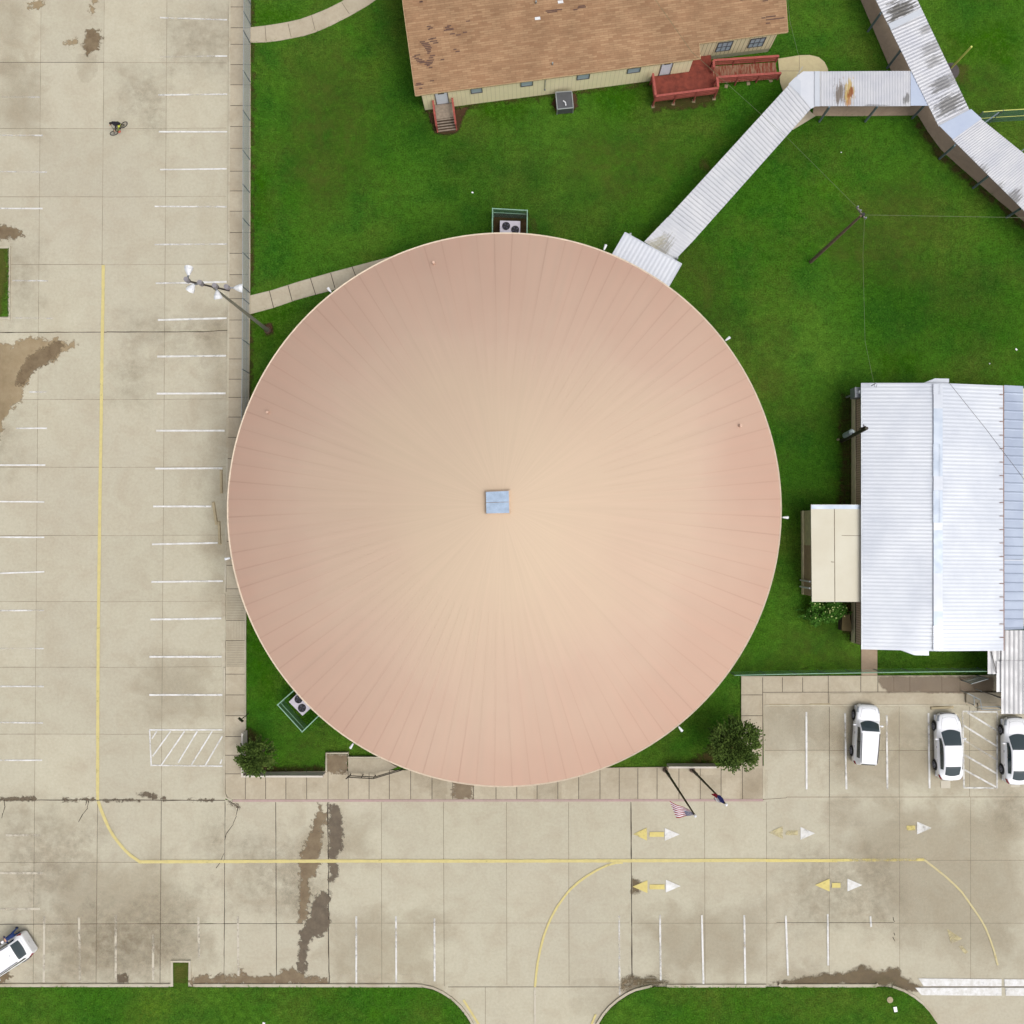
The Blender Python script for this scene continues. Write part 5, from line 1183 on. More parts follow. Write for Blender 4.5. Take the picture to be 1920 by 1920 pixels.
pp = [P(x, y, .12) for x, y in pts0]
for hh in (.55, 1.0):
    m = MB(); m.tube([p + Vector((0, 0, hh)) for p in pp], .035, 8, True); m.obj('rail', M['darkmetal'], HR)
for p in (pp[1], pp[2], pp[3], pp[1].lerp(pp[2], .5)):
    m = MB(); m.tube([p, p + Vector((0, 0, 1.0))], .035, 8); m.obj('post', M['darkmetal'], HR)
# steps and rails by the corrugated canopy
SR = thing('entry_steps', P(1845, 1315, 0), 'concrete entry steps with pipe rails left of the corrugated canopy', 'steps')
m = MB()
for k, (y0, y1, z) in enumerate(((1318, 1322, .32), (1322, 1327, .22), (1327, 1333, .11))): m.prism([P(x, y, z)[:2] for x, y in [(1834, y0), (1885, y0), (1885, y1), (1834, y1)]], 0, z)
m.prism([P(x, y, .4)[:2] for x, y in [(1813, 1299), (1885, 1299), (1885, 1318), (1813, 1318)]], 0, .34)
m.at['tone'] = ('FACE', [.78] * len(m.f)); m.obj('steps', M['walk'], SR)
for rl in ([(1815, 1300), (1838, 1312), (1841, 1330)], [(1826, 1305), (1827, 1322)], [(1841, 1296), (1880, 1309)], [(1835, 1325), (1876, 1325)], [(1841, 1330), (1876, 1331)]):
    m = MB(); m.tube([P(x, y, 1.2) for x, y in rl], .035, 8); m.obj('rail', M['galv'] if rl[0][0] != 1841 or len(rl) > 2 or rl[1][1] > 1320 else M['darkmetal'], SR)
for (x, y) in ((1815, 1300), (1838, 1312), (1841, 1330), (1827, 1322), (1841, 1296), (1876, 1309)):
    p = P(x, y, 1.2); m = MB(); m.tube([Vector((p.x, p.y, .2)), p], .03, 6); m.obj('post', M['galv'], SR)

# wheel stops
M['stop'] = concrete_mat('wheel_stop_concrete', alb(196, 182, 150), alb(186, 172, 142), alb(160, 148, 120), False)
for (x0, y0, x1, y1, lb) in ((414.3, 881, 414.8, 925, 'topmost of the three wheel stops beside the left dome rim'), (399.5, 941, 406, 984, 'slanted middle wheel stop beside the left dome rim'), (410, 977, 412, 1021, 'lowest of the three wheel stops beside the left dome rim'), (1626, 1317, 1669, 1316, 'wheel stop in front of the white crossover'), (1745, 1328, 1788, 1325.5, 'wheel stop in front of the middle white sedan'), (1516, 1321, 1558, 1320, 'wheel stop right of the empty bay near the corner pavement'), (1440, 1322, 1482, 1322, 'leftmost wheel stop of the bays beside the tree pavement')):
    a, b = P(x0, y0, .06), P(x1, y1, .06); m = MB(); d = (b - a).normalized(); s_ = Vector((-d.y, d.x, 0))
    vs = []
    for p, e in ((a, -1), (a + d * .08, 0), (b - d * .08, 0), (b, 1)):
        for sx, z in ((-.11, .012), (-.075, .14 if e == 0 else .08), (.075, .14 if e == 0 else .08), (.11, .012)): vs.append(Vector((p.x, p.y, z)) + s_ * sx)
    fs = [(i * 4 + k, i * 4 + (k + 1) % 4, i * 4 + 4 + (k + 1) % 4, i * 4 + 4 + k) for i in range(3) for k in range(4)] + [(3, 2, 1, 0), (12, 13, 14, 15)]
    c0 = (a + b) / 2; c0.z = 0
    m.add([v - c0 for v in vs], fs); o = m.obj('wheel_stop', M['stop']); o.location = c0; tag(o, lb, 'wheel stop', 'wheel stops')

# ------------------------------------------------------------------ POLES
LP = thing('light_pole', P(503, 620, 0), 'tall steel light pole with four white floodlights leaning over the left lot', 'light pole')
b = P(503, 620, 0); top = P(398, 538, 13.0); tp = Vector((b.x, b.y, 13.0)).lerp(top, .7)
m = MB(); m.tube([b, b.lerp(tp, .08), b.lerp(tp, .4), tp], [.15, .135, .11, .065], 12); m.obj('pole', simple('dark_galvanised_pole', alb(136, 136, 122), .6, .2), LP)
m = MB(); m.tube([b, b + Vector((0, 0, .25))], .26, 12); m.obj('base_collar', M['wood'], LP)
z0 = tp.z
a0, a1 = P(352, 527, z0 + .0), P(430, 545, z0 - .0)
m = MB(); m.bar(a0, a1, .1, .1); m.obj('crossarm', M['darkmetal'], LP)
for (bx, by, hx, hy, dx, dy) in ((351, 525, 353.5, 509, 0, -1), (376.5, 531, 360, 538.5, -.5, .7), (404, 536.5, 408, 552, .12, 1), (426, 539, 446, 540, 1, .02)):
    bb = P(bx, by, z0 + .15); hh = P(hx, hy, z0 - .1); dirv = (P(hx + dx * 6, hy + dy * 6, z0 - .1) - hh).normalized()
    m = MB(); m.tube([bb - Vector((0, 0, .25)), bb + Vector((0, 0, .25))], .15, 10); bo = m.obj('ballast_box', simple('ballast_grey', alb(150, 146, 150), .5), LP)
    m = MB(); m.bar(bb, hh - dirv * .2, .08, .08); m.obj('arm', M['greymetal'], bo)
    m = MB(); m.tube([hh - dirv * .26, hh - dirv * .12, hh + dirv * .1, hh + dirv * .26 - Vector((0, 0, .05))], [.06, .14, .24, .27], 14); m.obj('floodlight_head', M['whiteplastic'], LP)

UP = thing('utility_pole', P(1520, 491, 0), 'brown wooden utility pole leaning across the lawn on the right', 'utility pole')
b = P(1520, 491, 0); tp = Vector((b.x, b.y, 10.4)).lerp(P(1616, 404, 10.4), .7); TOPW = tp
m = MB(); m.tube([b, b.lerp(tp, .5), tp], [.13, .11, .075], 12); m.obj('pole', simple('grey_brown_pole_wood', alb(116, 98, 80), .9, sc=5, var=.35), UP)
m = MB(); m.bar(P(1606, 388, tp.z - .3), P(1623, 411, tp.z - .3), .09, .1); m.obj('crossarm', simple('pale_crossarm', alb(150, 146, 130), .8), UP)
m = MB()
for (x, y) in ((1607, 389), (1612, 396), (1622, 410)): p = P(x, y, tp.z - .2); m.tube([p, p + Vector((0, 0, .22))], .05, 8)
m.obj('insulator', M['greymetal'], UP)
m = MB(); p = b.lerp(tp, .97); m.tube([p + Vector((.18, .1, 0)), p + Vector((.18, .1, .3))], .11, 10); m.obj('cap', M['black'], UP)
TP = thing('transformer_pole', P(1578, 827, 0), 'dark pole carrying a grey transformer can beside the metal building', 'utility pole')
b = P(1578, 827, 0); tp2 = Vector((b.x, b.y, 6.2)).lerp(P(1623, 801, 6.2), .8)
m = MB(); m.tube([b, tp2], [.14, .11], 12); m.obj('pole', M['darkmetal'], TP)
pc = b.lerp(tp2, .42); m = MB(); pa, pb = P(1586, 817, 2.0), P(1598, 811, 3.6); pa, pb = b.lerp(tp2, .2) + Vector((-.1, .22, 0)), b.lerp(tp2, .5) + Vector((-.1, .22, 0))
m.tube([pa, pa + (pb - pa) * .04, pb - (pb - pa) * .04, pb], [.1, .2, .2, .12], 14); m.obj('transformer_can', simple('pale_grey_can', alb(158, 170, 172), .45), TP)
GSt = simple('tan_stub', alb(150, 140, 110), .8)
for dx in (-.3, .3): m = MB(); m.tube([b + Vector((dx, .1, 0)), b + Vector((dx, .1, .25))], .08, 8); m.obj('ground_stub', GSt, TP)
m = MB(); m.bar(P(1619, 796, 5.6), P(1621, 803, 5.6), .06, .08); m.bar(P(1612, 804, 5.3), P(1623, 800, 6.0), .08, .08); m.obj('bracket', M['darkmetal'], TP)
# overhead wires
def wire(pts, r, label, mat='galv', sag=.3):
    q = []
    for a, b_ in zip(pts[:-1], pts[1:]):
        for k in range(12): t_ = k / 12; p = a.lerp(b_, t_); p.z -= sag * 4 * t_ * (1 - t_); q.append(p)
    q.append(pts[-1]); c0 = q[0].copy(); m = MB(); m.tube([p - c0 for p in q], r, 5, False); o = m.obj('overhead_wire', M[mat]); o.location = c0; return tag(o, label, 'wire', 'overhead wires')
M['wire'] = simple('weathered_wire', alb(120, 130, 96), .6)
wire([P(1606, 388, 10), P(1480, 262, 8.6), P(1297, 97, 7.6), P(1222, -10, 7.2), P(1160, -120, 7.2)], .010, 'thin wire from the utility pole over the diagonal canopy and the shingle roof', 'wire', 0)
wire([P(1624, 403, 10), P(1890, 407.5, 9.6), P(2040, 410, 9.6)], .009, 'thin wire running right from the utility pole top', 'wire', 0)
wire([P(1621, 410, 10), P(1618, 480, 9), P(1622, 640, 7), P(1638, 716, 5.2)], .009, 'thin wire running down from the utility pole to the metal roof corner', 'wire', 0)
wire([P(1779, 717, 6), P(1850, 806, 6.4), P(1925, 905, 7.0), P(2000, 1005, 7.5)], .016, 'dark cable crossing the white metal roof', 'doorframe', 0)
wire([P(1476, -10, 6), P(1481, 40, 5.5), P(1497, 103, 4.2)], .009, 'thin wire descending past the right end of the shingle roof', 'wire', 0)
MS = thing('service_mast', P(1641, 720, 3), 'small bent service mast on the metal roof corner under the wire', 'mast')
m = MB(); m.tube([P(1634, 723.5, 3.4), P(1640, 720, 4.2), P(1642, 718, 4.6)], .04, 6); m.obj('mast_pipe', M['greymetal'], MS)
m = MB(); m.tube([P(1640, 720, 4.3), P(1640, 725, 4.0), P(1643, 726, 4.0), P(1644, 721, 4.4)], .02, 5); m.obj('drip_loop', M['greymetal'], MS)
# foul pole + mulch ring
mu = MB(); c0 = P(1782, 134, 0); mu.prism([(c0.x + .62 * math.cos(k * math.pi / 14), c0.y + .62 * math.sin(k * math.pi / 14)) for k in range(28)], 0, .075); 
o = mu.obj('mulch_ring', simple('dark_mulch', alb(86, 80, 80), .95, var=.25, sc=6), off=c0); o.location = c0; tag(o, 'dark round mulch ring beside the mildewed canopy', 'mulch ring')
FPo = thing('foul_pole', P(1783, 128, 0), 'thin yellow foul pole rising from the dark mulch ring', 'pole')
b = P(1783, 128, 0); m = MB(); m.tube([b, Vector((b.x, b.y, 3.4)).lerp(P(1821, 90, 3.4), .5)], .07, 10); m.obj('pole', M['yel'], FPo)
# flag poles
def flagpole(bx, by, tx, ty, h, lb):
    b = P(bx, by, .12); tp = P(tx, ty, h); r0 = thing('flagpole', b, lb, 'flagpole', 'flagpoles')
    m = MB(); m.tube([b, b.lerp(tp, .12), b.lerp(tp, .125), tp], [.11, .11, .085, .05], 12); m.obj('pole', M['darkmetal'], r0)
    m = MB(); m.tube([b, b + Vector((0, 0, .3))], [.2, .16], 14); m.obj('base_collar', simple('stone_collar', alb(130, 110, 100), .8), r0)
    m = MB(); m.ball(tp + Vector((0, 0, .1)), .1, 12, 8); m.obj('finial', M['whiteplastic'], r0)
    m = MB(); q = b.lerp(tp, .15); m.box(q, (.16, .16, .3)); m.obj('cleat_box', M['darkmetal'], r0)
    return r0, b, tp
f1, b1, t1 = flagpole(1247.5, 1443.5, 1303, 1529, 11.4, 'left dark flagpole by the low wall, flying a striped flag')
f2, b2, t2 = flagpole(1298, 1443.5, 1361, 1508, 10.2, 'right dark flagpole by the low wall, with a furled flag')
# striped flag: hangs from the pole top, blown to the left
M['flagw'] = simple('flag_white', (.85, .83, .86), .8, var=.04); M['flagr'] = simple('flag_red', alb(176, 40, 64), .8, var=.05); M['flagb'] = simple('flag_blue', alb(52, 62, 140), .8, var=.08)
FG = thing('striped_flag', t1, 'american stars and stripes flag flying from the left pole', 'flag')
hx = [P(1299, 1527, 11.1), P(1289, 1516, 10.2)]   # hoist top / bottom
cor = [P(1301, 1528, 10.9), P(1293, 1518, 10.35), P(1256, 1503, 10.1), P(1268, 1533.5, 10.5)]   # hoist-top, hoist-bottom, fly-bottom, fly-top
def fl(u, v):          # u along fly, v down the hoist
    a = cor[0].lerp(cor[3], u); b_ = cor[1].lerp(cor[2], u); p = a.lerp(b_, v); p.z += .10 * math.sin(u * 9 + v * 2) * u
    d = (cor[2] - cor[3]); p += d * 0.03 * math.sin(u * 7) * u; return p
for nm, sel, mt in (('white_stripes', 1, 'flagw'), ('red_stripes', 0, 'flagr')):
    m = MB()
    for k in range(13):
        if k % 2 != sel: continue
        u0 = .4 if k < 7 else 0.0
        m.grid([[fl(lerp(u0, 1, i / 12), k / 13) for i in range(13)], [fl(lerp(u0, 1, i / 12), (k + 1) / 13) for i in range(13)]])
    m.obj(nm, M[mt], FG)
m = MB(); m.grid([[fl(.4 * i / 6, 7 / 13 * j / 6) for i in range(7)] for j in range(7)]); cn = m.obj('canton', M['flagb'], FG)
m = MB()
for r_i in range(9):
    for c_i in range(6 if r_i % 2 == 0 else 5):
        u = .4 * ((c_i * 2 + (1 if r_i % 2 == 0 else 2)) / 12); vv = 7 / 13 * (r_i + 1) / 10; p = fl(u, vv); p.z += .012
        e1_ = (fl(u + .01, vv) - fl(u, vv)).normalized(); e2_ = (fl(u, vv + .01) - fl(u, vv)).normalized(); pts = []
        for k in range(10):
            a = math.pi * k / 5; rr = .028 if k % 2 == 0 else .012; pts.append(p + e1_ * math.cos(a) * rr + e2_ * math.sin(a) * rr)
        m.poly(pts)
m.obj('stars', M['flagw'], cn)
FG2 = thing('furled_flag', t2, 'furled red white and blue state flag wrapped round the right pole', 'flag')
def cloth(pts, wid, mat, nm):
    m = MB(); rows = []
    for i, p in enumerate(pts):
        d = (pts[min(i + 1, len(pts) - 1)] - pts[max(0, i - 1)]).normalized(); s_ = Vector((-d.y, d.x, .3)).normalized()
        rows.append([p + s_ * wid[i] * (k / 4 - .5) + Vector((0, 0, .08 * math.sin(k * 2.2 + i))) for k in range(5)])
    m.grid(rows); m.obj(nm, mat, FG2)
cloth([P(1358, 1505, 9.9), P(1353, 1500, 9.5), P(1348, 1494, 9.2), P(1344, 1492, 8.9)], [.18, .38, .32, .12], M['flagb'], 'blue_field')
cloth([P(1351, 1503, 9.4), P(1346, 1499, 9.1), P(1342, 1494, 8.9)], [.2, .34, .25], M['flagw'], 'white_band')
cloth([P(1345, 1494, 9.0), P(1340, 1490.5, 8.8), P(1334, 1489.5, 8.7)], [.2, .22, .05], M['flagr'], 'red_band')
cloth([P(1347, 1502, 9.2), P(1342, 1498, 8.9), P(1339, 1496, 8.8)], [.1, .22, .1], simple('flag_dark', alb(76, 40, 70), .8), 'folded_tail')
# small sign
SG = thing('sign_post', P(466, 1338, 0), 'small dark sign post at the lawn edge left of the dome', 'sign')
b = P(466, 1338, 0); tp = Vector((b.x, b.y, 2.35)).lerp(P(450, 1352, 2.35), .6); m = MB(); m.tube([b, tp], .035, 8); m.obj('post', M['darkmetal'], SG)
m = MB(); m.box(tp - Vector((0, 0, .28)), (.42, .03, .5), Vector((.75, -.65, 0)), Vector((.65, .75, 0))); m.obj('sign_panel', M['darkmetal'], SG)
# small ground items
c0 = P(1668.5, 1874.5, .125); m = MB(); m.tube([Vector((0, 0, 0)), Vector((0, 0, .05))], .22, 16); o = m.obj('cleanout_cover', M['stop']); o.location = c0; tag(o, 'round pale concrete cover set in the lower right lawn', 'ground cover plate')
def litter(x, y, sz, lb, z=.02, mat='flagw'):
    c0 = P(x, y, z); m = MB(); rows = [[Vector(((i - 1.5) * sz / 3, (j - 1) * sz / 3, .04 + .05 * random.random())) for i in range(4)] for j in range(3)]
    m.grid(rows); m.grid([[v + Vector((0, 0, -.01)) for v in r[::-1]] for r in rows]); o = m.obj('paper_scrap', M[mat]); o.location = c0; o.rotation_euler = (0, 0, random.random() * 3); tag(o, lb, 'litter', 'paper scraps on the lawns')
litter(1678.5, 1892, .36, 'crumpled pale blue paper scrap on the lower right lawn', .14)
litter(886, 361.5, .14, 'white paper scrap on the lawn above the dome'); litter(1905, 655.5, .16, 'white paper scrap on the lawn at the right edge'); litter(1855, 682, .09, 'tiny paper scrap on the lawn above the metal building')
litter(1577, 286, .08, 'tiny scrap on the lawn below the rust-stained canopy'); litter(495, 1918, .18, 'white scrap at the bottom edge of the left verge', .14)

# ------------------------------------------------------------------ VEGETATION
def leaf_mat(name, c1, c2):
    t = NT(name); n = t.noise(t.pos(), 3.0, 3); g = t.n('ObjectInfo', 5)
    at = t.attr('lv'); c = t.mix(at, c1, c2); return t.bsdf(c, .8, 0, .08)
M['leaf'] = leaf_mat('dark_green_leaves', alb(40, 62, 24, 1.15), alb(92, 112, 50, 1.2)); M['leafs'] = leaf_mat('shrub_leaves', alb(40, 82, 22, 1.1), alb(84, 130, 48, 1.1))
M['bark'] = simple('bark', (.10, .075, .05), .9)
def tree(cxp, cyp, rpx, h, label, seed, cat='tree', nm='tree', leaf='leaf', nl=5200, zr=.62, zlow=1.0, flowers=0, sx=1.0, sy=1.0, grp=None, ls=(.11, .22)):
    rnd = random.Random(seed); hc = lerp(zlow, h, .55); c0 = P(cxp, cyp, hc); Rr = rpx / 25.6 * (H - hc) / H
    r0 = thing(nm, (c0.x, c0.y, 0), label, cat, grp)
    m = MB(); b = Vector((c0.x, c0.y, 0)); top_ = Vector((c0.x, c0.y, hc))
    m.tube([b, b.lerp(top_, .4) + Vector((.05, .03, 0)), top_], [Rr * .09, Rr * .07, Rr * .04], 8)
    m.obj('trunk', M['bark'], r0)
    clumps = []
    for i in range(46):
        th = rnd.random() * 2 * math.pi; ph = math.acos(rnd.uniform(-.35, 1)); rr = Rr * rnd.uniform(.35, .98)
        p = c0 + Vector((rr * math.sin(ph) * math.cos(th) * sx, rr * math.sin(ph) * math.sin(th) * sy, rr * math.cos(ph) * zr * (h - zlow) / (2 * Rr * zr) * 1.1))
        clumps.append((p, Rr * rnd.uniform(.12, .27), rnd.random()))
    for i in range(10):
        m = MB(); p = clumps[i * 4][0]; m.tube([b.lerp(top_, rnd.uniform(.4, .9)), b.lerp(top_, .9).lerp(p, .6) + Vector((0, 0, .1)), p], [Rr * .035, Rr * .02, .01], 5); 
        if i == 0: mm = m
        else: mm.add(m.v, m.f)
    mm.obj('limbs', M['bark'], r0)
    m = MB(); lv = []
    def leafq(p, s, d, val):
        d = d.normalized(); n = Vector((rnd.uniform(-1, 1), rnd.uniform(-1, 1), rnd.uniform(.2, 1.4))).normalized(); sd_ = d.cross(n).normalized() * s * .32
        m.add([p - d * s * .5, p + sd_, p + d * s * .5 + Vector((0, 0, -s * .15)), p - sd_], [(0, 1, 2, 3)]); lv.append(val)
    for i in range(nl):
        p, cr, cv = rnd.choice(clumps); o_ = Vector((rnd.gauss(0, 1), rnd.gauss(0, 1), rnd.gauss(0, .8)))
        q = p + o_ * cr * .55; d = (q - c0) + Vector((rnd.uniform(-1, 1), rnd.uniform(-1, 1), rnd.uniform(-.8, .3))) * Rr * .6
        leafq(q, rnd.uniform(*ls), d, min(1, max(0, cv * .5 + rnd.random() * .6)))
    # drooping outer sprigs
    for i in range(int(42 * (1 if not flowers else .3))):
        th = rnd.random() * 2 * math.pi; d = Vector((math.cos(th) * sx, math.sin(th) * sy, -.15)); base_ = c0 + d * Rr * rnd.uniform(.7, .95) + Vector((0, 0, rnd.uniform(-.3, .5)))
        for k in range(9):
            q = base_ + d * k * .05 + Vector((rnd.uniform(-.06, .06), rnd.uniform(-.06, .06), -k * .02)); leafq(q, rnd.uniform(*ls), d + Vector((rnd.uniform(-.5, .5), rnd.uniform(-.5, .5), 0)), rnd.random())
    m.at['lv'] = ('FACE', lv); m.obj('crown', M[leaf], r0)
    if flowers:
        m = MB()
        for i in range(flowers):
            p, cr, cv = rnd.choice(clumps); q = p + Vector((rnd.gauss(0, .6), rnd.gauss(0, .6), 1.0)) * cr; m.ball(q, (rnd.uniform(.03, .07),) * 3, 6, 4)
        m.obj('blossom', simple('pale_yellow_blossom', alb(206, 222, 140), .7), r0)
tree(479, 1419, 33, 3.3, 'smaller dark green tree at the lower left corner of the lawn', 3, nl=4600, grp='trees')
tree(1376, 1398, 47, 4.2, 'larger dark green tree beside the flagpoles', 11, nl=8600, grp='trees')
tree(1545, 1146, 34, 1.5, 'low flowering shrub below the cream annexe roof', 5, 'shrub', 'flowering_shrub', 'leafs', 5200, .5, .15, 60, 1.25, .62)
# grass tufts: ragged lawn edges and coarse clumps all over the lawns (nobody could count them)
def tufts():
    rnd = random.Random(21); m = MB(); lv = []
    def tuft(x, y, z, s):
        v0 = rnd.random()
        for k in range(rnd.randint(3, 5)):
            a = rnd.random() * 6.283; dx, dy = math.cos(a), math.sin(a); l = s * rnd.uniform(.6, 1.2); w_ = l * .16
            m.add([(x - dy * w_, y + dx * w_, z), (x + dy * w_, y - dx * w_, z), (x + dx * l * .9, y + dy * l * .9, z + l * rnd.uniform(.25, .7))], [(0, 1, 2)]); lv.append(min(1, max(0, v0 * .6 + rnd.random() * .5)))
    edges = [([(471, -60), (470.5, 200), (470, 545)], 0), ([(468, 592), (467, 790)], 0), ([(470, 82), (520, 78.5), (570, 69), (620, 50), (690, 11)], 0), ([(470, 50), (520, 43), (562, 35), (640, 2)], 0), ([(470, 553), (560, 527), (680, 494), (760, 473)], 0), ([(470, 590), (560, 562), (640, 541)], 0),
             ([(-40, 1852.5), (320, 1852.5)], .12), ([(360, 1852.5), (780, 1852.5), (812, 1858), (845, 1877), (870, 1902), (884, 1926)], .12), ([(1122, 1926), (1145, 1894), (1177, 1869), (1228, 1852.5), (1660, 1852.5), (1695, 1862), (1728, 1886), (1756, 1922)], .12),
             ([(461.5, 1130), (461, 1365)], 0), ([(1370, 1262), (1840, 1262)], 0), ([(1722, 219), (1765, 283), (1830, 341), (1920, 418)], 0), ([(1614, 0), (1671, 130)], 0), ([(1524, 218.5), (1722, 218.5)], 0), ([(612, 1411), (652, 1411)], 0), ([(655, 1419), (712, 1419)], 0), ([(1389, 1268), (1389, 1400)], 0), ([(797, 211), (1225, 156)], 0), ([(15, 466), (15, 594)], .11), ([(1552, 110), (1556, 140)], 0)]
    for pl, z in edges:
        pp = [P(x, y, z) for x, y in pl]
        for a, b in zip(pp[:-1], pp[1:]):
            for k in range(int((b - a).length * 16)):
                p = a.lerp(b, rnd.random()); tuft(p.x + rnd.gauss(0, .06), p.y + rnd.gauss(0, .06), z, rnd.uniform(.06, .16))
    bad = [[(1560, -20), (1730, -20), (1830, 200), (1925, 290), (1925, 420), (1760, 290), (1720, 222), (1520, 222), (1270, 480), (1205, 470), (1490, 160), (1560, 125), (1660, 120)], [(465, 45), (560, 34), (650, -5), (720, -5), (600, 62), (465, 84)], [(465, 550), (700, 480), (760, 520), (465, 594)], [(1455, 100), (1560, 100), (1560, 170), (1455, 170)]]
    N = 16000; xs = rng.uniform(474, 1925, N); ys_ = rng.uniform(-5, 1250, N); pts = np.stack([xs, ys_], 1)
    ok = np.hypot(xs - 944, ys_ - 953) > 500
    for b in bad: ok &= sdf(pts, b) < 0
    for (x, y) in pts[ok]: p = P(x, y, 0); tuft(p.x, p.y, 0, rnd.uniform(.07, .17))
    for lw in (lawn1, lawn2):
        N = 3000; pts = np.stack([rng.uniform(0, 1925, N), rng.uniform(1853, 1925, N)], 1); ok = sdf(pts, lw) > 3
        for (x, y) in pts[ok]: p = P(x, y, .12); tuft(p.x, p.y, .12, rnd.uniform(.07, .17))
    m.at['lv'] = ('FACE', lv); o = m.obj('grass_tufts', M['blade']); tag(o, 'coarse grass tufts over the lawns and along their edges', 'grass', None, 'stuff')
M['blade'] = leaf_mat('grass_blades', alb(40, 84, 20, 1.1), alb(92, 136, 40, 1.15))
tufts()
# ------------------------------------------------------------------ CARS
M['carwhite'] = (lambda t: t.bsdf((.76, .77, .80), .25, 0, .5, Coat_Weight=.6, Coat_Roughness=.05))(NT('white_car_paint'))
M['carsilver'] = (lambda t: t.bsdf(alb(218, 222, 234), .3, .15, .5, Coat_Weight=.6, Coat_Roughness=.05))(NT('pearl_car_paint'))
M['rim'] = simple('alloy_rim', alb(160, 160, 168), .35, .6); M['lampglass'] = simple('headlamp_lens', alb(190, 196, 206), .15); M['tail'] = simple('tail_lamp_lens', alb(150, 30, 50), .2)
M['chrome'] = simple('grey_trim', alb(120, 120, 128), .3, .5)
def smooth(xs, ys, x):
    n = len(xs)
    if x <= xs[0]: return ys[0]
    if x >= xs[-1]: return ys[-1]
    i = max(k for k in range(n - 1) if xs[k] <= x); t_ = (x - xs[i]) / (xs[i + 1] - xs[i])
    p0 = ys[max(0, i - 1)]; p1 = ys[i]; p2 = ys[i + 1]; p3 = ys[min(n - 1, i + 2)]
    d1 = (p2 - p0) / (xs[i + 1] - xs[max(0, i - 1)]) * (xs[i + 1] - xs[i]); d2 = (p3 - p1) / (xs[min(n - 1, i + 2)] - xs[i]) * (xs[i + 1] - xs[i])
    t2, t3 = t_ * t_, t_ ** 3
    return (2 * t3 - 3 * t2 + 1) * p1 + (t3 - 2 * t2 + t_) * d1 + (-2 * t3 + 3 * t2) * p2 + (t3 - t2) * d2
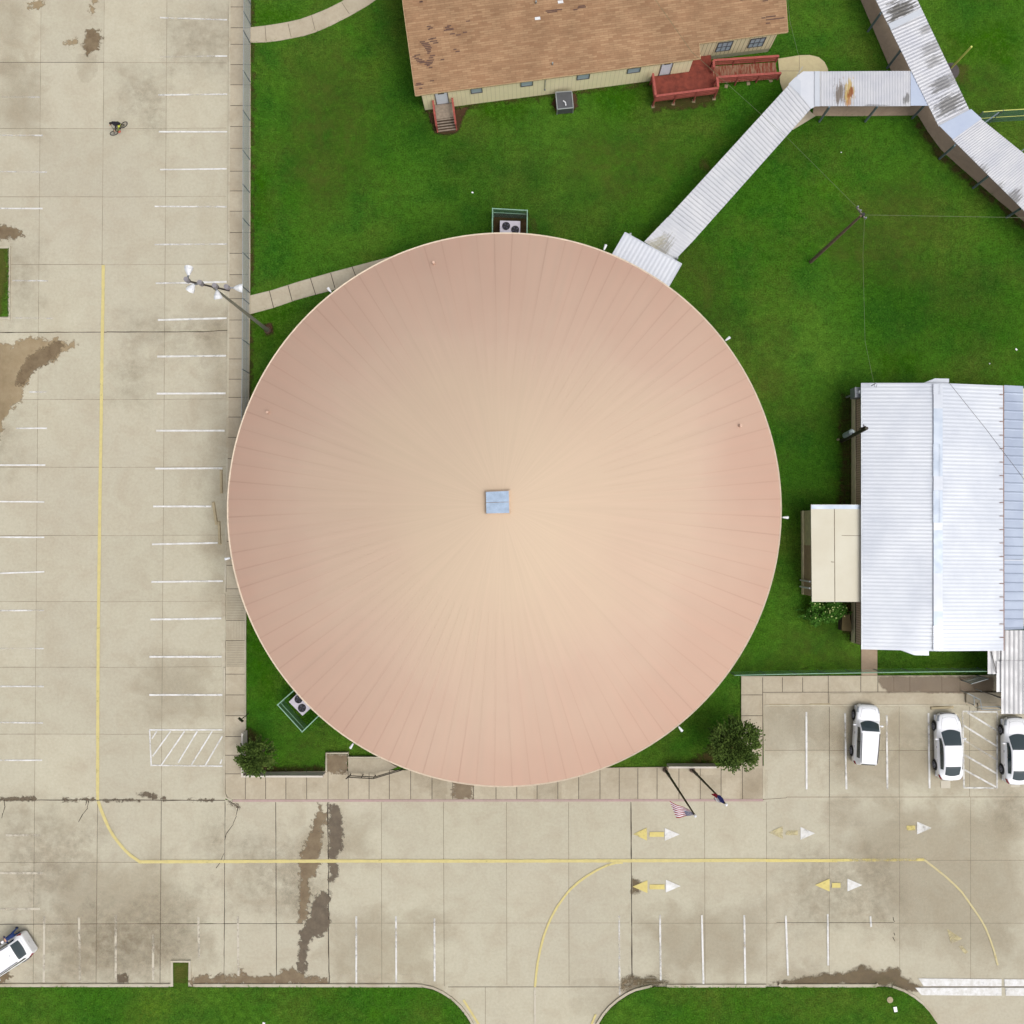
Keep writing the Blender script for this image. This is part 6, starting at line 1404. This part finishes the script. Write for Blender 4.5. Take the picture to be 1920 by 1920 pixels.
def car(loc, heading, sp, label, paint='carwhite'):
    r0 = thing('parked_car', loc, label, 'car', 'parked white cars'); r0.rotation_euler = (0, 0, heading)
    Lc, Wc, wb, wr = sp['L'], sp['W'], sp['wb'], sp['wr']; hw_ = Wc / 2
    ys = sp['ys']; ws = sp['ws']; zs = sp['zs']; zb = sp['zb']
    def B(y, a):       # a: -1..1 around, |a| 0..1: centre top -> rocker
        w_ = smooth(ys, ws, y) * hw_; zt = smooth(ys, zs, y); s_ = 1 if a >= 0 else -1; a = abs(a)
        ks = [0, .25, .42, .5, .58, .72, .88, 1.0]; fx = [0, .55, .86, .955, .99, 1.0, .985, .95]; zz = [zt, zt - .012, zt - .05, zt - .11, zt - .2, (zt + zb) * .5 + .03, zb + .08, zb]
        return Vector((s_ * np.interp(a, ks, fx) * w_, y, np.interp(a, ks, zz)))
    m = MB(); rows = []; N = 40; aa = [-1 + 2 * k / 40 for k in range(41)]
    for i in range(N + 1):
        y = lerp(ys[0], ys[-1], .5 - .5 * math.cos(math.pi * i / N)); rows.append([B(y, a) for a in aa])
    m.grid([r[::-1] for r in rows]); m.f = [f for f in m.f]
    for r, flip in ((rows[0], 1), (rows[-1], 0)): m.poly(r if flip else r[::-1])
    m.add([v for v in (Vector((-hw_ * .9, ys[0] * .93, zb)), Vector((hw_ * .9, ys[0] * .93, zb)), Vector((hw_ * .9, ys[-1] * .93, zb)), Vector((-hw_ * .9, ys[-1] * .93, zb)))], [(0, 3, 2, 1)])
    body = m.obj('body', M[paint], r0, smooth=True, off=Vector((0, 0, 0)))
    gy, gz, gw = sp['gy'], sp['gz'], sp['gw']       # greenhouse
    def G(y, a, o=0.0):
        zt = smooth(gy, gz, y); rw = smooth(gy, gw, y) * hw_; bw = smooth(ys, ws, y) * hw_ * .93; zb_ = smooth(ys, zs, y) - .08; s_ = 1 if a >= 0 else -1; a = abs(a)
        hgt = max(0, zt - zb_)
        if a <= 1:
            x = a * rw; z = zt - .035 * a ** 3 - .012 * a * a; nx, nz = .15 * a, 1
        else:
            q = a - 1; x = lerp(rw, bw, q); z = lerp(zt - .047, zb_, q); nx, nz = 1, .4
        return Vector((s_ * (x + nx * o), y, z + nz * o))
    m = MB(); rows = []
    for i in range(37):
        y = lerp(gy[0], gy[-1], i / 36); rows.append([G(y, a) for a in [-2, -1.7, -1.35, -1.08, -1, -.8, -.5, 0, .5, .8, 1, 1.08, 1.35, 1.7, 2]])
    m.grid([r[::-1] for r in rows]); m.obj('cabin', M[paint], r0, smooth=True, off=Vector((0, 0, 0)))
    def glass(nm, y0, y1, a0, a1, mat='glassdark', o=.012, cut=0.0, bow=0.0, parent=None):
        m = MB(); rows = []
        for i in range(13):
            row = []
            for k in range(13):
                a = lerp(a0, a1, k / 12); e = abs(k / 6 - 1); y = lerp(y0, y1, i / 12) ; y -= bow * e * e * (i / 12 if bow > 0 else (1 - i / 12)); row.append(G(y, a, o))
            rows.append(row)
        m.grid([r[::-1] for r in rows]); return m.obj(nm, M[mat], parent or r0, smooth=True, off=Vector((0, 0, 0)))
    glass('windshield', sp['wy0'], sp['wy1'], -.92, .92, bow=sp.get('wbow', .18)); glass('rear_window', sp['ry0'], sp['ry1'], -.86, .86, bow=-sp.get('rbow', .12))
    for s_ in (-1, 1):
        m = MB(); rows = []; y0, y1 = sp['sy0'], sp['sy1']
        for i in range(15):
            y = lerp(y0, y1, i / 14); rows.append([G(y, s_ * a, .012) for a in np.linspace(1.12, 1.72, 6)])
        m.grid(rows if s_ > 0 else [r[::-1] for r in rows]); m.f = m.f
        sw = m.obj('side_window', M['glassdark'], r0, smooth=True, off=Vector((0, 0, 0)))
        for yy in (sp['py'], ):
            m = MB(); m.grid([[G(yy - .04, s_ * a, .018) for a in (1.1, 1.4, 1.74)], [G(yy + .04, s_ * a, .018) for a in (1.1, 1.4, 1.74)]]); m.obj('window_pillar', M['black'], sw, off=Vector((0, 0, 0)))
        m = MB(); mx = hw_ + .10; m.ball((s_ * mx, sp['my'], .98), (.13, .07, .075), 10, 7); m.bar((s_ * (hw_ - .12), sp['my'] - .0, .93), (s_ * mx, sp['my'], .96), .05, .05); m.obj('wing_mirror', M[paint], r0, smooth=True, off=Vector((0, 0, 0)))
        for yy in sp['hy']:
            m = MB(); p = B(yy, s_ * .66); m.box((p.x + s_ * .015, yy, p.z + .12), (.03, .17, .035)); m.obj('door_handle', M['chrome'], r0, off=Vector((0, 0, 0)))
        for (nm, y0, y1, a0, a1, mt) in (('headlight', sp['hl'][0], sp['hl'][1], .40, .62, 'lampglass'), ('tail_light', sp['tl'][0], sp['tl'][1], .44, .68, 'tail')):
            m = MB(); rows = []
            for i in range(6):
                y = lerp(y0, y1, i / 5); sh = i / 5 * .05; rows.append([B(y, s_ * lerp(a0 + sh, a1, k / 4)) + Vector((s_ * .006, .008 if y > 0 else -.008, .01)) for k in range(5)])
            m.grid(rows); m.grid([r[::-1] for r in rows]); m.obj(nm, M[mt], r0, smooth=True, off=Vector((0, 0, 0)))
        for yy in (wb / 2 + sp['wo'], -wb / 2 + sp['wo']):
            m = MB(); xo = s_ * (hw_ * smooth(ys, ws, yy)); m.tube([(xo - s_ * .15, yy, wr + .03), (xo + s_ * .004, yy, wr + .03)], wr + .07, 24); arch = m.obj('wheel_arch', M['black'], r0, off=Vector((0, 0, 0)))
            w_ = bpy.data.objects.new('wheel', None); C.objects.link(w_); w_.parent = r0; w_.location = (xo, yy, wr)
            m = MB(); m.tube([(-s_ * .2, 0, 0), (-s_ * .17, 0, 0), (s_ * .03, 0, 0), (s_ * .055, 0, 0)], [wr * .93, wr, wr, wr * .9], 28); m.obj('tyre', M['rubber'], w_, off=Vector((0, 0, 0)))
            m = MB(); m.tube([(s_ * .05, 0, 0), (s_ * .062, 0, 0)], wr * .30, 12)
            for k in range(5):
                a = 2 * math.pi * k / 5; m.bar((s_ * .06, 0, 0), (s_ * .06, math.cos(a) * wr * .62, math.sin(a) * wr * .62), .07, .02)
            ring_ = [(s_ * .06, math.cos(2 * math.pi * k / 24) * wr * .64, math.sin(2 * math.pi * k / 24) * wr * .64) for k in range(25)]; m.tube(ring_, .022, 5, False)
            m.obj('rim', M['rim'], w_, off=Vector((0, 0, 0)))
    # panel gaps: thin dark seams for bonnet and boot
    def seam(pts, nm):
        m = MB()
        for a, b_ in zip(pts[:-1], pts[1:]): m.bar(a, b_, .012, .008)
        m.obj(nm, M['chrome'], body, off=Vector((0, 0, 0)))
    by0, by1 = sp['bon']; seam([B(lerp(by0, by1, k / 8), -.33 + .05 * k / 8) + Vector((0, 0, .004)) for k in range(9)], 'bonnet_seam'); seam([B(lerp(by0, by1, k / 8), .33 - .05 * k / 8) + Vector((0, 0, .004)) for k in range(9)], 'bonnet_seam')
    seam([B(by1 - .10 * abs(k / 4 - 1) ** 2, lerp(-.28, .28, k / 8)) + Vector((0, 0, .004)) for k in range(9)], 'bonnet_seam')
    m = MB(); yy = ys[-1]; m.box((0, yy - .03, .55), (hw_ * 1.1, .08, .14)); m.obj('grille', M['black'], r0, off=Vector((0, 0, 0)))
    m = MB(); m.box((0, ys[0] - .01, .75), (.32, .03, .14)); m.obj('number_plate', M['whiteplastic'], r0, off=Vector((0, 0, 0)))
    if sp.get('rails'):
        for s_ in (-1, 1):
            m = MB(); pts = [G(y, s_ * .93, .05) for y in np.linspace(sp['ry1'] + .1, sp['wy0'] - .15, 9)]; m.tube(pts, .022, 6); m.obj('roof_rail', M['black'], r0, off=Vector((0, 0, 0)))
    m = MB(); p = G(sp.get('ay', -1.2), 0, .02); m.box(p + Vector((0, 0, .02)), (.025, .08, .04)); m.obj('roof_antenna', M['chrome'], r0, off=Vector((0, 0, 0)))
    return r0
sedan = dict(L=4.8, W=1.83, wb=2.78, wr=.335, wo=.05, zb=.2,
    ys=[-2.36, -2.31, -2.18, -1.85, -1.3, 0, 1.2, 1.75, 2.1, 2.28, 2.38], ws=[.52, .70, .84, .955, 1.0, 1.0, .985, .94, .82, .66, .42], zs=[.86, .98, 1.05, 1.08, 1.02, .98, .96, .88, .78, .70, .60],
    gy=[-2.12, -1.7, -1.3, -.7, 0, .28, .75, 1.36], gz=[1.04, 1.22, 1.37, 1.44, 1.46, 1.42, 1.22, .93], gw=[.66, .66, .68, .69, .71, .72, .77, .82],
    wy0=.24, wy1=1.28, ry0=-2.0, ry1=-1.27, sy0=-1.5, sy1=.70, py=-.35, my=.62, hy=(.02, -.95), hl=(1.85, 2.24), tl=(-2.26, -1.9), bon=(1.25, 2.15), ay=-1.0)
cross = dict(L=4.25, W=1.74, wb=2.57, wr=.34, wo=0.02, zb=.24,
    ys=[-2.12, -2.09, -1.98, -1.7, -1.2, 0, 1.1, 1.6, 1.9, 2.06, 2.14], ws=[.74, .84, .93, .985, 1.0, 1.0, .99, .96, .88, .76, .60], zs=[.95, 1.04, 1.08, 1.08, 1.06, 1.02, 1.03, .98, .90, .78, .64],
    gy=[-2.05, -1.9, -1.6, -1.0, 0, .45, .75, 1.15], gz=[1.30, 1.55, 1.60, 1.63, 1.63, 1.58, 1.36, 1.00], gw=[.66, .68, .70, .73, .76, .78, .80, .84],
    wy0=.42, wy1=1.08, ry0=-2.04, ry1=-1.93, sy0=-1.55, sy1=.62, py=-.4, my=.72, hy=(.15, -.85), hl=(1.6, 1.98), tl=(-2.07, -1.85), bon=(1.22, 1.95), rails=True, rbow=.0, ay=-1.55)
bigsuv = dict(L=4.75, W=1.9, wb=2.75, wr=.37, wo=.05, zb=.26,
    ys=[-2.36, -2.32, -2.2, -1.9, -1.3, 0, 1.2, 1.75, 2.1, 2.28, 2.38], ws=[.78, .86, .93, .98, 1.0, 1.0, .99, .95, .86, .74, .58], zs=[.98, 1.07, 1.12, 1.14, 1.12, 1.08, 1.08, 1.02, .94, .82, .66],
    gy=[-2.2, -1.98, -1.55, -1.0, 0, .4, .8, 1.25], gz=[1.16, 1.32, 1.64, 1.70, 1.72, 1.66, 1.42, 1.04], gw=[.72, .73, .74, .76, .78, .79, .82, .84],
    wy0=.42, wy1=1.16, ry0=-2.12, ry1=-1.62, sy0=-1.85, sy1=.7, py=-.4, my=.75, hy=(.15, -.85), hl=(1.75, 2.2), tl=(-2.3, -2.0), bon=(1.3, 2.15), rails=True, rbow=.05, ay=-1.3)
def cpos(x, y): p = P(x, y, .4); return Vector((p.x, p.y, L0))
car(cpos(1621.5, 1376), math.radians(-3.6), cross, 'white crossover with black roof rails, leftmost of the three cars parked at right')
car(cpos(1776, 1398.5), math.radians(1.0), sedan, 'white sedan in the middle, left of the hatched access aisle')
car(cpos(1901.5, 1406.5), math.radians(.6), sedan, 'white sedan cut by the right edge, right of the hatched aisle')
car(cpos(8, 1796), math.atan2(-.55, -.84) - math.pi / 2, bigsuv, 'white SUV parked askew at the lower left edge beside a person')
# ------------------------------------------------------------------ PEOPLE
M['skin'] = simple('skin', (.42, .25, .17), .6, var=.04); M['denim'] = simple('blue_denim', alb(44, 84, 158), .85, sc=8); M['shirtblue'] = simple('navy_shirt', alb(40, 62, 120), .85, sc=8)
M['blackcloth'] = simple('black_cloth', (.012, .010, .016), .9); M['neon'] = simple('neon_yellow_cloth', alb(232, 240, 96), .7, var=.05); M['shoe'] = simple('black_shoe', (.012, .012, .013), .6); M['redshoe'] = simple('red_shoe', alb(226, 110, 86), .6); M['hair'] = simple('dark_hair', (.02, .014, .01), .8)
M['shorts'] = simple('olive_shorts', alb(120, 132, 70), .85)
def skin_body(verts, edges, radii, name, mats, parent, matf):
    me = bpy.data.meshes.new(name); me.from_pydata([tuple(v) for v in verts], edges, []); o = bpy.data.objects.new(name, me); C.objects.link(o)
    md = o.modifiers.new('s', 'SKIN'); md.use_smooth_shade = True
    for i, r in enumerate(radii): me.skin_vertices[0].data[i].radius = (r if isinstance(r, tuple) else (r, r)); me.skin_vertices[0].data[i].use_root = (i == 0)
    sb = o.modifiers.new('b', 'SUBSURF'); sb.levels = 1; sb.render_levels = 1
    dg = bpy.context.evaluated_depsgraph_get(); ev = o.evaluated_get(dg); nm = bpy.data.meshes.new_from_object(ev)
    o.modifiers.clear(); o.data = nm
    nm.materials.clear()
    for m_ in mats: nm.materials.append(m_)
    for p in nm.polygons: p.material_index = matf(p.center); p.use_smooth = True
    o.parent = parent; return o
def hand(m, wr_, d, up, s=1.0):
    d = d.normalized(); sd_ = d.cross(up).normalized(); up = sd_.cross(d)
    m.ball(wr_ + d * .045 * s, (.045 * s, .04 * s, .03 * s), 8, 6)
    for k, (o_, ln) in enumerate(((-.033, .062), (-.011, .075), (.011, .07), (.033, .055))):
        a = wr_ + d * .075 * s + sd_ * o_ * s; b_ = a + d * ln * .55 * s - up * .008; c2 = b_ + d * ln * .4 * s - up * .03 * s; m.tube([a, b_, c2], [.0095 * s, .009 * s, .007 * s], 6)
    a = wr_ + d * .03 * s + sd_ * -.04 * s; m.tube([a, a + d * .03 * s - sd_ * .03 * s, a + d * .06 * s - sd_ * .03 * s - up * .02], [.011 * s, .0105 * s, .008 * s], 6)
def foot(m, ank, d):
    d = d.normalized(); m.ball(ank + d * .07 - Vector((0, 0, .055)), (.05 + .08 * abs(d.x), .05 + .08 * abs(d.y), .045), 10, 7); m.ball(ank - Vector((0, 0, .03)), (.05, .05, .055), 8, 6)
def head(parent, c, fwd, up, hairmat, cap=None, r=.1):
    fwd = fwd.normalized(); sd_ = fwd.cross(up).normalized()
    m = MB(); m.ball(c, (r * .88, r * .95, r * 1.18), 14, 10); m.ball(c + fwd * r * .95 - up * r * .12, (.018, .018, .022), 6, 5)
    for s_ in (-1, 1): m.ball(c + sd_ * s_ * r * .88, (.018, .02, .03), 6, 5)
    m.box(c + fwd * r * .88 - up * r * .5, (.045, .01, .012), sd_, fwd); hd = m.obj('head', M['skin'], parent, smooth=True)
    m = MB()
    for s_ in (-1, 1): m.ball(c + fwd * r * .84 + sd_ * s_ * r * .36 + up * r * .08, .011, 6, 5)
    m.obj('eyes', M['black'], hd)
    m = MB(); m.ball(c + up * r * .2 - fwd * r * .12, (r * .98, r * 1.02, r * 1.12), 14, 10); m.obj('cap' if cap else 'hair', M[cap] if cap else M[hairmat], hd, smooth=True)
    if cap:
        m = MB(); m.box(c + fwd * r * 1.25 + up * r * .25, (.13, .1, .015), sd_, fwd); m.obj('cap_peak', M[cap], hd)
# person beside the SUV: standing, bent forward towards the car
pf = (P(30.5, 1741, .06) + P(40.5, 1746, .06)) / 2; PR = thing('person', (pf.x, pf.y, L0), 'person in blue jeans and blue shirt with a white cap leaning by the white SUV', 'person')
fx = Vector((-.84, -.54, 0)).normalized(); sx_ = Vector((fx.y, -fx.x, 0))    # forward: towards car flank (down-left in view)
base = Vector((pf.x, pf.y, L0))
def pp_(f, s, z): return base + fx * f + sx_ * s + Vector((0, 0, z))
vv = [pp_(.02, 0, .95), pp_(.12, 0, 1.12), pp_(.24, 0, 1.28), pp_(.34, 0, 1.40), pp_(.40, 0, 1.47),
      pp_(.0, .11, .90), pp_(.02, .15, .50), pp_(-.02, .19, .10), pp_(.0, -.11, .90), pp_(.06, -.15, .50), pp_(.02, -.19, .10),
      pp_(.33, .19, 1.36), pp_(.45, .27, 1.14), pp_(.62, .22, 1.02), pp_(.33, -.19, 1.36), pp_(.46, -.27, 1.14), pp_(.64, -.20, 1.0)]
ee = [(0, 1), (1, 2), (2, 3), (3, 4), (0, 5), (5, 6), (6, 7), (0, 8), (8, 9), (9, 10), (3, 11), (11, 12), (12, 13), (3, 14), (14, 15), (15, 16)]
rr = [(.15, .12), (.15, .11), (.17, .12), (.13, .09), .05, .095, .068, .045, .095, .068, .045, .06, .043, .032, .06, .043, .032]
def mf(c):
    d = (c - base)
    if c.z < .98 + L0 - .0: 
        return 1
    if d.dot(fx) > .50: return 0
    if c.z > 1.44: return 0
    return 2
skin_body([v - base for v in vv], ee, rr, 'body', [M['skin'], M['denim'], M['shirtblue']], PR, lambda c: mf(c + base))
m = MB(); foot(m, vv[7], fx + sx_ * .2); foot(m, vv[10], fx - sx_ * .2); m.obj('shoes', M['shoe'], PR, smooth=True)
m = MB(); hand(m, vv[13], (vv[13] - vv[12]), Vector((0, 0, 1))); hand(m, vv[16], (vv[16] - vv[15]), Vector((0, 0, 1))); m.obj('hands', M['skin'], PR, smooth=True)
head(PR, pp_(.47, 0, 1.56), fx + Vector((0, 0, -.5)), Vector((fx.x * .4, fx.y * .4, .9)).normalized(), 'hair', 'flagw', .105)
# bicycle and rider
gf, gr = P(216.5, 251, 0), P(235, 235.5, 0)
gf = P(217, 252.5, 0); gr = P(235.5, 237, 0); gf.z = gr.z = L0
bd = (gf - gr).normalized(); wl = (gf - gr).length; bs = Vector((-bd.y, bd.x, 0)); WRd = .285
BK = thing('bicycle', (gf + gr) / 2, 'small dark bicycle ridden across the empty left lot', 'bicycle')
lean = bs * 0.0
up = Vector((0, 0, 1))
def wheelp(c, d):
    nrm = d.cross(up).normalized(); w_ = bpy.data.objects.new('wheel', None); C.objects.link(w_); w_.parent = BK; w_.location = c - BK.location
    m = MB(); m.tube([c + (d * math.cos(2 * math.pi * k / 32) + up * math.sin(2 * math.pi * k / 32)) * WRd for k in range(33)], .028, 8, False); m.obj('tyre', M['rubber'], w_)
    m = MB()
    for k in range(16): a = 2 * math.pi * k / 16; m.tube([c, c + (d * math.cos(a) + up * math.sin(a)) * WRd], .003, 3, False)
    m.tube([c - nrm * .05, c + nrm * .05], .025, 8); m.tube([c + (d * math.cos(2 * math.pi * k / 24) + up * math.sin(2 * math.pi * k / 24)) * (WRd - .03) for k in range(25)], .01, 5, False); m.obj('rim', M['chrome'], w_)
stf = (bd * .95 + bs * -.3).normalized()
hf, hr = gf + up * WRd, gr + up * WRd
wheelp(hf, stf); wheelp(hr, bd)
bb_ = lerp(gr, gf, .42) + up * .3; seat_t = lerp(gr, gf, .22) + up * .72; head_t = lerp(gr, gf, .82) + up * .72; bar_c = lerp(gr, gf, .80) + up * .92
m = MB()
for a, b_ in ((bb_, seat_t), (seat_t, head_t), (bb_, head_t), (bb_, hr + bs * .06), (bb_, hr - bs * .06), (seat_t - up * .08, hr + bs * .06), (seat_t - up * .08, hr - bs * .06), (head_t, bar_c)): m.tube([a, b_], .018, 6)
for s_ in (-.06, .06): m.tube([head_t - up * .03, hf + bs * s_], .016, 6)
m.obj('frame', simple('olive_bike_frame', alb(110, 104, 70), .4, .2), BK)
m = MB(); m.tube([bar_c - bs * .3 - bd * .06, bar_c, bar_c + bs * .3 - bd * .06], .015, 6); m.obj('handlebar', M['black'], BK)
m = MB(); m.ball(seat_t + up * .06, (.12, .12, .04), 10, 6); m.obj('saddle', M['black'], BK)
m = MB(); m.tube([bb_ - bs * .07, bb_ + bs * .07], .07, 12); m.box(bb_ + bs * .14 + bd * .12 - up * .08, (.1, .09, .02), bd); m.box(bb_ - bs * .14 - bd * .12 + up * .08, (.1, .09, .02), bd); m.obj('pedals', M['black'], BK)
RD = thing('person', (gf + gr) / 2, 'cyclist in a black hoodie and neon yellow top riding the bicycle', 'person')
pb = Vector(RD.location)
hip = seat_t + up * .14; chest = lerp(gr, gf, .50) + up * 1.18; neck = lerp(gr, gf, .60) + up * 1.32
pl_ = bb_ + bs * .16 + bd * .12 - up * .04; pr_ = bb_ - bs * .16 - bd * .12 + up * .12
vv = [hip, hip.lerp(chest, .5), chest, neck, hip + bs * .1, hip.lerp(pl_, .45) + bs * .14 + bd * .26, pl_ + up * .05, hip - bs * .1, hip.lerp(pr_, .45) - bs * .14 + bd * .28, pr_ + up * .05,
      chest + bs * .18, chest.lerp(bar_c, .55) + bs * .3 - up * .06, bar_c + bs * .27 - bd * .04 + up * .04, chest - bs * .18, chest.lerp(bar_c, .55) - bs * .3 - up * .06, bar_c - bs * .27 - bd * .04 + up * .04]
ee = [(0, 1), (1, 2), (2, 3), (0, 4), (4, 5), (5, 6), (0, 7), (7, 8), (8, 9), (2, 10), (10, 11), (11, 12), (2, 13), (13, 14), (14, 15)]
rr = [(.15, .13), (.15, .12), (.19, .14), .05, .09, .062, .04, .09, .062, .04, .075, .05, .035, .075, .05, .035]
hipz = hip.z
def mf2(c):
    w_ = c + pb
    if w_.z > hipz + .14 or (w_ - chest).length < .34 or (w_.z > .9): return 0
    if w_.z > hipz - .06: return 1
    if w_.z > .5: return 2
    return 3
skin_body([v - pb for v in vv], ee, rr, 'body', [M['blackcloth'], M['neon'], M['shorts'], M['skin']], RD, mf2)
m = MB(); foot(m, vv[6] + up * .02, bd); foot(m, vv[9] + up * .02, bd); m.obj('shoes', M['redshoe'], RD, smooth=True)
m = MB(); hand(m, vv[12], bd - up * .3, up); hand(m, vv[15], bd - up * .3, up); m.obj('hands', M['skin'], RD, smooth=True)
head(RD, neck + up * .16 + bd * .07, bd + Vector((0, 0, -.15)), up, 'hair', None, .1)
